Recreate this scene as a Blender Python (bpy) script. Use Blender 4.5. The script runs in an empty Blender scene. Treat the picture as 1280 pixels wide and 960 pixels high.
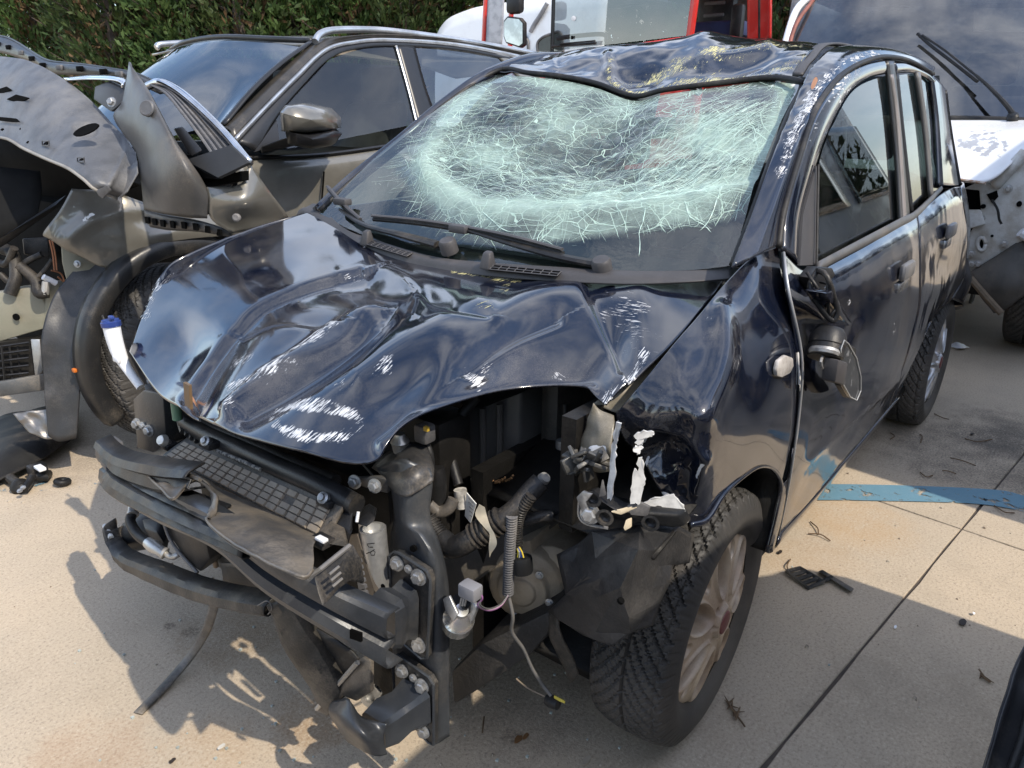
import bpy, bmesh, math, random
import numpy as np
from mathutils import Vector, Matrix, noise as mn

# ------------------------------------------------------------------ camera, sky, sun, exposure
SC = bpy.context.scene
COL = SC.collection
CAMP = np.array([1.35831, 1.26640, 1.33509]); YAW, PITCH, ROLL, FPX = 3.802105, 0.351336, 0.009799, 959.07
def cam_axes():
    f = np.array([math.cos(YAW)*math.cos(PITCH), math.sin(YAW)*math.cos(PITCH), -math.sin(PITCH)])
    r = np.cross(f, [0, 0, 1]); r /= np.linalg.norm(r); u = np.cross(r, f)
    c, s = math.cos(ROLL), math.sin(ROLL)
    return c*r+s*u, -s*r+c*u, f
CR, CU, CF = cam_axes()
cd = bpy.data.cameras.new('camera'); cam = bpy.data.objects.new('camera', cd); COL.objects.link(cam)
cam.matrix_world = Matrix(((CR[0], CU[0], -CF[0], CAMP[0]), (CR[1], CU[1], -CF[1], CAMP[1]), (CR[2], CU[2], -CF[2], CAMP[2]), (0, 0, 0, 1)))
cd.sensor_width = 36; cd.lens = FPX/1280*36; cd.clip_start = .05; cd.clip_end = 2000
SC.camera = cam
SUN_EL, SUN_AZ = math.radians(48), math.radians(84)      # azimuth counted from +x towards +y
SUND = Vector((math.cos(SUN_AZ)*math.cos(SUN_EL), math.sin(SUN_AZ)*math.cos(SUN_EL), math.sin(SUN_EL)))
sl = bpy.data.lights.new('sun', 'SUN'); sl.energy = 2.2; sl.angle = math.radians(.6); sl.color = (1, .90, .75)
so = bpy.data.objects.new('sun', sl); COL.objects.link(so); so.rotation_euler = SUND.to_track_quat('Z', 'Y').to_euler()
wd = bpy.data.worlds.new('World'); SC.world = wd; wd.use_nodes = True
nt = wd.node_tree; nt.nodes.clear()
sky = nt.nodes.new('ShaderNodeTexSky'); sky.sky_type = 'NISHITA'; sky.sun_disc = False
sky.sun_elevation = SUN_EL; sky.sun_rotation = math.atan2(SUND.x, SUND.y); sky.air_density = 1.0; sky.dust_density = .8; sky.ozone_density = 1.6
tc = nt.nodes.new('ShaderNodeTexCoord')
mp = nt.nodes.new('ShaderNodeMapping'); mp.inputs['Scale'].default_value = (1, 1, 2.2)
nz = nt.nodes.new('ShaderNodeTexNoise'); nz.inputs['Scale'].default_value = 2.6; nz.inputs['Detail'].default_value = 7; nz.inputs['Roughness'].default_value = .58
rp = nt.nodes.new('ShaderNodeMapRange'); rp.interpolation_type = 'SMOOTHSTEP'
rp.inputs['From Min'].default_value = .36; rp.inputs['From Max'].default_value = .74; rp.inputs['To Max'].default_value = .42
mx = nt.nodes.new('ShaderNodeMix'); mx.data_type = 'RGBA'; mx.inputs[7].default_value = (11.0, 10.8, 10.6, 1)
bg = nt.nodes.new('ShaderNodeBackground'); bg.inputs['Strength'].default_value = .15
wo = nt.nodes.new('ShaderNodeOutputWorld')
nt.links.new(tc.outputs['Generated'], mp.inputs['Vector']); nt.links.new(mp.outputs[0], nz.inputs['Vector'])
nt.links.new(nz.outputs['Fac'], rp.inputs['Value']); nt.links.new(rp.outputs[0], mx.inputs[0])
nt.links.new(sky.outputs[0], mx.inputs[6]); nt.links.new(mx.outputs[2], bg.inputs['Color']); nt.links.new(bg.outputs[0], wo.inputs[0])
SC.view_settings.view_transform = 'Standard'; SC.view_settings.look = 'None'; SC.view_settings.gamma = 1; SC.view_settings.exposure = 1.14
SC.cycles.max_bounces = 8; SC.cycles.transparent_max_bounces = 16

# ------------------------------------------------------------------ helpers
RND = random.Random(7)
def U(px, py, x=None, y=None, z=None, pl=None):
    """the point of the place seen at picture point (px, py) that has the given x, y or z (or lies on plane n.p = d)"""
    d = CF + CR*((px-640)/FPX) + CU*((480-py)/FPX)
    if pl is not None: n, k = np.array(pl[:3], float), pl[3]
    else:
        i = 0 if x is not None else 1 if y is not None else 2
        n = np.zeros(3); n[i] = 1; k = (x, y, z)[i]
    return CAMP + d*((k-n@CAMP)/(n@d))
def PX(P):
    d = np.asarray(P, float)-CAMP; w = d@CF
    return np.stack([640+FPX*(d@CR)/w, 480-FPX*(d@CU)/w], -1)
def tag(o, label=None, cat=None, group=None, kind=None):
    for k, v in (('label', label), ('category', cat), ('group', group), ('kind', kind)):
        if v: o[k] = v
    return o
def empty(name, loc=(0, 0, 0), label=None, cat=None, group=None):
    o = bpy.data.objects.new(name, None); COL.objects.link(o); o.location = loc; o.empty_display_size = .1
    return tag(o, label, cat, group)
def root_loc(p):
    v = Vector((0, 0, 0))
    while p is not None: v = v+p.location; p = p.parent
    return v
def link(name, me, mat, parent=None, angle=35, smooth=True):
    if mat is not None:
        for m in (mat if isinstance(mat, (list, tuple)) else [mat]): me.materials.append(m)
    if smooth:
        me.polygons.foreach_set('use_smooth', [True]*len(me.polygons))
        if angle < 180: me.set_sharp_from_angle(angle=math.radians(angle))
    o = bpy.data.objects.new(name, me); COL.objects.link(o)
    if parent is not None: o.parent = parent
    return o
def mesh(name, V, F, mat, parent=None, angle=35, smooth=True, bevel=0, world=True, fix=True):
    V = np.asarray(V, float)
    if world and parent is not None: V = V-np.array(root_loc(parent))
    me = bpy.data.meshes.new(name); me.from_pydata(V.tolist(), [], [list(f) for f in F])
    if fix or bevel:
        bm = bmesh.new(); bm.from_mesh(me)
        if fix: bmesh.ops.recalc_face_normals(bm, faces=bm.faces)
        if bevel:
            ed = [e for e in bm.edges if len(e.link_faces) == 2 and e.calc_face_angle(0) > math.radians(30)]
            bmesh.ops.bevel(bm, geom=ed, offset=bevel, segments=2, profile=.5, affect='EDGES', clamp_overlap=True)
        bm.to_mesh(me); bm.free()
    me.update()
    return link(name, me, mat, parent, angle, smooth)
class MB:
    """collects shapes, then links them as one mesh object"""
    def __init__(s): s.V = []; s.F = []
    def add(s, V, F):
        k = len(s.V); s.V += [tuple(map(float, v)) for v in V]; s.F += [tuple(i+k for i in f) for f in F]; return s
    def box(s, c, size, rot=None):
        q = [np.array([a*size[0]/2, b*size[1]/2, e*size[2]/2]) for a in (-1, 1) for b in (-1, 1) for e in (-1, 1)]
        M = np.array(rot) if rot is not None else np.eye(3)
        return s.add([np.array(c)+M@p for p in q], [(0, 1, 3, 2), (4, 6, 7, 5), (0, 4, 5, 1), (2, 3, 7, 6), (0, 2, 6, 4), (1, 5, 7, 3)])
    def hexa(s, q):     # 8 corners: 4 of the one face, 4 of the other in the same order
        return s.add(q, [(0, 1, 2, 3), (7, 6, 5, 4), (0, 4, 5, 1), (1, 5, 6, 2), (2, 6, 7, 3), (3, 7, 4, 0)])
    def prism(s, poly, ext):
        n = len(poly); e = np.array(ext, float); P = [np.array(p, float) for p in poly]
        return s.add(P+[p+e for p in P], [tuple(range(n)), tuple(range(2*n-1, n-1, -1))]+[(i, (i+1) % n, (i+1) % n+n, i+n) for i in range(n)])
    def tube(s, pts, r, seg=8, caps=True, smooth=0, flat=1.0):
        P = np.array(pts, float); R = np.array(r if hasattr(r, '__len__') else [r]*len(P), float)
        if smooth:
            A = crm(len(P), (len(P)-1)*smooth+1); P = A@P; R = A@R
        T = np.gradient(P, axis=0); T /= np.linalg.norm(T, axis=1)[:, None]+1e-9
        up = np.array([0, 0, 1.]) if abs(T[0][2]) < .9 else np.array([1., 0, 0])
        n = np.cross(T[0], up); n /= np.linalg.norm(n); V = []; 
        for i in range(len(P)):
            n = n-T[i]*(n@T[i]); n /= np.linalg.norm(n)+1e-9; b = np.cross(T[i], n)
            for k in range(seg):
                a = 2*math.pi*k/seg; V.append(P[i]+R[i]*(math.cos(a)*n+flat*math.sin(a)*b))
        F = [(i*seg+k, i*seg+(k+1) % seg, (i+1)*seg+(k+1) % seg, (i+1)*seg+k) for i in range(len(P)-1) for k in range(seg)]
        if caps: F += [tuple(range(seg-1, -1, -1)), tuple((len(P)-1)*seg+k for k in range(seg))]
        return s.add(V, F)
    def lathe(s, c, axis, prof, seg=20, caps=True):
        """prof: (distance along axis, radius)"""
        a = np.array(axis, float); a /= np.linalg.norm(a); up = np.array([0, 0, 1.]) if abs(a[2]) < .9 else np.array([1., 0, 0])
        n = np.cross(a, up); n /= np.linalg.norm(n); b = np.cross(a, n); V = []
        for h, r in prof:
            for k in range(seg):
                t = 2*math.pi*k/seg; V.append(np.array(c)+a*h+r*(math.cos(t)*n+math.sin(t)*b))
        F = [(i*seg+k, i*seg+(k+1) % seg, (i+1)*seg+(k+1) % seg, (i+1)*seg+k) for i in range(len(prof)-1) for k in range(seg)]
        if caps: F += [tuple(range(seg-1, -1, -1)), tuple((len(prof)-1)*seg+k for k in range(seg))]
        return s.add(V, F)
    def sheet(s, rows, closed=False):
        k = len(rows[0]); V = [p for r in rows for p in r]
        return s.add(V, [(i*k+j, i*k+j+1, (i+1)*k+j+1, (i+1)*k+j) for i in range(len(rows)-1) for j in range(k-1)])
    def build(s, name, mat, parent=None, bevel=0, angle=35, smooth=True, fix=True):
        return mesh(name, s.V, s.F, mat, parent, angle, smooth, bevel, fix=fix)
def crm(n, m):
    """Catmull-Rom weights: n control points sampled m times"""
    A = np.zeros((m, n))
    if n == 1: A[:] = 1; return A
    for i, t in enumerate(np.linspace(0, n-1, m)):
        k = min(int(t), n-2); f = t-k
        w = (-.5*f+f*f-.5*f**3, 1-2.5*f*f+1.5*f**3, .5*f+2*f*f-1.5*f**3, -.5*f*f+.5*f**3)
        for j, q in zip((k-1, k, k+1, k+2), w):
            if j < 0: A[i, 0] += 2*q; A[i, 1] -= q
            elif j > n-1: A[i, n-1] += 2*q; A[i, n-2] -= q
            else: A[i, j] += q
    return A
def fbm(P, scale, octv=4, seed=0.):
    out = np.empty(len(P))
    for i, p in enumerate(P): out[i] = mn.fractal(Vector((p[0]*scale+seed, p[1]*scale-seed, p[2]*scale+.37*seed)), 1.0, 2.0, octv)
    return out
def ell(q, cx, cy, rx, ry, ang=0):
    a = math.radians(ang); dx, dy = q[:, 0]-cx, q[:, 1]-cy
    u, v = dx*math.cos(a)+dy*math.sin(a), -dx*math.sin(a)+dy*math.cos(a)
    return (u/rx)**2+(v/ry)**2
def gau(q, *a): return np.exp(-ell(q, *a))
def ridge(q, pts, w, w2=None):
    """1 on the polyline, falling off over w (w2 on its other side)"""
    pts = [tuple(p) for p in crm(len(pts), (len(pts)-1)*5+1)@np.array(pts, float)] if len(pts) > 2 else pts
    best = np.full(len(q), 1e9); side = np.zeros(len(q))
    for (ax, ay), (bx, by) in zip(pts[:-1], pts[1:]):
        d = np.array([bx-ax, by-ay], float); L = d@d; e = q-np.array([ax, ay])
        t = np.clip((e@d)/L, 0, 1); v = e-t[:, None]*d; r = np.hypot(v[:, 0], v[:, 1])
        c = d[0]*e[:, 1]-d[1]*e[:, 0]; m = r < best; best[m] = r[m]; side[m] = c[m]
    ww = np.where(side > 0, w, w2 or w)
    return np.exp(-(best/ww)**2)
def grid(name, ctrl, nu, nv, mat, parent=None, disp=None, paint=None, thick=0, out=(0, 1, 0), angle=180, keep=None, build=True):
    C = np.array(ctrl, float); A, B = crm(C.shape[0], nu), crm(C.shape[1], nv)
    G = np.einsum('ui,ijk,vj->uvk', A, C, B)
    du = np.gradient(G, axis=0); dv = np.gradient(G, axis=1); N = np.cross(du, dv); N /= np.linalg.norm(N, axis=2)[:, :, None]+1e-12
    if (N.reshape(-1, 3)@np.array(out)).sum() < 0: N = -N; flip = True
    else: flip = False
    P = G.reshape(-1, 3); Nn = N.reshape(-1, 3)
    uv = np.stack(np.meshgrid(np.linspace(0, 1, nu), np.linspace(0, 1, nv), indexing='ij'), -1).reshape(-1, 2)
    q = PX(P)
    if disp is not None:
        d = disp(q, uv, P)
        P = P+(Nn*d[:, None] if d.ndim == 1 else d)
    if not build: return P.reshape(nu, nv, 3), N
    F = []
    for i in range(nu-1):
        for j in range(nv-1):
            k = i*nv+j; f = (k, k+1, k+nv+1, k+nv) if flip else (k, k+nv, k+nv+1, k+1)
            if keep is None or keep[i, j]: F.append(f)
    off = np.array(root_loc(parent)) if parent is not None else 0
    me = bpy.data.meshes.new(name); me.from_pydata((P-off).tolist(), [], F); me.update()
    for an, val in (paint(q, uv, P) if paint else {}).items():
        at = me.attributes.new(an, 'FLOAT', 'POINT'); at.data.foreach_set('value', np.clip(val, 0, 1).astype(np.float32))
    if keep is not None:
        bm = bmesh.new(); bm.from_mesh(me); bmesh.ops.delete(bm, geom=[v for v in bm.verts if not v.link_faces], context='VERTS'); bm.to_mesh(me); bm.free()
    o = link(name, me, mat, parent, angle)
    if thick:
        md = o.modifiers.new('thick', 'SOLIDIFY'); md.thickness = thick; md.offset = -1
    return o

def ribbon(name, rows, n, mat, parent=None, thick=.004, angle=28, rough=0., seed=0):
    """a strip that is smooth along its length and keeps its folds crisp across"""
    A = crm(len(rows[0]), n); R = [A@np.array(r) for r in rows]
    if rough:
        rr_ = np.random.default_rng(seed); R = [r+np.stack([fbm(r, 18, 3, seed+i*.01)*rough]*3, -1)*np.array([1, .3, .8]) for i, r in enumerate(R)]
    o = MB().sheet(R).build(name, mat, parent, angle=angle)
    if thick: md = o.modifiers.new('thick', 'SOLIDIFY'); md.thickness = thick; md.offset = 0
    return o
# ------------------------------------------------------------------ materials
def nodes(name):
    m = bpy.data.materials.new(name); m.use_nodes = True; t = m.node_tree
    return m, t, t.nodes['Principled BSDF'], t.nodes['Material Output']
def nn(t, kind, **kw):
    n = t.nodes.new('ShaderNode'+kind)
    for k, v in kw.items():
        if k in n.inputs: n.inputs[k].default_value = v
        else: setattr(n, k, v)
    return n
def noise_node(t, vec, scale, detail=5, rough=.6, stretch=None):
    n = nn(t, 'TexNoise', Scale=scale, Detail=detail, Roughness=rough)
    if stretch:
        m = nn(t, 'Mapping', Scale=stretch); t.links.new(vec, m.inputs['Vector']); vec = m.outputs[0]
    t.links.new(vec, n.inputs['Vector']); return n.outputs['Fac']
def ramp(t, v, a, b, lo=0., hi=1.):
    r = nn(t, 'MapRange', interpolation_type='SMOOTHSTEP'); t.links.new(v, r.inputs['Value'])
    for k, x in (('From Min', a), ('From Max', b), ('To Min', lo), ('To Max', hi)): r.inputs[k].default_value = x
    return r.outputs[0]
def mixc(t, f, a, b):
    m = nn(t, 'Mix', data_type='RGBA')
    for s, v in ((0, f), (6, a), (7, b)):
        if isinstance(v, (tuple, list)): m.inputs[s].default_value = (*v[:3], 1)
        elif isinstance(v, (int, float)): m.inputs[s].default_value = v
        else: t.links.new(v, m.inputs[s])
    return m.outputs[2]
def mth(t, op, a, b=None, clamp=False):
    m = nn(t, 'Math', operation=op, use_clamp=clamp)
    for i, v in enumerate((a, b)):
        if v is None: continue
        if isinstance(v, (int, float)): m.inputs[i].default_value = v
        else: t.links.new(v, m.inputs[i])
    return m.outputs[0]
def attr(t, name):
    n = nn(t, 'Attribute', attribute_name=name); return n.outputs['Fac']
def bumpn(t, h, strength=.3, dist=.01, normal=None):
    b = nn(t, 'Bump', Strength=strength, Distance=dist); t.links.new(h, b.inputs['Height'])
    if normal is not None: t.links.new(normal, b.inputs['Normal'])
    return b.outputs[0]
def M(name, col, rough=.5, metal=0., col2=None, scale=8, lo=.4, hi=.65, dust=0., dustcol=(.30, .25, .19), dscale=5, bump=0., bscale=150, spec=.5, coat=0., rvar=.15, ior=None):
    m, t, p, o = nodes(name); v = nn(t, 'TexCoord').outputs['Object']
    n1 = noise_node(t, v, scale)
    c = mixc(t, ramp(t, n1, lo, hi), col, col2 or tuple(x*.7 for x in col))
    r = mth(t, 'ADD', mth(t, 'MULTIPLY', n1, rvar), rough-rvar*.5)
    if dust:
        nd = noise_node(t, v, dscale, 8, .7); fine = noise_node(t, v, 260, 2, .5)
        dm = mth(t, 'MULTIPLY', ramp(t, mth(t, 'ADD', nd, mth(t, 'MULTIPLY', fine, .25)), .62-dust*.2, .92-dust*.1), min(1, .15+dust))
        c = mixc(t, dm, c, dustcol); r = mth(t, 'ADD', r, mth(t, 'MULTIPLY', dm, .35), True)
        t.links.new(mth(t, 'MULTIPLY', mth(t, 'SUBTRACT', 1., dm), metal), p.inputs['Metallic'])
    else: p.inputs['Metallic'].default_value = metal
    t.links.new(c, p.inputs['Base Color']); t.links.new(r, p.inputs['Roughness'])
    p.inputs['Specular IOR Level'].default_value = spec; p.inputs['Coat Weight'].default_value = coat; p.inputs['Coat Roughness'].default_value = .04
    if ior: p.inputs['IOR'].default_value = ior
    if bump:
        t.links.new(bumpn(t, noise_node(t, v, bscale, 4, .6), bump, .004), p.inputs['Normal'])
    return m
def paint_mat(name, col, metal=0., rough=.08, flake=None, ior=1.6, coat=.6, stretch=(18, 380, 110), dust=.16):
    """car paint with scratch (scrw, scry), bare-primer (prim) and rust attributes"""
    m, t, p, o = nodes(name); v = nn(t, 'TexCoord').outputs['Object']
    st = noise_node(t, v, 1, 3, .65, stretch); st2 = noise_node(t, v, 1, 3, .6, (stretch[1], stretch[0]*1.5, stretch[2])); pat = noise_node(t, v, 22, 5, .65)
    def cont(n): return ramp(t, n, .32, .68)
    smix = mth(t, 'ADD', mth(t, 'MULTIPLY', cont(st), .55), mth(t, 'MULTIPLY', cont(pat), .30))
    def sc(a, src): return ramp(t, mth(t, 'ADD', mth(t, 'MULTIPLY', attr(t, a), .60), src), .99, 1.10, 0, .85)
    sw, sy = sc('scrw', smix), sc('scry', smix)
    sh = ramp(t, mth(t, 'ADD', mth(t, 'MULTIPLY', attr(t, 'scrh'), .62), mth(t, 'ADD', mth(t, 'MULTIPLY', cont(st2), .55), mth(t, 'MULTIPLY', cont(pat), .30))), 1.02, 1.14, 0, .7)
    pr = ramp(t, mth(t, 'ADD', attr(t, 'prim'), mth(t, 'MULTIPLY', pat, .5)), .86, .9)
    ru = ramp(t, mth(t, 'ADD', attr(t, 'rust'), mth(t, 'MULTIPLY', pat, .5)), .86, .94)
    dn = noise_node(t, v, 4, 8, .7); sp = noise_node(t, v, 420, 2, .5)
    du = mth(t, 'MULTIPLY', ramp(t, mth(t, 'ADD', dn, mth(t, 'MULTIPLY', sp, .3)), .58, .9), dust)
    c = mixc(t, du, col, (.28, .25, .21))
    c = mixc(t, sh, c, (.55, .55, .56)); c = mixc(t, sy, c, (.62, .56, .24)); c = mixc(t, sw, c, (.66, .67, .68)); c = mixc(t, pr, c, (.74, .74, .74)); c = mixc(t, ru, c, (.30, .13, .05))
    c = mixc(t, ramp(t, mth(t, 'ADD', attr(t, 'bare'), mth(t, 'MULTIPLY', cont(pat), .6)), .80, .86), c, (.36, .37, .39))
    al = mth(t, 'MAXIMUM', mth(t, 'MAXIMUM', mth(t, 'MAXIMUM', sw, sy), sh), mth(t, 'MAXIMUM', pr, ru), True)
    rr = mth(t, 'ADD', mth(t, 'MULTIPLY', al, .5), mth(t, 'ADD', mth(t, 'MULTIPLY', du, .5), rough), True)
    t.links.new(c, p.inputs['Base Color']); t.links.new(rr, p.inputs['Roughness'])
    t.links.new(mth(t, 'MULTIPLY', mth(t, 'SUBTRACT', 1., al), metal), p.inputs['Metallic'])
    p.inputs['IOR'].default_value = ior; p.inputs['Coat Roughness'].default_value = .03
    t.links.new(mth(t, 'MULTIPLY', mth(t, 'SUBTRACT', 1., al), coat), p.inputs['Coat Weight'])
    t.links.new(bumpn(t, mth(t, 'MULTIPLY', al, -1.), .35, .002, bumpn(t, noise_node(t, v, 1.8, 2, .5), .05, .02)), p.inputs['Normal'])
    return m
def glass_mat(name, tint=(.75, .82, .8), refl=.9, rough=.0, ior=1.5, dirt=.12, dcol=(.35, .36, .34)):
    m, t, p, o = nodes(name); t.nodes.remove(p)
    v = nn(t, 'TexCoord').outputs['Object']
    fr = nn(t, 'Fresnel', IOR=ior); tr = nn(t, 'BsdfTransparent', Color=(*tint, 1)); gl = nn(t, 'BsdfGlossy', Color=(refl, refl, refl, 1), Roughness=rough)
    df = nn(t, 'BsdfDiffuse', Color=(*dcol, 1))
    m1 = nn(t, 'MixShader'); t.links.new(mth(t, 'MULTIPLY', ramp(t, noise_node(t, v, 3.5, 8, .7), .45, .8), dirt), m1.inputs[0]); t.links.new(tr.outputs[0], m1.inputs[1]); t.links.new(df.outputs[0], m1.inputs[2])
    m2 = nn(t, 'MixShader'); t.links.new(fr.outputs[0], m2.inputs[0]); t.links.new(m1.outputs[0], m2.inputs[1]); t.links.new(gl.outputs[0], m2.inputs[2])
    t.links.new(m2.outputs[0], o.inputs['Surface']); return m

PAINT = paint_mat('navy_black_paint', (.0045, .0068, .0155), rough=.08, ior=1.7, coat=.2)
PLASTIC = M('black_plastic', (.011, .0115, .0125), .40, col2=(.020, .020, .0215), dust=0.08, bump=.15, bscale=220, spec=.3)
DUSTY = M('dusty_black_plastic', (.024, .024, .024), .45, col2=(.045, .042, .037), dust=0.42, dustcol=(.24, .20, .155), dscale=7, bump=.2, bscale=160, spec=.3)
GREYPL = M('weathered_grey_plastic', (.085, .085, .09), .5, col2=(.06, .06, .063), dust=.4, dustcol=(.25, .23, .21), bump=.15, bscale=240)
FRAME = M('grey_primer_steel', (.034, .038, .045), .36, .25, col2=(.055, .06, .067), dust=0.14, dustcol=(.21, .185, .15), bump=.12, bscale=90)
RUBBER = M('black_rubber', (.010, .010, .011), .5, col2=(.018, .018, .018), dust=0.08, bump=.2, bscale=120, spec=.3)
TYRE = M('dusty_tyre_rubber', (.040, .039, .038), .55, col2=(.068, .063, .058), scale=6, dust=.35, dustcol=(.13, .115, .10), bump=.12, bscale=200, spec=.3)
DARK = M('dark_grimy_metal', (.010, .0095, .009), .5, .3, col2=(.018, .017, .016), dust=0.15, dustcol=(.10, .085, .07), bump=.3, bscale=60, spec=.3)
INTER = M('charcoal_interior', (.022, .022, .024), .7, col2=(.03, .03, .032), bump=.2, bscale=300, spec=.3)
ALU = M('cast_aluminium', (.50, .50, .49), .38, .85, col2=(.38, .38, .37), dust=.4, bump=.2, bscale=120)
ZINC = M('zinc_bolt', (.42, .43, .44), .42, .8, col2=(.28, .28, .28), scale=60, dust=.4)
GEAR = M('dirty_gearbox_casting', (.36, .30, .22), .6, .3, col2=(.20, .165, .12), dust=.6, bump=.5, bscale=60)
OLIVE = paint_mat('olive_undercoat', (.12, .105, .072), rough=.35, ior=1.45, coat=.1, dust=.6)
WHITEPL = M('white_plastic', (.78, .79, .82), .4, col2=(.70, .71, .72), dust=.1)
HUBM = M('dusty_hubcap_silver', (.47, .385, .29), .40, .2, col2=(.38, .285, .20), scale=7, dust=.5, dustcol=(.25, .19, .155), dscale=9, bump=.08)
HUBR = M('silver_hubcap', (.45, .46, .47), .32, .6, col2=(.38, .38, .39), dust=.2)
REDM = M('dull_red_badge', (.16, .035, .035), .5, col2=(.12, .03, .03), dust=.4)
BLUEPL = M('blue_plastic', (.02, .045, .20), .35)
CHROME = M('chrome_trim', (.75, .76, .78), .12, 1., dust=.15)
PAPER = M('buff_paper', (.62, .53, .38), .8)
TRIM = M('grey_cowl_plastic', (.05, .048, .05), .55, col2=(.042, .04, .042), dust=0.12, dustcol=(.16, .14, .13), bump=.15, bscale=260)
GLASS = glass_mat('side_glass', (.42, .54, .50), ior=1.5, dirt=.05)
# ------------------------------------------------------------------ ground: concrete slabs, joints, painted line
def concrete():
    m, t, p, o = nodes('worn_concrete'); v = nn(t, 'TexCoord').outputs['Object']
    gv = nn(t, 'NewGeometry').outputs['Position']
    big = noise_node(t, gv, .9, 6, .6); mid = noise_node(t, gv, 6, 6, .65); fine = noise_node(t, gv, 130, 4, .75)
    vo = nn(t, 'TexVoronoi', Scale=150., feature='F1'); t.links.new(gv, vo.inputs['Vector'])
    c = mixc(t, ramp(t, big, .35, .68), (.465, .382, .285), (.405, .343, .265))
    c = mixc(t, ramp(t, mid, .45, .75, 0, .45), c, (.34, .285, .215))
    c = mixc(t, ramp(t, fine, .50, .70, 0, .75), c, (.20, .165, .13))
    c = mixc(t, ramp(t, fine, .28, .44, .6, 0), c, (.62, .54, .43))
    c = mixc(t, ramp(t, vo.outputs['Distance'], .10, .2, .5, 0), c, (.15, .13, .11))
    # oil and water stain behind the joint, rust freckles (wear of the slab itself)
    def blot(x, y, r, col, k, ns=5):
        nonlocal c
        d = nn(t, 'VectorMath', operation='DISTANCE'); t.links.new(gv, d.inputs[0]); d.inputs[1].default_value = (x, y, 0)
        f = ramp(t, mth(t, 'ADD', mth(t, 'DIVIDE', d.outputs['Value'], r), mth(t, 'MULTIPLY', noise_node(t, gv, ns, 7, .75), 1.6)), 1.25, 1.75, k, 0)
        c = mixc(t, mth(t, 'MULTIPLY', f, ramp(t, mth(t, 'ADD', mth(t, 'MULTIPLY', fine, .6), mth(t, 'MULTIPLY', mid, .5)), .38, .68)), c, col)
    for px, py, r, col, k, ns in ((1235, 575, .55, (.10, .085, .07), .75, 4), (1275, 545, .4, (.09, .08, .07), .7, 7), (110, 945, .16, (.34, .19, .10), .3, 9), (262, 940, .14, (.38, .23, .11), .28, 9), (240, 790, .03, (.10, .08, .06), .7, 20), (212, 782, .02, (.08, .06, .05), .7, 25), (540, 905, .05, (.13, .10, .08), .5, 14), (640, 920, .03, (.10, .07, .05), .6, 20), (1150, 900, .35, (.27, .225, .17), .5, 5), (880, 950, .3, (.28, .23, .175), .5, 6), (1065, 650, .26, (.42, .27, .13), .5, 6), (300, 790, .2, (.24, .17, .10), .5, 8), (390, 905, .12, (.26, .16, .08), .6, 9), (1010, 700, .2, (.36, .24, .13), .4, 7), (640, 860, .3, (.16, .135, .11), .5, 5), (60, 560, .5, (.15, .125, .10), .5, 5)):
        q = U(px, py, z=0); blot(q[0], q[1], r, col, k, ns)
    t.links.new(c, p.inputs['Base Color']); p.inputs['Roughness'].default_value = .85; p.inputs['Specular IOR Level'].default_value = .3
    h = mth(t, 'ADD', mth(t, 'MULTIPLY', fine, .7), mth(t, 'MULTIPLY', mid, .5))
    t.links.new(bumpn(t, h, .55, .006), p.inputs['Normal']); return m
CONC = concrete()
FILL = M('joint_dirt', (.055, .045, .038), .9, col2=(.09, .07, .055), scale=20, bump=.4)
s = 400
gr = mesh('ground', [(-s, -s, -.012), (s, -s, -.012), (s, s, -.012), (-s, s, -.012)], [(0, 1, 2, 3)], CONC, smooth=False); gr['kind'] = 'structure'
JO = U(1201.7, 661.3, z=0); JA = math.radians(173.6); J1 = np.array([math.cos(JA), math.sin(JA), 0]); J2 = np.array([-J1[1], J1[0], 0])*-1
L = 4.0
def jp(a, b, z): p = JO+J1*a*L+J2*b*L; return (p[0], p[1], z)
fl = mesh('joint_filler', [jp(-3, -3, -.0065), jp(3, -3, -.0065), jp(3, 3, -.0065), jp(-3, 3, -.0065)], [(0, 1, 2, 3)], FILL, gr, smooth=False)
for i in range(-3, 3):
    for j in range(-3, 3):
        e = .0028; n = 28; rr = random.Random(i*17+j)
        ring = []
        cs = [JO+J1*(i*L+e)+J2*(j*L+e), JO+J1*((i+1)*L-e)+J2*(j*L+e), JO+J1*((i+1)*L-e)+J2*((j+1)*L-e), JO+J1*(i*L+e)+J2*((j+1)*L-e)]
        cen = (cs[0]+cs[2])/2
        for k in range(4):
            for a in range(n):
                p = cs[k]+(cs[(k+1) % 4]-cs[k])*(a/n); d = (cen-p); d /= np.linalg.norm(d)
                ring.append(p+d*(rr.random()**4*.006 if a else 0))
        ring2 = [p+(cen-p)/np.linalg.norm(cen-p)*.0022 for p in ring]
        V = [(p[0], p[1], -.011) for p in ring]+[(p[0], p[1], -.003) for p in ring]+[(p[0], p[1], 0.) for p in ring2]
        m_ = len(ring); F = [(a, (a+1) % m_, (a+1) % m_+m_, a+m_) for a in range(m_)]+[(a+m_, (a+1) % m_+m_, (a+1) % m_+2*m_, a+2*m_) for a in range(m_)]+[tuple(range(2*m_, 3*m_))]
        mesh('concrete_slab', V, F, CONC, gr, angle=30)
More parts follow.
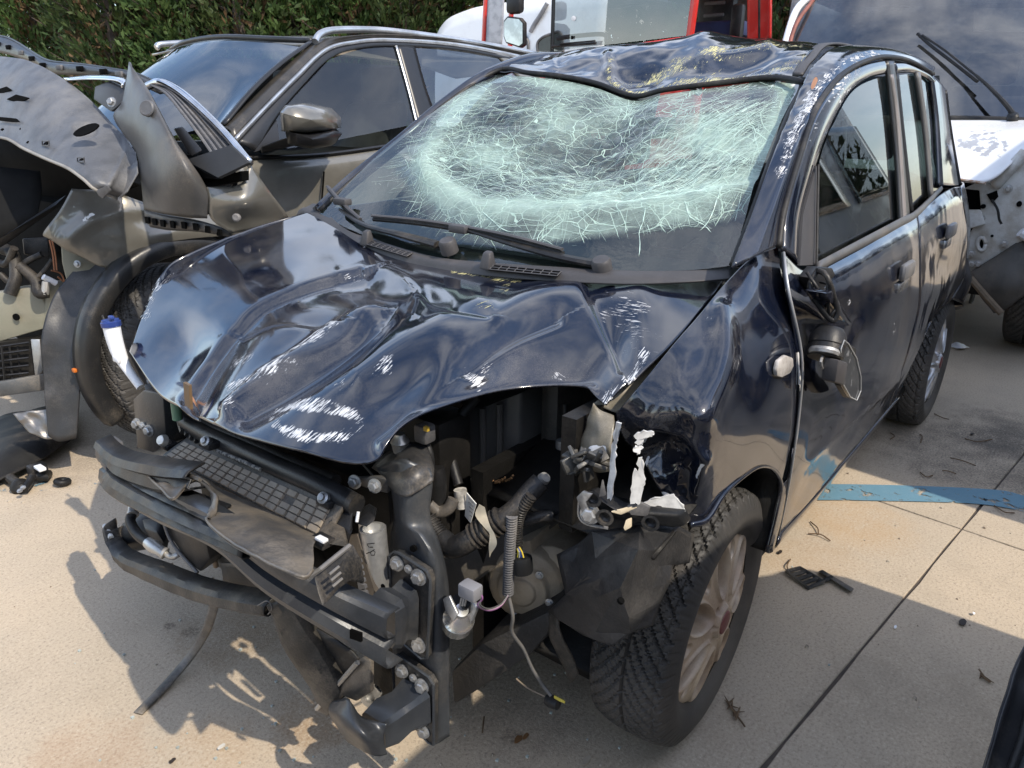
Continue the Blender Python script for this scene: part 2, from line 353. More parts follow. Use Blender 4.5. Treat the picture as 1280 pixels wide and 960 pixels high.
def blue_paint():
    m, t, p, o = nodes('worn_blue_paint'); gv = nn(t, 'NewGeometry').outputs['Position']
    a = noise_node(t, gv, 16, 7, .7); f = noise_node(t, gv, 190, 3, .7)
    c = mixc(t, ramp(t, a, .4, .7), (.105, .215, .285), (.135, .24, .305)); c = mixc(t, ramp(t, f, .5, .75, 0, .5), c, (.06, .16, .24)); 
    t.links.new(c, p.inputs['Base Color']); p.inputs['Roughness'].default_value = .7
    wear = ramp(t, mth(t, 'ADD', mth(t, 'ADD', a, mth(t, 'MULTIPLY', f, .22)), mth(t, 'MULTIPLY', attr(t, 'wear'), .5)), .72, .78)
    tr = nn(t, 'BsdfTransparent'); mx_ = nn(t, 'MixShader'); t.links.new(wear, mx_.inputs[0]); t.links.new(p.outputs[0], mx_.inputs[1]); t.links.new(tr.outputs[0], mx_.inputs[2]); t.links.new(mx_.outputs[0], o.inputs['Surface'])
    return m
BLUE = blue_paint()
def strip(top, bot, name, wear):
    a = [U(x, y, z=.004) for x, y in top]; b = [U(x, y, z=.004) for x, y in bot]
    o = grid(name, [a, b], 3, 40, BLUE, None, out=(0, 0, 1), paint=lambda q, uv, P: {'wear': wear(q)})
    tag(o, kind='structure')
strip([(940, 606), (1037, 605), (1140, 607), (1243, 612), (1278, 619), (1330, 634)], [(915, 628), (1018, 625), (1110, 626), (1210, 629), (1265, 636), (1320, 650)], 'painted_line', lambda q: .12+.0*q[:, 0])
strip([(-60, 596), (0, 595), (80, 595), (160, 593), (240, 592)], [(-60, 614), (0, 614), (80, 613), (160, 611), (240, 610)], 'painted_line', lambda q: .50+.0*q[:, 0])
# ------------------------------------------------------------------ the crashed hatchback: body
CAR = empty('hatchback', (-1.1, 0, 0), 'crashed navy-black hatchback with caved-in bonnet, crazed windscreen and its whole nose torn open', 'car')
lerp = lambda a, b, t: np.array(a)*(1-t)+np.array(b)*t
SIDE = (0, 1, .28, 1.025)
def S(px, py, off=0.): return U(px, py, pl=(0, 1, .28, 1.025+off))
# --- bonnet
rear = [(385, 265, -.17), (420, 284, -.11), (455, 303, -.07), (490, 320, -.03), (540, 331, -.01), (600, 341, 0.), (665, 348, -.01), (750, 349, -.05), (850, 348, -.14), (908, 346, -.22)]
lip = [(162, 440, .50), (198, 492, .585), (238, 514, .64), (286, 538, .675), (372, 562, .68), (463, 577, .64), (526, 522, .535), (620, 490, .364), (716, 483, .255), (757, 506, .29)]
cols = []
for k, (a, b) in enumerate(zip(rear, lip)):
    A, B = U(a[0], a[1], x=a[2]), U(b[0], b[1], x=b[2])
    c = [lerp(A, B, t)+np.array([0, 0, .16*t*(1-t)*(.55 if k > 5 else 1)]) for t in (0, .25, .5, .75, 1)]
    if k == 0: c = [A, U(292, 296, x=.06), U(212, 336, x=.25), U(179, 390, x=.38), B]
    if k == 9: c = [A, U(872, 392, y=.665), U(832, 438, y=.672), U(792, 474, y=.66), B]
    cols.append(c)
def hood_d(q, uv, P):
    d = -.019*ridge(q, [(234, 498), (262, 455), (300, 415), (335, 385), (390, 357), (450, 338)], 22, 4)
    d += -.014*gau(q, 375, 415, 75, 26, -38)+.018*ridge(q, [(285, 512), (312, 487), (363, 447), (417, 407), (470, 385)], 14, 7)
    d += -.019*ridge(q, [(305, 515), (357, 487), (433, 437), (477, 395)], 16, 10)
    d += -.018*gau(q, 478, 362, 46, 24, 12)+.005*ridge(q, [(425, 342), (485, 333), (522, 360), (518, 398)], 8)
    d += .02*gau(q, 285, 370, 70, 60)+.022*gau(q, 560, 430, 70, 45, -15)
    d += -.013*ridge(q, [(582, 466), (640, 424), (694, 398)], 8, 22)+.008*ridge(q, [(628, 398), (665, 368), (720, 350)], 16)
    d += -.010*ridge(q, [(736, 358), (762, 420), (778, 462)], 7, 22)+.006*ridge(q, [(800, 360), (800, 420), (770, 480)], 20)
    d += -.010*gau(q, 510, 480, 60, 18, -32)+.006*ridge(q, [(450, 470), (520, 425), (600, 385)], 18)
    d += .012*ridge(q, [(480, 560), (540, 520), (640, 495), (740, 492)], 9)-.012*gau(q, 230, 430, 30, 30)
    d += -.018*ridge(q, [(232, 500), (237, 512)], 5)
    d += -.006*ridge(q, [(300, 415), (352, 398), (430, 402)], 5, 14)+.005*ridge(q, [(330, 470), (400, 440), (470, 405)], 5, 10)-.005*ridge(q, [(520, 360), (560, 395), (610, 400)], 5, 16)
    return d+.0015*fbm(P, 4, 2)
def hood_p(q, uv, P):
    e = ell(q, 395, 524, 56, 23, 6)
    w = .72*np.exp(-((e-1)/.5)**2)+.75*gau(q, 395, 545, 45, 12, 4)+.8*gau(q, 395, 512, 50, 6, 8)
    w += .8*gau(q, 298, 445, 30, 15, -42)+.7*ridge(q, [(285, 482), (330, 468), (365, 440), (420, 408)], 7)+.95*gau(q, 290, 502, 9, 16, 25)
    w += .85*ridge(q, [(205, 345), (190, 372), (180, 395)], 9)+.6*gau(q, 222, 345, 22, 10, -20)+.8*gau(q, 487, 461, 17, 15)+.55*gau(q, 440, 345, 26, 16)
    w += .6*gau(q, 420, 485, 60, 14, -20)+.9*gau(q, 588, 472, 16, 7, 45)+.7*ridge(q, [(500, 545), (560, 515), (650, 492)], 6)
    w += .95*ridge(q, [(757, 500), (790, 470), (806, 440)], 8)+.6*gau(q, 600, 470, 25, 30)+.6*gau(q, 350, 460, 90, 20, -35)
    h = .62*gau(q, 800, 415, 42, 50)+.5*gau(q, 770, 380, 40, 30)+.7*gau(q, 700, 470, 60, 12, -10)
    y = .95*ridge(q, [(566, 338), (600, 343), (650, 350)], 6)+.75*gau(q, 605, 386, 22, 10)+.5*gau(q, 630, 365, 20, 14)
    return {'scrw': w, 'scrh': h, 'scry': y, 'rust': .75*ridge(q, [(233, 480), (236, 508)], 4)}
HOOD = grid('bonnet', cols, 230, 150, PAINT, CAR, hood_d, hood_p, thick=.004, out=(0, 0, 1))
HOOD['label'] = 'crumpled blue-black bonnet with long folds and white scratches'

# --- windscreen with its crazed laminate
top = [(622, 93, -.85), (660, 96, -.84), (700, 100, -.84), (745, 110, -.83), (792, 126, -.82), (832, 118, -.825), (905, 108, -.835), (960, 102, -.84), (1001, 106, -.84)]
bot = [(398, 268, -.155), (445, 290, -.09), (500, 312, -.05), (560, 327, -.02), (640, 336, -.005), (720, 341, -.03), (800, 340, -.08), (870, 337, -.13), (914, 332, -.17)]
wr = [[lerp(U(a[0], a[1], x=a[2]), U(b[0], b[1], x=b[2]), t)+np.array([.10, 0, .12])*t*(1-t) for t in (0, .33, .66, 1)] for a, b in zip(top, bot)]
def ws_d(q, uv, P):
    d = -.055*gau(q, 760, 195, 120, 48)+.02*ridge(q, [(530, 215), (600, 265), (760, 262), (940, 240)], 22, 14)
    d += .012*ridge(q, [(600, 110), (545, 175), (535, 225)], 14)
    k = np.clip(1-ell(q, 740, 190, 240, 110), 0, 1)
    return (d+k*(.010*fbm(P, 14, 3)+.006*fbm(P, 40, 2)))*np.clip(uv[:, 1]/.22, 0, 1)
def ws_dens(q):
    a = np.clip(1.3-ell(q, 745, 200, 262, 118, -3), 0, 1)*.46
    a += .48*ridge(q, [(545, 235), (600, 262), (680, 275), (780, 268), (870, 252), (930, 225)], 34, 40)
    a += .35*ridge(q, [(780, 240), (600, 262)], 16)+.45*ridge(q, [(610, 112), (565, 140), (535, 190), (528, 215), (560, 250)], 14)
    a += .7*ridge(q, [(985, 115), (965, 170), (945, 235)], 16)+.35*gau(q, 900, 180, 60, 60)+.25*gau(q, 760, 140, 90, 40)+.2*gau(q, 640, 180, 70, 30)
    a += .4*ridge(q, [(640, 98), (760, 112), (860, 112), (990, 106)], 8)
    a *= np.clip((np.asarray(q)[:, 0]-385)/95, .28, 1)*(.85+.6*np.array([mn.noise(Vector((x/55, y/30, 1.7))) for x, y in q]))
    lowr = np.clip((q[:, 1]-(318-.12*(q[:, 0]-640)))/-14, 0, 1)
    return a*lowr
def ws_p(q, uv, P):
    edge = .9*ridge(q, [(1003, 108), (985, 150), (965, 200), (952, 232)], 9)+.5*ridge(q, [(900, 112), (1000, 104)], 6)
    return {'dens': ws_dens(q), 'frit': edge, 'pu': uv[:, 0], 'pv': uv[:, 1]}
def crack_glass():
    m, t, p, o = nodes('crazed_laminated_glass'); t.nodes.remove(p)
    v = nn(t, 'TexCoord').outputs['Object']; de = attr(t, 'dens')
    wv = nn(t, 'TexNoise', Scale=9., Detail=3.); t.links.new(v, wv.inputs['Vector'])
    off = nn(t, 'VectorMath', operation='SCALE', Scale=.025); t.links.new(wv.outputs['Color'], off.inputs[0])
    ad = nn(t, 'VectorMath', operation='ADD'); t.links.new(v, ad.inputs[0]); t.links.new(off.outputs[0], ad.inputs[1])
    def web(scale, width, thr, st=(1, 1, 1), rot=0):
        mm = nn(t, 'Mapping', Scale=st, Rotation=(0, 0, rot)); t.links.new(ad.outputs[0], mm.inputs['Vector'])
        vo = nn(t, 'TexVoronoi', Scale=float(scale), feature='DISTANCE_TO_EDGE'); t.links.new(mm.outputs[0], vo.inputs['Vector'])
        l = ramp(t, vo.outputs['Distance'], width*.4, width, 1, 0)
        return mth(t, 'MULTIPLY', l, ramp(t, mth(t, 'ADD', de, mth(t, 'MULTIPLY', noise_node(t, v, 12, 5, .7), .55)), thr+.2, thr+.42))
    f = mth(t, 'MAXIMUM', web(9, .009, .18), web(24, .018, .40, (1, .55, 1), .5))
    f = mth(t, 'MAXIMUM', f, mth(t, 'MULTIPLY', web(60, .05, .62, (1.6, .35, 1), .2), .7)); f = mth(t, 'MAXIMUM', f, mth(t, 'MULTIPLY', web(150, .12, .85, (1.5, .6, 1), -.4), .7))
    milk = ramp(t, mth(t, 'ADD', mth(t, 'MULTIPLY', de, .8), mth(t, 'MULTIPLY', noise_node(t, v, 30, 6, .75), .6)), .38, 1.15, .02, .62)
    f = mth(t, 'MAXIMUM', f, milk)
    fr = ramp(t, mth(t, 'ADD', attr(t, 'frit'), mth(t, 'MULTIPLY', noise_node(t, v, 60, 5, .7), .7)), .85, 1.05)
    tr = nn(t, 'BsdfTransparent', Color=(.60, .74, .72, 1)); gl = nn(t, 'BsdfGlossy', Roughness=.015); fn = nn(t, 'Fresnel', IOR=2.0)
    sp = noise_node(t, v, 90, 3, .7)
    cc = mixc(t, sp, (.36, .52, .45), (.66, .82, .73)); df = nn(t, 'BsdfDiffuse'); t.links.new(cc, df.inputs['Color']); tl = nn(t, 'BsdfTranslucent'); t.links.new(cc, tl.inputs['Color'])
    md = nn(t, 'MixShader'); md.inputs[0].default_value = .3; t.links.new(df.outputs[0], md.inputs[1]); t.links.new(tl.outputs[0], md.inputs[2])
    wh = nn(t, 'BsdfDiffuse', Color=(.72, .74, .73, 1))
    bnt = bumpn(t, mth(t, 'MULTIPLY', f, 1.), .5, .004, bumpn(t, noise_node(t, v, 45, 3, .6), .12, .004))
    t.links.new(bnt, gl.inputs['Normal'])
    a = nn(t, 'MixShader'); t.links.new(fn.outputs[0], a.inputs[0]); t.links.new(tr.outputs[0], a.inputs[1]); t.links.new(gl.outputs[0], a.inputs[2])
    b = nn(t, 'MixShader'); t.links.new(f, b.inputs[0]); t.links.new(a.outputs[0], b.inputs[1]); t.links.new(md.outputs[0], b.inputs[2])
    c = nn(t, 'MixShader'); t.links.new(fr, c.inputs[0]); t.links.new(b.outputs[0], c.inputs[1]); t.links.new(wh.outputs[0], c.inputs[2])
    t.links.new(c.outputs[0], o.inputs['Surface']); return m
CRAZE = crack_glass()
WS = grid('windscreen', wr, 170, 120, CRAZE, CAR, ws_d, ws_p, out=(1, 0, 1))
WS['label'] = 'sagging windscreen crazed into pale green cracks'
WG, WN = grid('tmp', wr, 170, 120, None, None, ws_d, None, out=(1, 0, 1), build=False)
WPX = PX(WG.reshape(-1, 3)).reshape(170, 120, 2); WD = ws_dens(WPX.reshape(-1, 2)).reshape(170, 120)
def wpt(u, v):
    a, b = np.clip(u, 0, 1)*169, np.clip(v, 0, 1)*119; i, j = min(int(a), 168), min(int(b), 118); f, g = a-i, b-j
    return (WG[i, j]*(1-f)+WG[i+1, j]*f)*(1-g)+(WG[i, j+1]*(1-f)+WG[i+1, j+1]*f)*g+WN[i, j]*.0015
def crack_web():
    rr = random.Random(3); mb = MB()
    def walk(u, v, a, step, n, w, jit, bend=0., mind=.10):
        pts = []
        for k in range(n):
            if not (0.01 < u < .99 and .01 < v < .985): break
            if WD[min(int(u*169), 169), min(int(v*119), 119)] < mind and k > 1: break
            pts.append(wpt(u, v)); a += rr.gauss(bend, jit); u += math.cos(a)*step*.75; v += math.sin(a)*step
        if len(pts) < 2: return
        P = np.array(pts); T = np.gradient(P, axis=0); nrm = WN[85, 60]; B = np.cross(T, nrm); B /= np.linalg.norm(B, axis=1)[:, None]+1e-9
        ws = w*(.5+np.array([rr.random() for _ in pts])); ws[-1] *= .2
        L_, R_ = P+B*ws[:, None]/2, P-B*ws[:, None]/2; k = len(pts); lift = nrm*w*.25
        mb.add(list(L_)+list(P+lift)+list(R_), [(i, i+1, k+i+1, k+i) for i in range(k-1)]+[(k+i, k+i+1, 2*k+i+1, 2*k+i) for i in range(k-1)])
    for cu, cv, n in ((.52, .10, 60), (.18, .45, 34), (.62, .42, 20), (.88, .35, 30), (.35, .62, 30), (.72, .12, 26), (.16, .62, 26)):
        for k in range(n): walk(cu+rr.gauss(0, .025), cv+rr.gauss(0, .03), rr.random()*6.283, .012, rr.randint(6, 40), rr.choice((.0003, .0004, .0007)), .02)
    for k in range(3600):
        u, v = rr.random(), rr.random(); i, j = int(u*169), int(v*119)
        if rr.random() > WD[i, j]**1.2*1.1: continue
        rad = math.atan2(v-.26, (u-.52)/.75); a = rad+rr.gauss(0, .25) if rr.random() < .5 else rad+math.pi/2+rr.gauss(0, .35)
        walk(u, v, a, .012, rr.randint(2, 11), rr.choice((.0002, .0003, .0004, .0006)), .03)
    for k in range(300):     # the long streaks on the right and the folded band along the bottom
        u = .72+rr.random()*.24; v = .12+rr.random()*.5; walk(u, v, 2.3+rr.gauss(0, .10), .012, rr.randint(5, 20), rr.choice((.0003, .0005, .0008)), .012)
    for k in range(420):
        u = .14+rr.random()*.72; walk(u, .66-.05*math.sin(u*5)+rr.gauss(0, .07), rr.gauss(-.06, .14), .012, rr.randint(5, 24), rr.choice((.0003, .0005)), .02)
    for k in range(90):
        u = .03+rr.random()*.2; v = .25+rr.random()*.55; walk(u, v, -.55+rr.gauss(0, .08), .012, rr.randint(4, 14), .0006, .02, mind=.0)
    for u, v, a in ((.72, .78, 1.5), (.55, .8, 2.2), (.58, .83, .7), (.80, .76, 1.2), (.88, .7, 1.25), (.5, .86, 2.5)): walk(u, v, a, .012, 15, .0015, .2, mind=-1)
    o = mb.build('crack_web', CRACKM, WS, smooth=False, fix=False); o['kind'] = 'stuff'
def crackm():
    m, t, p, o = nodes('broken_glass_edges'); v = nn(t, 'TexCoord').outputs['Object']
    t.links.new(mixc(t, noise_node(t, v, 60, 3, .6), (.36, .54, .46), (.68, .84, .75)), p.inputs['Base Color']); p.inputs['Roughness'].default_value = .25; p.inputs['Specular IOR Level'].default_value = .9; return m
CRACKM = crackm()
crack_web()
for k, (px, py, r, col) in enumerate(((701, 134, 6, (.50, .52, .10)), (744, 166, 6, (.45, .02, .02)), (752, 172, 4, (.4, .03, .03)), (768, 168, 6, (.35, .04, .05)))):
    c = U(px, py, x=-.80); rr = random.Random(k); rad = r/FPX*np.linalg.norm(c-CAMP); pts = []
    for a in range(9):
        t = 6.283*a/9; q_ = rad*(.6+.6*rr.random()); pts.append(c+np.array([.0, math.cos(t)*q_, math.sin(t)*q_]))
    MB().prism(pts, (.004, 0, 0)).build('paint_fleck', M('fleck_%d' % k, col, .5), WS)
rr = random.Random(5); mb = MB()
for k in range(24):
    py = 138+k*1.6; c = U(846-(.16*(py-138))+rr.gauss(0, 3), py, x=-.78); mb.box(c, (.003, .004+.012*rr.random(), .004+.004*rr.random()))
mb.build('red_text_reflection', M('red_reflection_tint', (.55, .04, .02), .6), WS)  # painted reflection of red lettering, made of small red boxes
# windscreen gasket and cowl
E_ = [U(916, 331, y=.665), U(940, 268, y=.645), U(964, 200, y=.615), U(984, 148, y=.58), U(1001, 112, y=.545), U(998, 101, y=.53), U(960, 97, x=-.845), U(905, 103, x=-.845), U(832, 112, x=-.84), U(792, 120, x=-.835), U(745, 104, x=-.845), U(700, 95, x=-.85), U(660, 91, x=-.855), U(622, 88, x=-.86), U(560, 128, y=-.58), U(500, 178, y=-.62), U(440, 226, y=-.65), U(400, 263, y=-.67)]
MB().tube(E_, .008, 8, smooth=6).build('windscreen_seal', RUBBER, CAR, angle=180)
cow = [[U(x, y, x=xx) for x, y, xx in ((373, 272, -.19), (385, 258, -.22), (398, 256, -.2), (430, 285, -.10), (470, 300, -.07), (540, 320, -.02), (610, 328, -.005), (690, 333, -.02), (780, 338, -.06), (860, 338, -.12), (914, 334, -.18))],
       [U(x, y, x=xx) for x, y, xx in ((369, 273, -.165), (376, 262, -.18), (397, 271, -.145), (430, 292, -.085), (470, 308, -.045), (540, 325, .0), (610, 334, .015), (690, 340, .0), (780, 345, -.04), (860, 345, -.10), (914, 341, -.165))],
       [U(x, y, x=xx) for x, y, xx in ((369, 276, -.15), (378, 277, -.16), (398, 283, -.125), (430, 302, -.065), (470, 318, -.03), (540, 336, .01), (610, 345, .025), (690, 351, .012), (780, 355, -.03), (860, 352, -.085), (914, 348, -.15))]]
grid('cowl_panel', cow, 16, 150, TRIM, CAR, thick=.004, out=(0, 0, 1))
def grille(p0, p1, n, rows, h):
    a, b = np.array(p0), np.array(p1); mb = MB(); slot = MB()
    d = b-a; nrm = np.array([.35, 0, .94]); w = np.cross(nrm, d/np.linalg.norm(d))
    if w[2] > 0: w = -w
    slot.hexa([a+nrm*.001, b+nrm*.001, b+w*h+nrm*.001, a+w*h+nrm*.001, a+nrm*.003, b+nrm*.003, b+w*h+nrm*.003, a+w*h+nrm*.003]); g = slot.build('cowl_grille', DARKHOLE, CAR)
    for r in range(rows+1):
        q = w*h*r/rows; mb.tube([a+q+nrm*.004, b+q+nrm*.004], .0016, 4)
    for k in range(n+1):
        q = a+d*k/n; mb.tube([q+nrm*.004, q+w*h+nrm*.004], .0013, 4)
    mb.build('grille_bars', TRIM, g)
DARKHOLE = M('black_void', (.004, .004, .004), .8, spec=.05)  # flat black painting the shade inside openings; also some small black marks
grille(U(618, 333, x=.014), U(702, 341, x=.0), 8, 2, .020); grille(U(458, 301, x=-.058), U(516, 318, x=-.02), 9, 3, .018)
for px, py, xx in ((459, 297, -.05), (610, 325, .018)):
    c = U(px, py, x=xx); MB().hexa([c+np.array(p) for p in ((-.015, -.016, -.02), (.018, -.016, -.02), (.018, .016, -.02), (-.015, .016, -.02), (-.008, -.010, .022), (.008, -.010, .018), (.008, .010, .018), (-.008, .010, .022))]).build('washer_nozzle', TRIM, CAR, bevel=.005)
# --- wipers
def wiper(blade, arm, piv, clip):
    b = MB().tube(blade, [.006]*len(blade), 6, smooth=5); w = b.build('wiper_blade', RUBBER, CAR)
    bl = np.array(blade)+np.array([.004, 0, .010]); MB().tube(bl, .0065, 6, smooth=5, flat=.6).build('blade_spine', TRIM, w)
    MB().box(clip, (.03, .055, .02)).build('blade_clip', TRIM, w, bevel=.005)
    a = MB().tube(arm, [.006, .010, .014, .016][:len(arm)], 8, smooth=5, flat=.6).build('wiper_arm', PLASTIC, CAR)
    MB().lathe(piv, (.35, 0, .9), [(-.02, .022), (.008, .022), (.014, .018), (.016, .001)], 16).build('pivot_cap', TRIM, a)
wiper([U(467, 274, x=-.07), U(520, 279, x=-.075), U(580, 288, x=-.07), U(640, 300, x=-.055), U(704, 317, x=-.05)], [U(585, 288, x=-.06), U(640, 305, x=-.045), U(700, 321, x=-.04), U(745, 330, x=-.045)], U(752, 331, x=-.045), U(575, 286, x=-.06))
wiper([U(411, 237, x=-.20), U(428, 256, x=-.16), U(452, 278, x=-.12)], [U(425, 262, x=-.14), U(455, 281, x=-.095), U(500, 293, x=-.06), U(548, 306, x=-.03)], U(560, 306, x=-.025), U(428, 252, x=-.155))
# --- roof
rows = []
hd = [(622, 90, -.86), (660, 92, -.855), (700, 96, -.85), (745, 104, -.845), (792, 119, -.835), (832, 112, -.84), (905, 104, -.845), (960, 97, -.845), (997, 97, -.84)]
mid1 = [(640, 82, -1.0), (680, 81, -1.0), (715, 78, -1.0), (755, 79, -1.0), (797, 78, -1.0), (840, 78, -1.0), (912, 80, -1.0), (965, 78, -1.0), (1008, 75, -1.0)]
r2 = [(668, 72, -1.3), (700, 67, -1.3), (735, 60, -1.3), (780, 55, -1.3), (830, 50, -1.3), (885, 44, -1.3), (930, 49, -1.3), (985, 52, -1.3), (1036, 58, -1.3)]
rows = [[U(x, y, x=xx) for x, y, xx in hd], [U(x, y, x=xx) for x, y, xx in mid1], [U(x, y, x=xx) for x, y, xx in r2]]
rows.append([np.array([-1.9, p[1], min(p[2]+.005, 1.545)-.03*abs(p[1])]) for p in rows[2]]); rows.append([np.array([-2.7, p[1]*.96, 1.53-.05*abs(p[1])]) for p in rows[2]])
def roof_d(q, uv, P):
    k = np.clip((P[:, 0]+1.7)/.4, 0, 1)
    d = .014*ridge(q, [(880, 44), (870, 70), (830, 100)], 14, 24)-.035*gau(q, 800, 92, 46, 16)-.02*gau(q, 910, 85, 40, 12)+.018*ridge(q, [(960, 60), (920, 72), (880, 80)], 9)
    d += .012*ridge(q, [(760, 70), (765, 95), (780, 112)], 7)-.02*gau(q, 700, 84, 40, 8)+.012*ridge(q, [(640, 86), (690, 78)], 6)+.016*gau(q, 990, 70, 30, 12)
    return k*(d+.005*fbm(P, 7, 3))
def roof_p(q, uv, P):
    y = .8*ridge(q, [(765, 72), (760, 92), (778, 112), (800, 115)], 5)+.8*ridge(q, [(800, 115), (870, 102), (960, 90), (1010, 78)], 6)+.7*ridge(q, [(780, 100), (850, 82)], 7)+.7*ridge(q, [(880, 70), (940, 62), (1000, 60)], 6)
    y += .5*gau(q, 900, 75, 110, 24)+.4*gau(q, 830, 90, 70, 18)
    w = .85*ridge(q, [(655, 90), (700, 80)], 5)+.7*gau(q, 740, 80, 60, 12)+.75*ridge(q, [(905, 60), (880, 90)], 6)+.45*gau(q, 960, 70, 60, 16)
    return {'scrh': w*.35, 'scry': y*.8, 'scrw': w*.4}
grid('roof', rows, 150, 170, PAINT, CAR, roof_d, roof_p, thick=.004, out=(0, 0, 1))['label'] = 'dented black roof streaked with yellow and white scrapes'
gut = [[U(x, y, x=xx) for x, y, xx in a] for a in (((990, 96, -.84), (1004, 77, -1.0), (1031, 58, -1.3)), ((1003, 97, -.84), (1017, 77, -1.0), (1044, 57, -1.3)))]
for g in gut: g += [np.array([-1.9, g[-1][1], g[-1][2]-.005]), np.array([-2.7, g[-1][1]-.02, 1.49])]
grid('roof_strip', [gut[0], gut[1]], 4, 40, TRIM, CAR, disp=lambda q, uv, P: .010+0*q[:, 0], thick=.008, out=(0, 0, 1))
# --- left A-pillar with the roof rail
W_ = [S(916, 333, -.03), S(940, 268, -.03), S(964, 200, -.035), S(985, 147, -.05), S(1004, 104, -.06), S(1020, 78, -.06), S(1045, 59, -.065), S(1090, 57, -.06), S(1130, 66, -.06), S(1162, 82, -.06)]
G_ = [S(972, 308), S(979, 262), S(999, 194), S(1017, 140), S(1038, 108), S(1056, 90), S(1080, 77), S(1105, 71), S(1136, 76), S(1166, 92)]
mid = [lerp(a, b, .5)+np.array([0, .012, .008]) for a, b in zip(W_, G_)]
def pil_p(q, uv, P):
    w = .95*ridge(q, [(975, 215), (995, 160), (1012, 125)], 10)+.8*ridge(q, [(1012, 125), (1035, 95), (1060, 75), (1100, 66)], 8)
    return {'scrw': w, 'scrh': w*.9, 'rust': .95*gau(q, 1018, 104, 5, 14, 20)+.5*ridge(q, [(985, 165), (1005, 118)], 4), 'prim': .6*ridge(q, [(988, 168), (1000, 140), (1010, 112)], 7)+.5*gau(q, 1012, 92, 7, 5)}
grid('a_pillar', [W_, mid, G_], 22, 120, PAINT, CAR, lambda q, uv, P: .004*fbm(P, 16, 4)*np.clip(1-ell(q, 1010, 120, 70, 90), 0, 1), pil_p, thick=.01, out=(0, 1, .3))
MB().tube([p+np.array([0, .002, 0]) for p in G_], .007, 8, smooth=6).build('door_seal', RUBBER, CAR, angle=180)
# --- left front wing
tp = [(772, 512, .665), (802, 480, .70), (836, 437, .705), (872, 396, .70), (907, 352, .685), (938, 325, .69), (972, 308, .70)]
ar = [(868, 655, .785), (885, 648, .795), (904, 617, .80), (925, 597, .805), (948, 582, .805), (966, 585, .805), (976, 606, .80)]
cols = []
for k, (a, b) in enumerate(zip(tp, ar)):
    c = []
    for t, (yy) in zip((0, .2, .45, .72, 1), (a[2], lerp(a[2], b[2], .5), lerp(a[2], b[2], .85)+.01, b[2]+.012, b[2])):
        c.append(U(a[0]+(b[0]-a[0])*t, a[1]+(b[1]-a[1])*t, y=float(yy)))
    if k == 6: c = [U(972, 308, y=.705), U(983, 372, y=.76), U(996, 440, y=.80), U(993, 535, y=.81), U(977, 604, y=.80)]
    if k == 5: c = [U(940, 322, y=.695), U(950, 385, y=.755), U(960, 450, y=.80), U(966, 530, y=.815), U(966, 585, y=.805)]
    if k == 4: c = [U(910, 350, y=.69), U(918, 400, y=.75), U(928, 455, y=.79), U(938, 530, y=.815), U(948, 582, y=.805)]
    if k == 0: c = [U(770, 517, y=.655), U(776, 548, y=.665), U(800, 590, y=.70), U(838, 630, y=.75), U(862, 656, y=.78)]
    if k == 1: c = [U(800, 482, y=.69), U(818, 520, y=.73), U(845, 560, y=.765), U(868, 610, y=.79), U(882, 650, y=.795)]
    cols.append(c)
def wing_d(q, uv, P):
    k = np.clip((910-q[:, 0])/60, 0, 1)*np.clip((q[:, 1]-500)/40, 0, 1)
    d = -.05*gau(q, 822, 575, 34, 28)*k+.008*ridge(q, [(812, 540), (850, 550), (880, 572)], 8)-.02*gau(q, 862, 610, 14, 26)+.006*ridge(q, [(880, 572), (872, 620)], 6)-.012*gau(q, 860, 480, 30, 40)
    d += .014*ridge(q, [(900, 390), (905, 450), (880, 520)], 14)
    return d+k*(.008*fbm(P, 7, 3)+.003*fbm(P, 24, 3))+.002*fbm(P, 4, 2)
def wing_p(q, uv, P):
    pr = .95*ridge(q, [(772, 528), (766, 560), (762, 620)], 4)+.95*ridge(q, [(812, 540), (800, 552), (796, 562)], 5)+.95*gau(q, 800, 600, 6, 30, 8)+.9*ridge(q, [(805, 630), (830, 622), (850, 640), (858, 655)], 8)+.8*ridge(q, [(877, 578), (871, 602)], 4)
    return {'prim': pr*.9, 'scrw': .5*gau(q, 845, 570, 25, 20)+.4*gau(q, 880, 640, 14, 20)+.4*gau(q, 890, 400, 20, 20), 'scrh': .4*gau(q, 960, 480, 30, 60)}
grid('front_wing', cols, 130, 110, PAINT, CAR, wing_d, wing_p, thick=.004, out=(0, 1, .3))['label'] = 'buckled left front wing with white torn edges'
leg = [[U(976, 604, y=.80), U(984, 600, y=.80), U(990, 560, y=.81)], [U(969, 640, y=.79), U(973, 640, y=.79), U(979, 640, y=.79)], [U(957, 690, y=.77), U(961, 692, y=.77), U(966, 690, y=.77)]]
grid('wing_rear_leg', leg, 12, 6, PAINT, CAR, thick=.004, out=(0, 1, 0))
# arch lip and liner
arc = [U(862, 656, y=.785)] + [U(x, y, y=.80) for x, y in ((884, 649), (904, 618), (925, 598), (948, 583), (966, 586), (976, 606), (970, 640), (958, 690))]
MB().tube(arc, .006, 6, smooth=5).build('arch_lip', PAINT, CAR, angle=180)
arcin = [p+np.array([0, -.30, .0]) for p in arc[1:]]
grid('wheel_arch_liner', [arc[1:], arcin], 6, 50, DARK, CAR, thick=.003, out=(0, 0, -1))
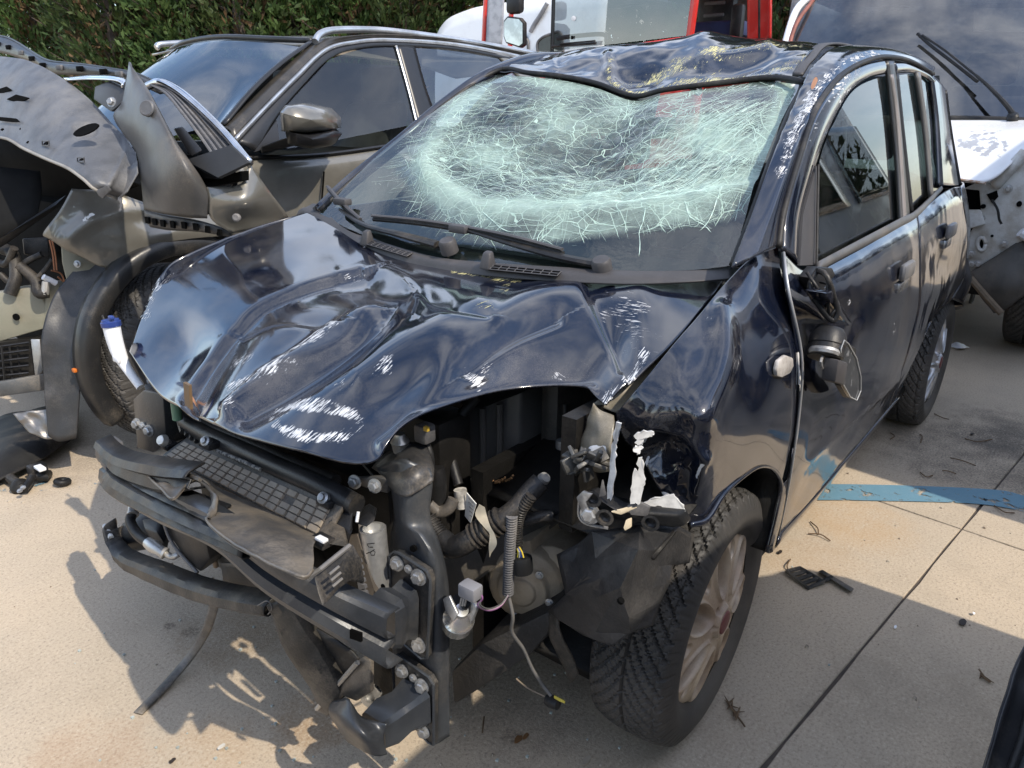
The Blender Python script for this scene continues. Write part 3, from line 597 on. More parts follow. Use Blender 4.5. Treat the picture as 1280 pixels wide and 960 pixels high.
# wing drain channel (bare olive inner flange along the bonnet gap)
ch = [[U(x, y, y=yy) for x, y, yy in a] for a in (((742, 504, .60), (780, 478, .63), (825, 446, .645), (862, 408, .66)), ((762, 508, .63), (796, 482, .655), (835, 448, .67), (868, 410, .675)), ((772, 512, .655), (803, 486, .685), (838, 442, .70), (872, 400, .695)))]
grid('wing_channel', ch, 14, 40, OLIVE, CAR, disp=lambda q, uv, P: -.012*np.sin(uv[:, 0]*math.pi)+.003*fbm(P, 20, 3), paint=lambda q, uv, P: {'scrw': .5*uv[:, 1]*0+.4}, thick=.003, out=(0, 0, 1))
# indicator on the wing
MB().prism([U(a, b, y=.806) for a, b in ((965, 462), (968, 450), (977, 443), (986, 446), (987, 456), (982, 466), (972, 471), (966, 469))], (0, .010, 0)).build('side_indicator', M('clear_lens', (.50, .47, .44), .15, col2=(.38, .35, .32), scale=60), CAR, bevel=.004)
# --- left doors
def door_cols(topl, botl, ys, ts=(0, .10, .3, .5, .72, 1)):
    out = []
    for a, b in zip(topl, botl): out.append([U(a[0]+(b[0]-a[0])*t, a[1]+(b[1]-a[1])*t, y=y) for t, y in zip(ts, ys)])
    return out
YS = (.752, .783, .808, .815, .806, .752)
ft = [(988, 338), (1012, 338), (1040, 326), (1080, 305), (1118, 284), (1146, 268)]
fb = [(974, 666), (990, 652), (1020, 617), (1052, 579), (1085, 540), (1110, 511)]
fc = door_cols(ft, fb, YS)
fc[0] = [U(978, 315, y=.735), U(984, 362, y=.775), U(1000, 440, y=.806), U(999, 500, y=.812), U(987, 590, y=.803), U(972, 668, y=.752)]
fc[1] = [U(1006, 338, y=.752), U(1008, 372, y=.783), U(1016, 440, y=.808), U(1014, 500, y=.815), U(1003, 580, y=.806), U(988, 652, y=.752)]
fc[5] = [U(1146, 268, y=.752), U(1149, 292, y=.783), U(1150, 345, y=.808), U(1147, 392, y=.815), U(1131, 452, y=.806), U(1110, 511, y=.752)]
fc[4] = [U(1118, 283, y=.752), U(1120, 308, y=.783), U(1122, 362, y=.808), U(1118, 412, y=.815), U(1104, 478, y=.806), U(1086, 539, y=.752)]
def door_d(q, uv, P): return -.012*gau(q, 1040, 430, 40, 50)+.006*ridge(q, [(1010, 578), (1060, 530), (1128, 470)], 5)-.008*gau(q, 1060, 390, 30, 20)-.006*gau(q, 1130, 400, 14, 26)+.0015*fbm(P, 5, 3)-.004*ridge(q, [(1075, 400), (1062, 430)], 5)
def door_p(q, uv, P):
    return {'scrw': .55*gau(q, 1120, 410, 8, 30)+.4*gau(q, 1040, 400, 40, 30)+.5*gau(q, 1068, 380, 8, 8), 'scrh': .12+.3*ridge(q, [(1010, 578), (1128, 470)], 5)+.3*gau(q, 1060, 480, 40, 40), 'prim': .9*ridge(q, [(1001, 440), (1001, 500), (994, 560), (984, 620)], 1.6)}
FD = grid('front_door', fc, 110, 110, PAINT, CAR, door_d, door_p, thick=.004, out=(0, 1, 0)); FD['label'] = 'black front door with a smashed wing mirror'
MB().tube([p[0]+np.array([0, .004, 0]) if False else p for p in [fc[0][i]+np.array([.003, .004, 0]) for i in range(6)]], .003, 6, smooth=5).build('door_edge_trim', M('bare_door_edge', (.45, .45, .45), .4, .5), FD, angle=180)
rt = [(1148, 267), (1162, 255), (1176, 243), (1190, 234), (1201, 233)]
rb = [(1112, 509), (1125, 492), (1139, 455), (1158, 412), (1196, 372)]
rc = door_cols(rt, rb, YS)
rc[0] = [p+np.array([-.008, 0, 0]) for p in fc[5]]
rc[1] = [U(1162, 255, y=.752), U(1165, 279, y=.783), U(1166, 328, y=.808), U(1162, 378, y=.815), U(1147, 437, y=.806), U(1122, 495, y=.752)]
rc[2] = [U(1176, 243, y=.752), U(1179, 266, y=.783), U(1181, 312, y=.808), U(1177, 358, y=.815), U(1164, 400, y=.81), U(1146, 436, y=.80)]
rc[3] = [U(1190, 235, y=.752), U(1193, 256, y=.783), U(1197, 296, y=.808), U(1194, 336, y=.815), U(1183, 365, y=.812), U(1168, 396, y=.805)]
rc[4] = [U(1201, 233, y=.752), U(1204, 252, y=.783), U(1209, 288, y=.808), U(1208, 325, y=.815), U(1204, 348, y=.812), U(1190, 374, y=.805)]
RD = grid('rear_door', rc, 70, 80, PAINT, CAR, lambda q, uv, P: -.010*gau(q, 1178, 330, 14, 18)+.002*fbm(P, 6, 3), lambda q, uv, P: {'scrh': .12+0*q[:, 0], 'scrw': .4*gau(q, 1190, 260, 10, 14)}, thick=.004, out=(0, 1, 0))
# sill under the doors
grid('sill', [[U(974, 668, y=.745), U(1050, 582, y=.745), U(1122, 497, y=.745)], [U(970, 684, y=.742), U(1050, 588, y=.742), U(1126, 497, y=.742)], [U(966, 690, y=.66), U(1048, 594, y=.66), U(1128, 500, y=.66)]], 8, 30, PAINT, CAR, thick=.004, out=(0, 1, -.3))
# rear quarter, tail, tailgate
tl = rc[4]; q1 = [np.array([-2.42, .715, 1.04]), np.array([-2.42, .74, .98]), np.array([-2.45, .77, .86]), np.array([-2.5, .785, .72]), np.array([-2.52, .81, .62]), np.array([-2.55, .80, .50])]
q2 = [np.array([-2.60, .60, 1.03]), np.array([-2.64, .62, .96]), np.array([-2.70, .66, .82]), np.array([-2.76, .70, .70]), np.array([-2.8, .755, .58]), np.array([-2.78, .74, .42])]
q3 = [np.array([-2.72, .50, 1.02]), np.array([-2.80, .52, .96]), np.array([-2.86, .53, .82]), np.array([-2.92, .53, .70]), np.array([-2.93, .53, .56]), np.array([-2.9, .5, .38])]
q4 = [p*np.array([1, -1, 1]) for p in q3]; q5 = [p*np.array([1, -1, 1]) for p in q2]; q6 = [np.array([-1.6, -.745, 1.03]), np.array([-1.6, -.78, .95]), np.array([-1.6, -.8, .8]), np.array([-1.6, -.8, .7]), np.array([-1.6, -.79, .5]), np.array([-1.6, -.74, .27])]
q7 = [p+np.array([1.35, 0, -.02]) for p in q6]
grid('rear_quarter', [tl, q1, q2, q3], 40, 30, PAINT, CAR, thick=.004, out=(0, 1, 0))
grid('tailgate', [q3, q4], 12, 30, PAINT, CAR, thick=.004, out=(-1, 0, 0))
grid('offside_panel', [q4, q5, q6, q7], 40, 30, PAINT, CAR, thick=.004, out=(0, -1, 0))['label'] = 'far side of the body, mostly hidden'
# --- left greenhouse: frames and glass
fgl = [[S(1022, 331, -.012), S(1060, 311, -.012), S(1125, 277, -.012)], [S(1022, 268, -.012), S(1070, 230, -.012), S(1121, 200, -.012)], [S(1024, 205, -.012), S(1066, 160, -.012), S(1116, 140, -.012)], [S(1036, 165, -.012), S(1068, 112, -.012), S(1110, 93, -.012)]]
grid('front_door_glass', fgl, 20, 20, GLASS, FD, out=(0, 1, 0))
rgl = [[S(1140, 262, -.012), S(1164, 244, -.012), S(1175, 234, -.012)], [S(1131, 170, -.012), S(1158, 165, -.012), S(1172, 165, -.012)], [S(1122, 94, -.012), S(1148, 92, -.012), S(1166, 98, -.012)]]
grid('rear_door_glass', rgl, 20, 20, GLASS, RD, out=(0, 1, 0))
def band(name, outer, inner, mat, parent, n=60, off=.0, thick=.012, paint=None):
    return grid(name, [[p+np.array([0, off, 0]) for p in outer], [lerp(a, b, .5)+np.array([0, off+.003, 0]) for a, b in zip(outer, inner)], [p+np.array([0, off-.004, 0]) for p in inner]], 8, n, mat, parent, paint=paint, thick=thick, out=(0, 1, .2))
# front frame: from the mirror sail up the pillar, over the top, to the B post
band('front_door_frame', [S(980, 312), S(984, 262), S(1003, 192), S(1020, 143), S(1040, 111), S(1057, 93), S(1082, 80), S(1108, 74)], [S(1000, 330), S(1004, 268), S(1022, 206), S(1036, 166), S(1051, 135), S(1067, 111), S(1090, 97), S(1110, 92)], PAINT, FD, paint=lambda q, uv, P: {'scrw': .9*gau(q, 1050, 110, 26, 30, -50)+.5*gau(q, 1020, 160, 14, 40), 'scrh': .9*gau(q, 1060, 95, 30, 14, -30)})
sail = [S(1000, 332, -.004), S(1004, 268, -.004), S(1021, 207, -.004), S(1022, 331, -.004)]
MB().prism([s_ for s_ in sail], (0, -.006, 0)).build('mirror_sail', TRIM, FD)
MB().tube([S(1021, 331, .004), S(1022, 268, .004), S(1023, 206, .004)], .003, 6).build('sail_seal', RUBBER, FD)
band('b_pillar_trim', [S(1108, 76), S(1114, 130), S(1121, 200), S(1126, 284)], [S(1118, 76), S(1124, 130), S(1131, 200), S(1138, 272)], M('b_pillar_black', (.03, .029, .028), .35, dust=.1), FD, 30, .004)
band('b_pillar_edge', [S(1110, 93), S(1117, 140), S(1122, 200), S(1127, 280)], [S(1114, 93), S(1121, 140), S(1126, 200), S(1131, 278)], M('b_pillar_grey', (.20, .18, .17), .4), FD, 30, .008)
band('rear_door_frame', [S(1118, 78), S(1136, 79), S(1160, 90), S(1170, 100)], [S(1120, 92), S(1140, 91), S(1158, 97), S(1166, 104)], PAINT, RD, 30)
band('rear_frame_post', [S(1119, 92), S(1127, 170), S(1138, 264)], [S(1124, 92), S(1132, 170), S(1142, 262)], RUBBER, RD, 20, .002)
band('rear_window_divider', [S(1145, 90), S(1156, 165), S(1163, 246)], [S(1150, 90), S(1160, 165), S(1166, 244)], M('divider_grey', (.13, .125, .12), .45), RD, 20, .004)
band('c_pillar', [S(1164, 92), S(1171, 150), S(1175, 233)], [S(1184, 112), S(1190, 160), S(1203, 236)], PAINT, CAR, 30, .0)
band('belt_moulding', [S(1022, 326, .008), S(1060, 306, .008), S(1125, 272, .008), S(1146, 261, .008), S(1176, 232, .008)], [S(1020, 342, .012), S(1060, 320, .012), S(1125, 286, .012), S(1147, 272, .012), S(1177, 240, .012)], M('belt_grey', (.075, .072, .07), .42, col2=(.055, .053, .052), dust=.2), FD, 40, .003)
cp_ = [S(1184, 112), S(1190, 160), S(1203, 236)]
grid('tail_lamp', [cp_, [p+np.array([-.05, -.02, 0]) for p in cp_], [p+np.array([-.09, -.09, 0]) for p in cp_]], 6, 14, M('smoked_lens', (.012, .011, .012), .12, ior=1.6), CAR, thick=.02, out=(0, 1, 0))
grid('rear_screen', [[np.array([-2.62, y, 1.02]) for y in (-.62, 0, .62)], [np.array([-2.52, y*.86, 1.46]) for y in (-.62, 0, .62)]], 6, 8, glass_mat('rear_privacy_glass', (.16, .18, .18), ior=1.5, dirt=.3), CAR, out=(-1, 0, 0))
# far side windows and pillar
SR = lambda x, z: np.array([x, -(.745-.28*(z-1.0)), z])
grid('offside_glass', [[SR(-.55, 1.02), SR(-1.3, 1.03), SR(-2.3, 1.05)], [SR(-.95, 1.40), SR(-1.4, 1.43), SR(-2.25, 1.42)]], 8, 12, GLASS, CAR, out=(0, -1, 0))
MB().tube([U(398, 266, y=-.69), U(440, 226, y=-.67), U(500, 178, y=-.63), U(560, 128, y=-.60), U(622, 89, y=-.56), np.array([-1.3, -.585, 1.50]), np.array([-2.2, -.585, 1.49]), np.array([-2.6, -.6, 1.40])], .024, 8, smooth=5).build('offside_pillar', PAINT, CAR, angle=180)
MB().tube([SR(-1.32, 1.0), SR(-1.32, 1.45)], .03, 8).build('offside_b_pillar', PAINT, CAR)
# far wing edge under the bonnet
grid('offside_wing', [[U(370, 270, y=-.74), U(300, 290, y=-.78), U(225, 322, y=-.79), U(200, 345, y=-.80)], [np.array([-.2, -.80, .80]), np.array([.05, -.80, .78]), np.array([.3, -.80, .74]), np.array([.36, -.79, .72])]], 20, 30, PAINT, CAR, thick=.004, out=(0, -1, .4), disp=lambda q, uv, P: .006*fbm(P, 9, 3))
# --- handles
def handle(c, ln):
    o = MB().box(c, (ln, .022, .05)).build('door_handle', M('handle_grey', (.16, .16, .165), .35, dust=.3), FD if c[0] > -1.4 else RD, bevel=.014)
    MB().box(c+np.array([.0, -.006, -.045]), (ln*.95, .012, .03)).build('handle_recess', M('handle_chrome', (.4, .4, .41), .25, .8), o, bevel=.004)
handle(U(1134, 338, y=.815), .12); handle(U(1189, 288, y=.812), .11)
# --- smashed wing mirror
base = MB().prism([U(*p, y=.765) for p in ((997, 345), (1008, 332), (1024, 333), (1028, 342), (1018, 352), (1004, 368))], (0, .03, 0)).build('mirror_base', PLASTIC, FD, bevel=.004)
cage = MB()
oc = [U(1022, 338, y=.80), U(1034, 346, y=.83), U(1046, 384, y=.85), U(1044, 398, y=.85), U(1036, 398, y=.84), U(1012, 362, y=.80)]
cage.tube(oc+[oc[0]], .006, 6, smooth=3)
for a, b in ((0, 5), (1, 4), (2, 4)): cage.tube([oc[a], oc[b]], .0035, 5)
for t in (.25, .5, .75): cage.tube([lerp(oc[1], oc[2], t), lerp(oc[0], oc[4], t)], .003, 5)
cage.tube([U(1008, 340, y=.79), U(1030, 372, y=.83)], .0035, 6)
cage.build('mirror_arm_cage', PLASTIC, FD, angle=180)
MB().prism([U(*p, y=.80) for p in ((1003, 362), (1014, 358), (1040, 397), (1038, 404), (1028, 396), (1012, 376))], (0, .045, 0)).build('mirror_foot_shell', PAINT, FD, bevel=.006)
c = U(1036, 418, y=.84); ax = U(1031, 445, y=.845)-c
mm = MB().lathe(c-ax*.25, ax, [(0, .028), (.012, .036), (.035, .038), (.037, .036), (.060, .037), (.064, .034), (.066, .01)], 22).build('mirror_pivot', PLASTIC, FD)
MB().lathe(U(1031, 437, y=.845), ax, [(0, .030), (.006, .032), (.012, .030)], 20).build('pivot_ring', ZINC, mm)
MB().tube([U(1031, 440, y=.845), U(1026, 452, y=.85), U(1030, 462, y=.85), U(1034, 450, y=.85)], .003, 6, smooth=4).build('pivot_spring', ZINC, mm)
MB().prism([U(*p, y=.85) for p in ((1030, 446), (1042, 450), (1038, 478), (1026, 474))], (0, .03, 0)).build('mirror_motor', TRIM, FD, bevel=.004)
MB().prism([U(*p, y=.835) for p in ((1042, 425), (1054, 432), (1052, 460), (1062, 492), (1052, 496), (1042, 480), (1046, 455))], (0, .03, 0)).build('mirror_housing_shard', PLASTIC, FD, bevel=.004)
gp = [U(*p, y=.875) for p in ((1054, 425), (1060, 430), (1070, 448), (1075, 470), (1075, 488), (1070, 500), (1062, 496), (1053, 480), (1049, 458), (1050, 436))]
MB().prism(gp, (.0, -.006, 0)).build('broken_mirror_glass', M('scuffed_mirror', (.075, .077, .08), .14, .6, col2=(.45, .45, .45), scale=45, lo=.58, hi=.66), FD)
MB().tube([p+np.array([0, .002, 0]) for p in gp+[gp[0]]], .0012, 6).build('mirror_glass_rim', M('glass_rim', (.45, .46, .46), .25), FD)
# --- wheels
def wheel_meshes():
    NT, R0, W0 = 720, .292, .088
    prof = []   # (y, r, tread coordinate or None)
    for k in range(37): s_ = -1+2*k/36; prof.append((s_*W0*.86, R0-.010*abs(s_)**3, s_))
    left = [(-.086, .262), (-.092, .245), (-.091, .225), (-.082, .205), (-.076, .200), (-.070, .192)]
    right = [(.0805, .274), (.086, .262), (.0905, .250), (.0925, .240), (.0925, .232), (.0905, .226), (.0895, .220), (.086, .210), (.081, .204), (.076, .199), (.070, .190)]
    P = [(y, r, None) for y, r in reversed(left)]+prof+[(y, r, None) for y, r in right]
    th = np.linspace(0, 2*math.pi, NT, endpoint=False); Y = np.array([p[0] for p in P]); R = np.array([p[1] for p in P])
    RR = np.tile(R, (NT, 1)); YY = np.tile(Y, (NT, 1))
    for j, p in enumerate(P):
        s_ = p[2]
        if s_ is None:
            continue
        a = abs(s_); ph = th*46/(2*math.pi)+.9*a**.75*3.6+(.5 if s_ > 0 else 0)
        f = ph % 1; g = np.where(f < .15, 1., 0)
        f2 = (th*92/(2*math.pi)-1.4*a*3+.3) % 1; g = np.maximum(g, np.where((f2 < .12) & (a > .12), .45, 0))
        if a < .05: g = np.maximum(g, .9)
        if .80 < a < .86: g = np.maximum(g, .35)
        RR[:, j] = R[j]-.0085*g
    for j, p in enumerate(P):
        if p[2] is None and p[0] > .07 and R[j] > .255: RR[:, j] -= .004*(((th*68/(2*math.pi)) % 1) < .25)
        if p[2] is None and p[0] < -.07 and R[j] > .255: RR[:, j] -= .004*(((th*68/(2*math.pi)) % 1) < .25)
    V = np.stack([RR*np.cos(th)[:, None], YY, RR*np.sin(th)[:, None]], -1).reshape(-1, 3); n = len(P)
    F = [(i*n+j, i*n+j+1, ((i+1) % NT)*n+j+1, ((i+1) % NT)*n+j) for i in range(NT) for j in range(n-1)]
    ty = bpy.data.meshes.new('tyre'); ty.from_pydata(V.tolist(), [], F); ty.update(); ty.materials.append(TYRE)
    ty.polygons.foreach_set('use_smooth', [True]*len(ty.polygons)); ty.set_sharp_from_angle(angle=math.radians(40))
    # wheel cover: seven loops pressed through a dished disc
    NA, NR = 630, 84; rs = np.linspace(0, .2, NR); V = np.zeros((NA, NR, 3)); mask = np.zeros((NA, NR))
    for i in range(NA):
        a = 2*math.pi*i/NA
        for j, r in enumerate(rs):
            y = .066+.020*(1-(r/.2)**2)
            if r < .034: y += .010
            elif r < .040: y += .010*(.040-r)/.006
            if r > .190: y -= .012*((r-.19)/.01)**2
            k = round(a/(2*math.pi/7)); da = a-k*2*math.pi/7; tx, tr = r*math.sin(da), r*math.cos(da)
            e = math.hypot(tx/(.024+.010*(tr-.09)/.08), (tr-.128)/.054); y += .007*math.exp(-((e-1.2)/.10)**2)
            dep = 1/(1+math.exp(min(50, (e-1.0)*55)))
            k2 = math.floor(a/(2*math.pi/7))+.5; db = a-k2*2*math.pi/7; ux, ur = r*math.sin(db), r*math.cos(db)
            e2 = math.hypot(ux/.015, (ur-.158)/.024); dep = max(dep, .75/(1+math.exp(min(50, (e2-.9)*22))))
            e3 = math.hypot(ux/.007, (ur-.046)/.010); dep = max(dep, .7/(1+math.exp((e3-.9)*10)))
            dep *= min(1, max(0, (.186-r)/.004)); mask[i, j] = dep; y -= .030*dep; V[i, j] = (r*math.cos(a), y, r*math.sin(a))
    F = []; n = NR
    for i in range(NA):
        i2 = (i+1) % NA
        for j in range(NR-1):
            if mask[i, j] > .985 and mask[i2, j] > .985 and mask[i, j+1] > .985 and mask[i2, j+1] > .985: continue
            F.append((i*n+j, i*n+j+1, i2*n+j+1, i2*n+j))
    hc = bpy.data.meshes.new('wheel_cover'); hc.from_pydata(V.reshape(-1, 3).tolist(), [], F); hc.update()
    hc.polygons.foreach_set('use_smooth', [True]*len(hc.polygons)); hc.set_sharp_from_angle(angle=math.radians(50))
    b = MB(); b.lathe((0, .028, 0), (0, 1, 0), [(-.10, .198), (-.02, .196), (.0, .19), (.004, .12), (.010, .05), (.010, .001)], 48)
    dk = bpy.data.meshes.new('steel_wheel'); dk.from_pydata([tuple(v) for v in b.V], [], b.F); dk.update(); dk.materials.append(DARK)
    b = MB(); b.lathe((0, .094, 0), (0, 1, 0), [(0, .027), (.004, .026), (.0055, .022), (.006, .0005)], 32)
    bd = bpy.data.meshes.new('badge'); bd.from_pydata([tuple(v) for v in b.V], [], b.F); bd.update(); bd.materials.append(REDM)
    bd.polygons.foreach_set('use_smooth', [True]*len(bd.polygons))
    return ty, hc, dk, bd
TYM, HCM, DKM, BDM = wheel_meshes()
HC2 = HCM.copy(); HCM.materials.append(HUBM); HC2.materials.append(HUBR)
def wheel(x, y, side, steer=0, camber=0, hc=HCM, parent=CAR, z=.289, s_=1., rot=0):
    base = Vector(root_loc(parent)); t = bpy.data.objects.new('wheel', TYM); COL.objects.link(t); t.parent = parent
    t.location = Vector((x, y, z))-base; t.scale = (s_, s_, s_)
    mt = Matrix.Rotation(steer+(math.pi if side < 0 else 0), 4, 'Z')@Matrix.Rotation(-camber, 4, 'X')@Matrix.Rotation(rot, 4, 'Y'); t.rotation_euler = mt.to_euler()
    for n_, me in (('wheel_cover', hc), ('steel_wheel', DKM), ('wheel_badge', BDM)):
        c_ = bpy.data.objects.new(n_, me); COL.objects.link(c_); c_.parent = t
    return t
wheel(-.012, .69, 1, math.radians(2.8), math.radians(2.1), rot=.35)['label'] = 'dust-brown front left wheel'
wheel(-2.3, .695, 1, 0, 0, HC2, rot=.1)['label'] = 'clean silver rear left wheel'
wheel(.0, -.69, -1); wheel(-2.3, -.69, -1, hc=HC2)
# --- cabin
grid('floor_pan', [[np.array([.25, y, .24]) for y in (-.72, 0, .72)], [np.array([-2.8, y, .24]) for y in (-.72, 0, .72)]], 4, 4, DARK, CAR, thick=.02, out=(0, 0, 1))
grid('dashboard', [[np.array([-.16, y, .95-.05*abs(y)]) for y in (-.66, -.3, 0, .3, .66)], [np.array([-.35, y, .97]) for y in (-.68, -.3, 0, .3, .68)], [np.array([-.55, y, .93]) for y in (-.68, -.3, 0, .3, .68)], [np.array([-.60, y, .80]) for y in (-.68, -.3, 0, .3, .68)], [np.array([-.5, y, .5]) for y in (-.68, -.3, 0, .3, .68)]], 24, 24, INTER, CAR, thick=.02, out=(0, 0, 1))
def seat(x, y, w=.5, dark=INTER):
    b = MB(); b.hexa([(x+.25, y-w/2, .30), (x+.25, y+w/2, .30), (x-.25, y+w/2, .28), (x-.25, y-w/2, .28), (x+.27, y-w/2, .52), (x+.27, y+w/2, .52), (x-.25, y+w/2, .47), (x-.25, y-w/2, .47)])
    s_ = b.build('seat', dark, CAR, bevel=.05)
    MB().hexa([(x-.18, y-w/2, .46), (x-.18, y+w/2, .46), (x-.34, y+w/2, .46), (x-.34, y-w/2, .46), (x-.40, y-w/2+.05, 1.08), (x-.40, y+w/2-.05, 1.08), (x-.50, y+w/2-.05, 1.08), (x-.50, y-w/2+.05, 1.08)]).build('backrest', dark, s_, bevel=.05)
    MB().hexa([(x-.40, y-.13, 1.12), (x-.40, y+.13, 1.12), (x-.48, y+.13, 1.12), (x-.48, y-.13, 1.12), (x-.43, y-.11, 1.30), (x-.43, y+.11, 1.30), (x-.50, y+.11, 1.30), (x-.50, y-.11, 1.30)]).build('headrest', dark, s_, bevel=.03)
seat(-1.0, .37); seat(-1.0, -.37); seat(-1.85, .33, .6); seat(-1.85, -.33, .6)
th = np.linspace(0, 2*math.pi, 33); sw = MB(); sc_ = np.array([-.66, .37, .93]); e1, e2 = np.array([0, 1., 0]), np.array([.42, 0, .9])
sw.tube([sc_+.18*(math.cos(a)*e1+math.sin(a)*e2) for a in th], .016, 8, caps=False)
for a in (0, math.pi, -math.pi/2): sw.tube([sc_, sc_+.18*(math.cos(a)*e1+math.sin(a)*e2)], .018, 6)
sw.lathe(sc_, (-.9, 0, .42), [(-.02, .06), (.02, .055), (.03, .02)], 16); sw.build('steering_wheel', PLASTIC, CAR, angle=60)
mi = U(770, 168, x=-.72); MB().box(mi+np.array([-.06, .05, .02]), (.03, .22, .06)).build('interior_mirror', PLASTIC, CAR, bevel=.012)
# bulkhead and inner wings so nothing shows through under the bonnet
MB().box((-.20, 0, .62), (.03, 1.36, .70)).build('bulkhead', DARK, CAR)
for s_ in (-1, 1): MB().box((.08, .60*s_, .72), (.52, .03, .22)).build('inner_wing', DARK, CAR)
# ------------------------------------------------------------------ the torn-open nose
def UX(l): return [U(a, b, x=c) for a, b, c in l]
def bolt(c, ax, r=.011, parent=CAR, name='bolt'):
    b = MB(); b.lathe(c, ax, [(0, r*1.35), (.003, r*1.35), (.0035, r*.95)], 16); b.lathe(c, ax, [(.003, r*.95), (r*1.0, r*.95), (r*1.15, r*.7), (r*1.16, .0005)], 6)
    return b.build(name, ZINC, parent, angle=25)
AX = np.array([1., .25, .12])
# main bumper beam, ribbed
T_ = [(122, 553, .62), (160, 583, .67), (205, 610, .71), (270, 642, .745), (335, 690, .75), (415, 735, .72), (488, 768, .665)]
B_ = [(129, 606, .62), (163, 632, .67), (203, 655, .71), (270, 686, .745), (335, 742, .75), (415, 793, .72), (487, 837, .665)]
Tp, Bp = UX(T_), UX(B_); rows = []
for t, o in ((0, -.022), (0, 0), (.05, .007), (.24, .010), (.42, .005), (.47, -.012), (.56, -.012), (.61, .005), (.80, .010), (.95, .006), (1, -.004), (1, -.03)):
    rows.append([lerp(a, b, t)+np.array([o, 0, -.002 if o < -.04 and t == 1 else 0]) for a, b in zip(Tp, Bp)])
A = crm(7, 70); BE = MB().sheet([A@np.array(r) for r in rows]).build('bumper_beam', FRAME, CAR, angle=28)
BE['label'] = 'ribbed bumper beam running bare across the nose'; md = BE.modifiers.new('t', 'SOLIDIFY'); md.thickness = .003
MB().prism(UX([(437, 787, .728), (451, 792, .722), (451, 803, .722), (437, 798, .728)]), (-.004, 0, 0)).build('beam_slot', DARKHOLE, BE)
# torn black carrier with sharp fins over the far end of the beam
for tp_, bt_, nm in (([(120, 552, .63), (145, 572, .66), (190, 583, .69), (235, 590, .69)], [(127, 575, .64), (150, 597, .67), (200, 615, .70), (238, 612, .70)], 'upper_carrier'), ([(133, 590, .66), (150, 605, .69), (215, 640, .73), (300, 676, .75)], [(127, 607, .66), (146, 624, .69), (215, 657, .735), (305, 698, .75)], 'lower_carrier'), ([(160, 594, .66), (185, 610, .69), (235, 632, .715), (268, 645, .725)], [(163, 606, .67), (187, 620, .70), (235, 645, .72), (268, 660, .73)], 'middle_carrier')):
    a, b = UX([(p, q, r+.02) for p, q, r in tp_]), UX([(p, q, r+.02) for p, q, r in bt_])
    ribbon(nm, [[p+np.array([-.035, 0, .006]) for p in a], a, [lerp(p, q, .25)+np.array([.008, 0, 0]) for p, q in zip(a, b)], [lerp(p, q, .45)+np.array([-.004, 0, 0]) for p, q in zip(a, b)], [lerp(p, q, .85)+np.array([.004, 0, 0]) for p, q in zip(a, b)], b, [p+np.array([-.03, 0, -.006]) for p in b]], 48, PLASTIC, CAR, rough=.004, seed=len(nm))
MB().prism(UX([(118, 552, .64), (128, 560, .65), (133, 590, .66), (126, 582, .65)]), (-.05, 0, 0)).build('carrier_tip', GREYPL, CAR, bevel=.003)
MB().lathe(U(156, 602, x=.68), (1, .2, 0), [(0, .010), (.004, .009), (.0041, .004), (-.003, .0005)], 14).build('carrier_hole', DARKHOLE, CAR)
# drooping lower lip, snapped in two
lp = [(133, 655, .62), (136, 675, .635), (150, 694, .65), (190, 711, .67), (240, 731, .685), (290, 744, .70), (336, 752, .70)]
lb = [(140, 664, .62), (146, 690, .635), (163, 714, .65), (200, 733, .67), (245, 751, .685), (290, 762, .70), (334, 770, .70)]
def lipsheet(name, a, b, n, mat, bul=.018):
    a, b = UX(a), UX(b)
    return ribbon(name, [[p+np.array([-.03, 0, .004]) for p in a], a, [lerp(p, q, .2)+np.array([bul*.5, 0, 0]) for p, q in zip(a, b)], [lerp(p, q, .7)+np.array([bul*.6, 0, 0]) for p, q in zip(a, b)], b, [p+np.array([-.03, 0, .004]) for p in b]], n, mat, CAR, rough=.006, seed=n)
lipsheet('lower_lip', lp, lb, 60, DUSTY)['label'] = 'scuffed lower bumper lip hanging free'
lipsheet('lower_lip', [(352, 748, .70), (372, 775, .69), (398, 815, .67), (418, 850, .655), (428, 872, .645)], [(336, 757, .705), (352, 800, .695), (378, 845, .675), (400, 880, .655), (412, 892, .645)], 40, DUSTY, .012)
MB().tube(UX([(131, 657, .62), (139, 672, .63)]), .007, 8).build('torn_lip_tip', M('bare_torn_edge', (.55, .55, .53), .5, col2=(.3, .3, .3)), CAR)
MB().tube(UX([(322, 757, .712), (334, 751, .714), (340, 760, .712), (335, 768, .71)]), .0012, 6, smooth=4).build('torn_lip_edge', GREYPL, CAR)
grid('undertray_flap', [UX([(346, 752, .66), (385, 775, .66), (420, 800, .65), (447, 826, .64)]), UX([(358, 790, .66), (390, 815, .65), (420, 840, .64), (446, 846, .63)]), UX([(372, 830, .65), (392, 852, .645), (415, 868, .635), (440, 866, .625)])], 10, 24, RUBBER, CAR, thick=.004, out=(1, 0, .3), disp=lambda q, uv, P: .008*fbm(P, 12, 3))
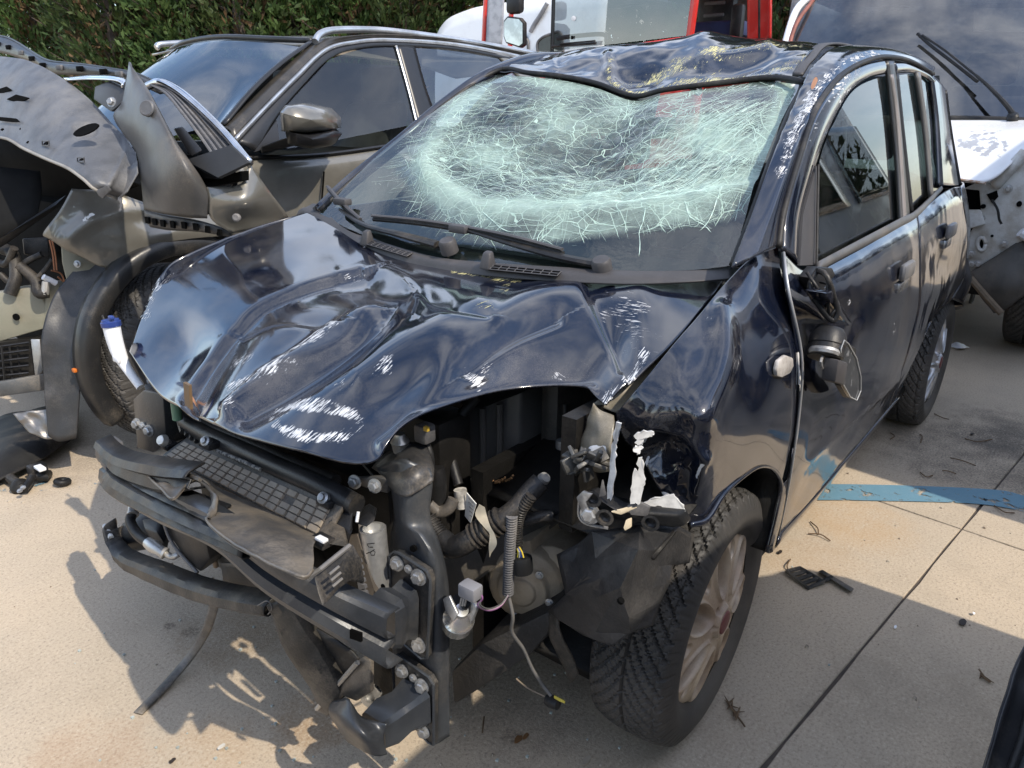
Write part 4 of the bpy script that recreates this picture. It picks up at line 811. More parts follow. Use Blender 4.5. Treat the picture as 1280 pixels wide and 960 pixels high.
# left mounting post
post = [[(470, 585, .50), (500, 574, .53), (538, 586, .50)], [(486, 604, .52), (507, 621, .545), (541, 602, .505)], [(492, 644, .53), (508, 654, .55), (538, 646, .51)], [(488, 668, .53), (522, 668, .55), (549, 676, .505)], [(486, 694, .53), (536, 694, .55), (558, 710, .505)], [(486, 725, .53), (540, 735, .55), (562, 746, .51)], [(488, 792, .53), (539, 800, .55), (562, 812, .52)], [(500, 850, .53), (540, 862, .55), (562, 872, .525)], [(536, 921, .535), (543, 931, .55), (562, 920, .53)]]
PO = grid('mounting_post', [UX(r) for r in post], 60, 16, FRAME, CAR, thick=.02, out=(1, 0, 0), angle=40)
MB().hexa(UX([(469, 586, .47), (500, 556, .47), (530, 556, .44), (541, 592, .45), (488, 606, .525), (507, 622, .547), (541, 603, .51), (541, 604, .505)])).build('post_head', M('worn_black_steel', (.030, .031, .033), .38, .2, col2=(.05, .05, .052), dust=.4), PO, bevel=.012)
grid('post_shoulder', [UX([(468, 586, .48), (484, 568, .48), (505, 556, .47), (530, 556, .45)]), UX([(478, 594, .51), (496, 596, .535), (518, 588, .525), (540, 580, .48)]), UX([(487, 605, .525), (507, 621, .55), (525, 612, .53), (542, 602, .505)])], 16, 16, bpy.data.materials['worn_black_steel'], PO, thick=.006, out=(1, 0, .6), disp=lambda q, uv, P: .004+.003*fbm(P, 14, 3))
MB().lathe(U(516, 686, x=.557), (1, .2, .1), [(-.004, .006), (.001, .006)], 14).build('post_hole', DARKHOLE, PO)
DKST = M('dark_coated_steel', (.020, .021, .023), .35, .2, col2=(.032, .033, .035), dust=.3, bump=.1)
def rim_of(poly, d, r=.003):
    mb = MB(); P = [p+np.array([d, 0, 0]) for p in poly]; mb.tube(P+[P[0]], r, 6); return mb
pu = UX([(487, 695, .566), (493, 690, .566), (500, 692, .566), (534, 714, .566), (538, 724, .566), (534, 822, .566), (527, 823, .566), (490, 792, .566)])
MP = MB().prism(pu, (-.012, 0, 0)).build('mounting_plate', DKST, PO); rim_of(pu, 0).build('plate_rim', FRAME, MP)
for x_, y_, r_ in ((497, 704, .0105), (511, 711, .006), (524, 721, .0115), (524, 806, .011)): bolt(U(x_, y_, x=.568), AX, r_, MP)
pl_ = UX([(491, 826, .566), (497, 818, .566), (536, 846, .566), (542, 856, .566), (542, 931, .566), (535, 928, .566), (512, 900, .566), (493, 870, .566)])
MP2 = MB().prism(pl_, (-.012, 0, 0)).build('mounting_plate', DKST, PO); rim_of(pl_, 0).build('plate_rim', FRAME, MP2)
for x_, y_, r_ in ((503, 838, .0105), (517, 847, .006), (528, 857, .011), (530, 914, .010)): bolt(U(x_, y_, x=.568), AX, r_, MP2)
def crashbox(near, far, n=6, amp=.012, mat=FRAME, name='crash_box'):
    N_, F_ = [np.array(p) for p in near], [np.array(p) for p in far]; rings = []
    for i in range(n*2+1):
        t = i/(n*2); ring = [lerp(a, b, t) for a, b in zip(N_, F_)]; c = sum(ring)/4
        s_ = 1+amp*14*(.5-.5*math.cos(t*n*2*math.pi/2))
        q = []
        for k in range(4):
            a, b = ring[k], ring[(k+1) % 4]
            for f in (.12, .5, .88): q.append(c+(lerp(a, b, f)-c)*s_)
        rings.append(q+[q[0]])
    mb = MB().sheet(rings); m_ = len(rings[0]); mb.add(rings[0][:-1], [tuple(range(12))]); mb.add(rings[-1][:-1], [tuple(range(12))])
    return mb.build(name, mat, CAR, angle=30)
crashbox(UX([(460, 744, .635), (494, 760, .635), (494, 812, .635), (462, 800, .635)]), UX([(500, 727, .57), (522, 744, .57), (521, 796, .57), (503, 788, .57)]), 3)['label'] = 'upper folded crash box'
crashbox(UX([(452, 888, .64), (481, 906, .64), (482, 938, .64), (455, 928, .64)]), UX([(503, 850, .57), (535, 868, .57), (536, 904, .57), (508, 897, .57)]), 3)['label'] = 'lower folded crash box'
grid('crash_box_cap', [UX([(411, 880, .655), (424, 874, .665), (436, 874, .67), (450, 893, .665), (466, 900, .655), (483, 906, .645)]), UX([(411, 888, .665), (422, 898, .69), (440, 912, .695), (456, 920, .69), (470, 924, .67), (480, 926, .65)]), UX([(413, 895, .655), (430, 922, .67), (448, 936, .675), (462, 943, .67), (474, 945, .66), (484, 943, .645)])], 16, 36, FRAME, CAR, thick=.004, out=(1, 0, .4), disp=lambda q, uv, P: .003*fbm(P, 18, 3))
MB().prism(UX([(392, 888, .64), (398, 874, .64), (447, 826, .64), (453, 821, .64), (463, 827, .64), (463, 866, .64), (445, 877, .64), (428, 870, .65), (408, 896, .65)]), (-.010, 0, 0)).build('support_bracket', M('scraped_bracket', (.055, .05, .045), .45, .3, col2=(.12, .11, .10), dust=.4), CAR, bevel=.003)
MB().tube(UX([(396, 886, .648), (447, 828, .648)]), .005, 6).build('bracket_edge', ALU, CAR)
b = MB(); b.lathe(U(466, 868, x=.575), (1, .3, .3), [(0, .022), (.012, .022), (.013, .012), (.004, .011), (.004, .001)], 18); b.build('tow_eye_socket', ALU, CAR)
grid('inner_gusset', [UX([(463, 826, .56), (490, 820, .56), (505, 850, .56)]), UX([(462, 870, .56), (480, 885, .56), (500, 880, .56)])], 4, 4, DARK, CAR, thick=.01, out=(1, 0, 0))
# bare aluminium pipe with its chalked number
pa, pb = U(466, 660, x=.575), U(474, 742, x=.575); ax = pb-pa; ln = np.linalg.norm(ax)
PIPE = MB().lathe(pa, ax, [(0.014, .001), (.013, .017), (0, .0185), (0, .0235), (ln*.5, .0235), (ln, .0235)], 28).build('aluminium_pipe', M('brushed_aluminium', (.55, .55, .54), .42, .75, col2=(.38, .38, .38), scale=30, dust=.15, bump=.1), CAR)
MB().box(pa+ax*.1+np.array([.004, -.024, 0]), (.006, .012, .03)).build('pipe_bracket', ALU, PIPE)
ink = MB()
for st in ([(462, 684), (466, 684)], [(459, 680), (468, 679)], [(459, 681), (461, 684)], [(458, 692), (463, 690), (468, 687)], [(463, 690), (464, 694), (468, 694), (469, 690), (466, 688)]):
    ink.tube([U(a, b, x=.602) for a, b in st], .0009, 4)
ink.build('marker_number', M('marker_ink', (.02, .02, .02), .6), PIPE)
MB().lathe(U(479, 733, x=.602), (1, .1, .1), [(0, .005), (.001, .005)], 12).build('pipe_stamp', DARKHOLE, PIPE)
# --- radiator shroud with its moulded grid
FL, FR, NR, NL = U(230, 552, x=.56), U(414, 634, x=.615), U(396, 668, x=.645), U(207, 569, x=.60)
def sq(u, v): return lerp(lerp(FL, FR, u), lerp(NL, NR, u), v)
nrm = np.cross(FR-FL, NL-FL); nrm /= np.linalg.norm(nrm); nrm *= np.sign(nrm[2])
SHR = grid('radiator_shroud', [[sq(u, v)-nrm*.004 for u in (-.03, .2, .4, .6, .8, 1.04)] for v in (-.32, 0, .5, 1.06)], 20, 60, DUSTY, CAR, thick=.006, out=(0, 0, 1), disp=lambda q, uv, P: .002*fbm(P, 10, 3))
SHR['label'] = 'dusty black radiator shroud with a moulded grid'
cells = MB(); rr = random.Random(2)
for i in range(17):
    for j in range(4):
        u0, u1, v0, v1 = (i+.085)/17, (i+.915)/17, (j+.07)/4, (j+.93)/4
        if rr.random() < .03: continue
        h = .0012+rr.random()*.001; q = [sq(u0, v0), sq(u1, v0), sq(u1, v1), sq(u0, v1)]
        c_ = sum(q)/4; cells.hexa([p-nrm*.003 for p in q]+[lerp(p, c_, .06)+nrm*h for p in q])
g_ = cells.build('shroud_cells', M('dusty_grid_cells', (.20, .175, .14), .6, col2=(.28, .24, .185), scale=30, dust=.9, dustcol=(.26, .215, .165), dscale=14, bump=.2), SHR)
ft_ = [(199, 576), (208, 571), (218, 577), (229, 583), (239, 589), (250, 595), (262, 601), (272, 607), (286, 614), (305, 624), (330, 636), (360, 651), (385, 664), (399, 670)]
fb_ = [(187, 597), (203, 613), (216, 625), (230, 612), (240, 603), (251, 603), (268, 620), (267, 640), (259, 653), (288, 680), (325, 699), (360, 716), (380, 724), (390, 716)]
xt = np.linspace(.61, .66, 14); xb = xt+np.array([.045*min(1, math.hypot(p[0]-q[0], p[1]-q[1])/22)+.0021*math.hypot(p[0]-q[0], p[1]-q[1]) for p, q in zip(ft_, fb_)])
a = [U(p[0], p[1], x=float(k)) for p, k in zip(ft_, xt)]; b_ = [U(p[0], p[1], x=float(k)) for p, k in zip(fb_, xb)]
FLG = grid('shroud_flange', [a, [lerp(p, q, .35)+np.array([.006, 0, .008]) for p, q in zip(a, b_)], [lerp(p, q, .75)+np.array([0, 0, .002]) for p, q in zip(a, b_)], b_], 26, 120, M('sandy_flange', (.055, .053, .051), .42, col2=(.14, .118, .09), scale=7, lo=.42, hi=.66, dust=.35, bump=.15), SHR, thick=.004, out=(1, 0, 1), disp=lambda q, uv, P: .003*fbm(P, 13, 3)+.006*(uv[:, 0] > .93)*(uv[:, 0]-.93)/.07)
MB().tube(b_, .0013, 6, smooth=5).build('flange_lip', M('dusty_torn_lip', (.12, .10, .078), .7, col2=(.07, .06, .05)), FLG, angle=180)
for (x0, y0), (x1, y1) in (((232, 592), (250, 600)), ((300, 655), (365, 690)), ((302, 660), (362, 694))): MB().tube([U(x0, y0, x=.69), U(x1, y1, x=.712)], .004, 6).build('moulded_rib', DUSTY, FLG)
wing = MB().prism(UX([(205, 571, .60), (170, 588, .66), (184, 597, .68), (192, 596, .69), (203, 585, .65), (212, 575, .62)]), (0, .004, -.006)).build('shroud_wing', DUSTY, SHR, bevel=.002)
MB().prism(UX([(170, 588, .665), (176, 600, .70), (186, 612, .715), (196, 602, .71), (192, 596, .695), (183, 597, .685)]), (-.004, 0, 0)).build('wing_lip', bpy.data.materials['dusty_torn_lip'], wing)
EB = MB().prism(UX([(393, 722, .775), (437, 682, .69), (448, 700, .685), (452, 729, .69), (436, 726, .72), (420, 738, .75), (403, 757, .785), (398, 742, .78)]), (-.006, 0, 0)).build('shroud_end_bracket', PLASTIC, SHR, bevel=.002)
for k in range(3): MB().tube([U(412+k*2, 718+k*7.5, x=.772), U(424+k*2, 708+k*7.5, x=.755)], .0022, 6).build('bracket_slot', M('slot_grey_%d' % k, (.16, .15, .14), .5), EB)
MB().tube(UX([(384, 722, .78), (400, 712, .77), (437, 682, .70)]), .004, 6).build('bracket_edge', M('edge_highlight', (.17, .16, .15), .45), EB)  # pale strip painting the highlight along the bracket's top edge
MB().hexa(UX([(394, 668, .65), (414, 650, .625), (432, 660, .62), (436, 682, .65), (395, 678, .675), (412, 668, .65), (430, 672, .65), (434, 684, .67)])).build('end_block', DUSTY, SHR, bevel=.003)
cl = MB().box(U(402, 676, x=.672), (.03, .04, .012)).build('clip_seat', PLASTIC, SHR, bevel=.003); MB().box(U(402, 674, x=.69), (.012, .022, .006)).build('white_clip', WHITEPL, cl, bevel=.002)
# upper tie bar, clips, brackets
def tb(name, pts, r, mat=PLASTIC, parent=CAR, seg=10, sm=5): return MB().tube(UX(pts), r, seg, smooth=sm).build(name, mat, parent, angle=60)
TIE = tb('radiator_tie_bar', [(233, 528, .535), (262, 545, .55), (300, 562, .565), (350, 585, .58), (400, 607, .59), (446, 632, .59)], .020, PLASTIC)
tb('tie_bar_rib', [(226, 518, .51), (262, 533, .53), (310, 553, .545), (365, 578, .56), (420, 602, .57)], .013, DARK, TIE)
tb('seal_strip', [(268, 562, .585), (300, 575, .595), (326, 587, .60)], .004, M('frayed_seal', (.22, .21, .19), .8, col2=(.05, .05, .05), scale=120, lo=.48, hi=.52), TIE)
rr = random.Random(4)
for k in range(9): MB().tube([U(222+k*7+rr.gauss(0, 2), 520+k*4, x=.53), U(228+k*6, 540+k*4, x=.56)], .006, 6).build('support_rib', PLASTIC, TIE)
for x_, y_, xx in ((256, 551, .60), (403, 622, .62), (205, 553, .575)):
    c = U(x_, y_, x=xx); MB().lathe(c, (.8, .2, .6), [(-.012, .011), (0, .011), (.002, .007), (.007, .006), (.008, .0005)], 14).build('shroud_screw', ZINC, CAR)
    MB().box(c-np.array([.012, 0, .012]), (.03, .035, .014)).build('screw_tab', PLASTIC, CAR, bevel=.003)
blk = MB(); blk.hexa(UX([(411, 645, .61), (430, 632, .60), (441, 640, .60), (441, 662, .60), (411, 655, .63), (413, 664, .635), (436, 676, .63), (440, 664, .62)])); blk.build('tie_bar_bracket', PLASTIC, CAR, bevel=.003)
MB().hexa(UX([(440, 640, .57), (462, 628, .56), (472, 634, .56), (470, 650, .57), (443, 655, .60), (458, 660, .60), (470, 650, .59), (460, 640, .58)])).build('bent_latch', PLASTIC, CAR, bevel=.004)
tb('latch_scrape', [(448, 640, .60), (446, 652, .605)], .003, WHITEPL)
ar_ = MB().prism(UX([(441, 598, .54), (470, 596, .535), (485, 600, .53), (484, 617, .53), (466, 613, .535), (444, 606, .54)]), (-.012, 0, 0)).build('latch_arm', M('dull_arm', (.10, .10, .10), .4, .4, dust=.4), CAR, bevel=.003)
for x_, y_ in ((444, 602), (469, 607)): bolt(U(x_, y_, x=.55), AX, .010, ar_)
tb('bonnet_stay', [(455, 580, .5), (470, 597, .52), (478, 603, .52)], .004, DARK)
# side column beside the pipe with saw-tooth edge
MB().prism(UX([(430, 672, .61), (446, 668, .60), (470, 745, .60), (456, 752, .61)]), (-.01, 0, 0)).build('radiator_side_rail', M('tan_grimy_rail', (.085, .07, .055), .6, col2=(.05, .042, .035), dust=.5), CAR)
st = MB()
for k in range(6): st.prism(UX([(440+k*1.6, 696+k*8, .625), (449+k*1.6, 700+k*8, .62), (450+k*1.6, 704+k*8, .62), (442+k*1.6, 705+k*8, .625)]), (-.006, 0, 0))
st.build('rail_teeth', GREYPL, CAR)
# radiator core
fn = MB(); ra, rb_, rc_, rd = U(256, 664, x=.60), U(360, 716, x=.64), U(352, 765, x=.60), U(262, 700, x=.57)
RAD = MB().prism([ra-np.array([.02, 0, -.12]), rb_-np.array([.02, 0, -.10]), rc_-np.array([.02, 0, .02]), rd-np.array([.02, 0, .02])], (-.03, 0, 0)).build('radiator', DARK, CAR)
for k in range(34):
    t = k/33; fn.tube([lerp(ra, rd, t), lerp(rb_, rc_, t)], .0011, 4)
for k in range(40):
    t = k/39; fn.tube([lerp(ra, rb_, t)-np.array([.004, 0, 0]), lerp(rd, rc_, t)-np.array([.004, 0, 0])], .0009, 4)
fn.build('radiator_fins', M('dusty_fins', (.20, .175, .145), .6, .5, col2=(.12, .10, .085), dust=.6), RAD)
tb('radiator_edge', [(262, 672, .605), (270, 708, .59)], .006, M('tan_edge', (.24, .2, .16), .5, .4), RAD)
grid('lower_apron', [UX([(276, 704, .63), (340, 712, .65), (390, 770, .65), (440, 828, .62)]), UX([(280, 735, .60), (340, 745, .62), (400, 800, .62), (440, 850, .60)])], 6, 20, DUSTY, CAR, thick=.004, out=(1, 0, 0))
MB().prism(UX([(203, 648, .64), (255, 668, .65), (262, 700, .64), (250, 716, .64), (236, 705, .64), (212, 672, .64)]), (-.10, 0, .02)).build('air_duct', PLASTIC, CAR, bevel=.006)
tb('duct_edge', [(203, 648, .645), (216, 680, .645), (247, 716, .645)], .004, GREYPL)
# fog pod and fluid hose behind the lip
MB().lathe(U(160, 672, x=.58), U(205, 655, x=.52)-U(160, 672, x=.58), [(0, .030), (.01, .042), (.06, .05), (.10, .052), (.13, .045)], 20).build('horn_pod', PLASTIC, CAR)
MB().hexa(UX([(176, 648, .57), (200, 646, .56), (214, 660, .56), (210, 690, .57), (180, 660, .60), (196, 665, .60), (205, 680, .60), (196, 690, .60)])).build('pod_bracket', PLASTIC, CAR, bevel=.006)
HO = tb('air_con_hose', [(166, 640, .63), (163, 652, .645), (172, 668, .655), (186, 679, .66)], .012, RUBBER)
MB().tube(UX([(167, 632, .62), (166, 644, .635)]), [.012, .014], 12).build('hose_ferrule', ALU, HO)
fz = UX([(185, 678, .66), (192, 683, .66), (200, 688, .66), (207, 692, .655)]); MB().tube(fz, [.013, .015, .012, .014], 12, smooth=4).build('hose_ferrule', ALU, HO)
tb('hose_pipe', [(207, 692, .655), (215, 696, .65), (221, 694, .645), (226, 688, .63)], .007, ALU, HO)
# far mounting post
FP = MB().prism(UX([(166, 499, .55), (178, 488, .55), (203, 492, .55), (208, 556, .56), (190, 566, .57), (171, 560, .57)]), (-.05, 0, 0)).build('far_mounting_post', DKST, CAR, bevel=.004)
MB().prism(UX([(178, 480, .50), (206, 498, .50), (216, 528, .52), (214, 560, .53), (200, 560, .53), (188, 520, .52)]), (-.06, 0, 0)).build('headlamp_carrier', PLASTIC, CAR, bevel=.006)
for x_, y_, r_ in ((172, 530, .011), (179, 532, .007), (187, 538, .011)): bolt(U(x_, y_, x=.562), AX, r_, FP)
MB().lathe(U(205, 551, x=.60), (.8, .2, .5), [(0, .014), (.006, .013), (.012, .010), (.013, .001)], 16).build('rubber_stop', ALU, CAR)
MB().tube(UX([(219, 500, .56), (222, 524, .56)]), .011, 12).build('coolant_sleeve', M('faded_green_sleeve', (.10, .19, .12), .5), CAR)
MB().prism(UX([(229, 478, .642), (236, 482, .645), (238, 512, .648), (231, 506, .646)]), (-.006, 0, 0)).build('bonnet_rust_fold', M('rusty_fold', (.16, .10, .05), .6, .3, col2=(.10, .09, .08)), CAR)
# washer filler neck
WN_ = tb('washer_filler_neck', [(139, 404, .49), (143, 424, .49), (150, 446, .49), (160, 463, .49), (176, 484, .485)], 0, WHITEPL)
bpy.data.objects.remove(WN_); nk = UX([(139, 406, .49), (143, 424, .49), (149, 442, .49), (160, 462, .49), (176, 484, .485)])
WN_ = MB().tube(nk, [.0215, .020, .018, .012, .011], 18, smooth=6).build('washer_filler_neck', WHITEPL, CAR, angle=60); WN_['label'] = 'white washer filler neck with a blue cap'
ax = nk[0]-nk[1]; MB().lathe(nk[0]-ax*.1, ax, [(0, .024), (.012, .0245), (.013, .022), (.018, .021), (.019, .001)], 24).build('blue_cap', BLUEPL, WN_)
MB().box(U(139, 397, x=.495), (.012, .016, .010)).build('cap_tab', BLUEPL, WN_, bevel=.003); MB().box(U(146, 449, x=.505), (.01, .028, .016)).build('neck_tab', WHITEPL, WN_, bevel=.003)
tb('neck_strap', [(128, 394, .48), (131, 402, .48), (136, 415, .48), (141, 430, .49)], .003, PLASTIC, WN_)
# --- engine bay
PLB = M('battery_black', (.06, .059, .057), .40, col2=(.085, .08, .075), dust=.5, dustcol=(.09, .08, .07), bump=.2)
c = U(620, 552, x=.20)
bt = MB(); bt.prism(UX([(574, 505, .24), (652, 488, .20), (650, 590, .20), (634, 602, .21), (602, 606, .23), (578, 594, .25)]), (-.22, 0, 0)); BT = bt.build('battery_box', PLB, CAR, bevel=.008)
for xa, xb2, yt, yb in ((603, 604, 510, 600), (624, 624, 505, 598)): MB().tube([U(xa, yt, x=.235), U(xb2, yb, x=.235)], .007, 8).build('box_rib', PLB, BT)
MB().prism(UX([(566, 503, .255), (600, 512, .26), (656, 490, .22), (655, 480, .20), (600, 490, .22), (566, 488, .23)]), (-.2, 0, .01)).build('battery_lid', PLASTIC, BT, bevel=.006)
MB().prism(UX([(578, 600, .28), (604, 610, .28), (640, 604, .25), (690, 576, .2), (692, 588, .2), (650, 612, .25), (612, 626, .28), (584, 622, .29)]), (-.1, 0, -.01)).build('battery_tray', PLASTIC, CAR, bevel=.006)
MB().box(U(720, 540, x=.05), (.22, .05, .30)).build('suspension_turret', M('dark_body_metal', (.035, .033, .030), .55, dust=.3), CAR, bevel=.02)
tb('turret_stud', [(702, 550, .2), (702, 560, .2)], .012, ZINC); tb('turret_rod', [(706, 505, .18), (707, 545, .19)], .007, DARK)
MB().prism(UX([(540, 705, .42), (700, 612, .2), (745, 600, .15), (742, 622, .15), (700, 655, .22), (560, 755, .42)]), (-.06, .0, .02)).build('chassis_rail', M('grimy_brown_steel', (.06, .055, .048), .6, .2, col2=(.04, .036, .032), dust=.5, dustcol=(.13, .11, .09)), CAR, bevel=.008)
MB().prism(UX([(545, 700, .40), (622, 650, .30), (628, 690, .30), (604, 735, .32), (562, 775, .40)]), (-.05, 0, 0)).build('gearbox_mount_cover', M('grimy_cover', (.045, .042, .038), .55, col2=(.03, .028, .026), dust=.5, dustcol=(.11, .10, .085)), CAR, bevel=.01)
gb = MB(); gc = U(654, 736, x=.32); gb.lathe(gc, (1, .4, .1), [(-.16, .085), (-.03, .085), (-.01, .075), (0, .055), (.012, .05), (.014, .03), (.02, .028), (.021, .001)], 24); gb.lathe(U(688, 722, x=.27), (1, .4, .1), [(-.16, .075), (0, .07), (.012, .05), (.014, .001)], 24)
gb.hexa([gc+np.array(p) for p in ((-.02, -.11, .05), (-.02, .0, .10), (-.02, .03, -.08), (-.02, -.10, -.07), (-.2, -.2, .12), (-.2, .0, .12), (-.2, .04, -.12), (-.2, -.2, -.1))]); GB = gb.build('gearbox', GEAR, CAR, bevel=.008)
for a_ in range(7):
    t = a_*6.283/7; bolt(gc+np.array([.003, .066*math.cos(t), .066*math.sin(t)]), (1, .4, .1), .006, GB)
MB().prism(UX([(563, 840, .44), (600, 806, .42), (690, 762, .35), (694, 784, .35), (660, 822, .38), (600, 862, .42), (565, 884, .44)]), (-.30, -.02, .03)).build('front_subframe', M('gritty_subframe', (.022, .021, .02), .6, .2, col2=(.04, .037, .034), dust=.4, dustcol=(.10, .09, .08), bump=.5, bscale=120), CAR, bevel=.01)
tb('brake_line', [(725, 650, .1), (715, 690, .15), (716, 730, .2), (700, 756, .25), (662, 772, .3), (650, 800, .32), (660, 815, .32)], .006, PLASTIC)
tb('brake_line', [(735, 660, .1), (726, 700, .15), (724, 740, .2), (705, 768, .25), (672, 782, .3), (664, 806, .32)], .005, PLASTIC)
def ribbed(name, pts, r, pitch=.007, amp=.12, mat=RUBBER, parent=CAR):
    P = crm(len(pts), 60)@np.array(UX(pts)); L_ = np.cumsum(np.r_[0, np.linalg.norm(np.diff(P, axis=0), axis=1)]); n = int(L_[-1]/pitch*4); s_ = np.linspace(0, L_[-1], n)
    Q = np.stack([np.interp(s_, L_, P[:, k]) for k in range(3)], -1); rr_ = [r*(1+amp*(1 if (i % 4) < 2 else -1)) for i in range(n)]
    return MB().tube(Q, rr_, 12).build(name, mat, parent, angle=50)
ribbed('loom_conduit', [(534, 648, .47), (544, 664, .47), (556, 678, .47)], .018, .006, .08)
tb('loom_tape', [(552, 674, .475), (566, 684, .475), (582, 678, .47), (594, 670, .46)], .021)
ribbed('loom_conduit', [(592, 671, .46), (610, 660, .445), (628, 648, .43)], .022, .0095, .14)
tb('loom_sleeve', [(626, 650, .43), (645, 636, .41), (662, 616, .38), (676, 602, .36)], .019)
MB().lathe(U(679, 599, x=.355), (0, .4, .5), [(0, .012), (.008, .010)], 12).build('sleeve_end', ALU, CAR)
ribbed('loom_branch', [(664, 620, .40), (653, 636, .41), (647, 655, .41), (646, 688, .41)], .0095, .005, .12, PLASTIC)
ribbed('loom_branch', [(640, 645, .43), (637, 690, .43), (635, 742, .43)], .0095, .005, .12, GREYPL)
PG = MB().lathe(U(651, 694, x=.41), (.1, .25, -1), [(0, .012), (.003, .019), (.008, .020), (.03, .019), (.034, .017), (.035, .001)], 18).build('multi_plug', PLASTIC, CAR)
for k, col in enumerate(((.6, .5, .05), (.6, .6, .55), (.05, .1, .4), (.6, .45, .05))): MB().tube(UX([(646+k, 684, .415), (648+k*1.5, 690, .42), (647+k*2.5, 697, .42)]), .0014, 5).build('plug_wire', M('wire_%d' % k, col, .4), PG)
tb('sensor_plug', [(650, 654, .38), (672, 646, .36), (690, 644, .34)], .011); tb('sensor_lead', [(688, 644, .34), (710, 640, .3), (735, 646, .25)], .004)
tb('battery_cable', [(596, 497, .29), (572, 525, .33), (562, 556, .35), (566, 582, .36), (573, 606, .37)], .0105, RUBBER)
tb('white_wrap', [(575, 612, .375), (578, 634, .375)], .013, M('yellowed_wrap', (.48, .46, .42), .6, col2=(.25, .24, .22), scale=60))
MB().prism(UX([(583, 616, .38), (595, 630, .38), (588, 654, .38), (581, 645, .38)]), (-.002, 0, 0)).build('printed_label', M('label_stock', (.62, .62, .60), .6), CAR)
lb_ = MB()
for k in range(5): lb_.tube([U(585.5+k*.4, 622+k*5.5, x=.3815), U(592-k*.6, 629+k*4.2, x=.3815)], .0008, 4)
lb_.build('label_lines', M('label_ink', (.05, .05, .05), .6), CAR)
grid('paper_tag', [UX([(599, 630, .45), (594, 644, .455), (606, 660, .475), (612, 668, .478), (611, 682, .48), (612, 697, .475)]), UX([(606, 634, .45), (609, 646, .455), (613, 658, .475), (618, 667, .478), (621, 680, .48), (614, 692, .475)])], 3, 20, PAPER, CAR, out=(1, 0, 0))
tb('dry_leaf_stem', [(608, 606, .32), (625, 600, .31)], .002, M('dry_leaf', (.22, .11, .04), .8))
rr = random.Random(9)
for k in range(7): MB().tube(UX([(612+k*4, 605-k*.8, .31), (618+k*4+rr.gauss(0, 2), 600-k*.6+rr.gauss(0, 2), .32)]), .0022, 5).build('dry_leaf', bpy.data.materials['dry_leaf'], CAR)
tb('coolant_pipe', [(536, 630, .44), (548, 640, .43), (560, 636, .42), (567, 624, .41)], .012, M('grey_hose', (.11, .10, .09), .5, dust=.4))
tb('vertical_hose', [(545, 585, .42), (548, 605, .42), (546, 628, .42)], .016, RUBBER)
tb('relay_lead', [(523, 545, .44), (536, 562, .45), (540, 590, .45)], .007, RUBBER); MB().box(U(531, 541, x=.46), (.03, .03, .035)).build('relay', GREYPL, CAR, bevel=.006)
MB().box(U(533, 536, x=.476), (.006, .009, .008)).build('relay_dot', M('amber_dot', (.6, .4, .05), .4), CAR)
MB().lathe(U(500, 552, x=.48), (0, 0, 1), [(-.02, .013), (-.004, .016), (0, .018), (.004, .016), (.010, .011), (.016, .010), (.018, .001)], 16).build('bonnet_buffer', ALU, CAR)
# horn with its plug
hc_ = U(574, 772, x=.54); HN = MB().lathe(hc_, (.3, .5, 1), [(-.035, .020), (-.03, .027), (-.005, .028), (0, .022), (.012, .018), (.02, .012), (.03, .012), (.031, .001)], 22).build('horn', M('yellow_zinc', (.60, .60, .54), .25, .9, col2=(.55, .52, .6), dust=.15), CAR)
MB().prism(UX([(553, 749, .555), (561, 745, .555), (572, 768, .56), (566, 778, .565), (556, 762, .56)]), (-.006, 0, 0)).build('horn_bracket', ZINC, HN, bevel=.002)
MB().prism(UX([(588, 752, .53), (596, 760, .53), (586, 785, .535), (578, 790, .54)]), (-.01, 0, 0)).build('horn_bracket', ZINC, HN, bevel=.002)
MB().box(U(578, 755, x=.53), (.03, .04, .02)).build('horn_cap', PLASTIC, HN, bevel=.004)
CN = MB().box(U(588, 738, x=.54), (.026, .036, .026)).build('grey_plug', M('light_grey_nylon', (.20, .20, .215), .45), CAR, bevel=.004)
for k in range(3): MB().tube(UX([(577+k*3, 747, .55), (575+k*3, 757, .55)]), .002, 5).build('plug_pin', ZINC, CN)
for k, col in enumerate(((.30, .12, .30), (.45, .35, .40), (.1, .1, .1))): tb('horn_wire', [(598+k, 738, .535), (603-k, 748, .53), (597+k*2, 757, .53), (612, 763-k, .5), (626, 757-k, .46), (635, 744, .44)], .0016, M('horn_wire_%d' % k, col, .5), CAR, 6)
WR = M('grey_loom_wire', (.13, .125, .12), .6)
tb('hanging_wire', [(635, 742, .43), (641, 770, .43), (640, 790, .42), (655, 812, .40), (665, 835, .39), (678, 856, .38), (689, 870, .38)], .0035, WR); tb('hanging_wire', [(645, 848, .40), (660, 860, .39), (686, 873, .38)], .0018, M('tan_wire', (.25, .2, .14), .6))
wp = MB().lathe(U(683, 874, x=.38), (0, 1, .1), [(0, .010), (.012, .013), (.028, .011), (.032, .004)], 12).build('wire_plug', PLASTIC, CAR)
for k in range(3): MB().tube(UX([(693, 870+k, .38), (699, 873+k*1.3, .38), (706, 877+k*.8, .38)]), .0016, 5).build('yellow_wire_end', M('yellow_wire_%d' % k, (.62, .50, .06), .5), wp)
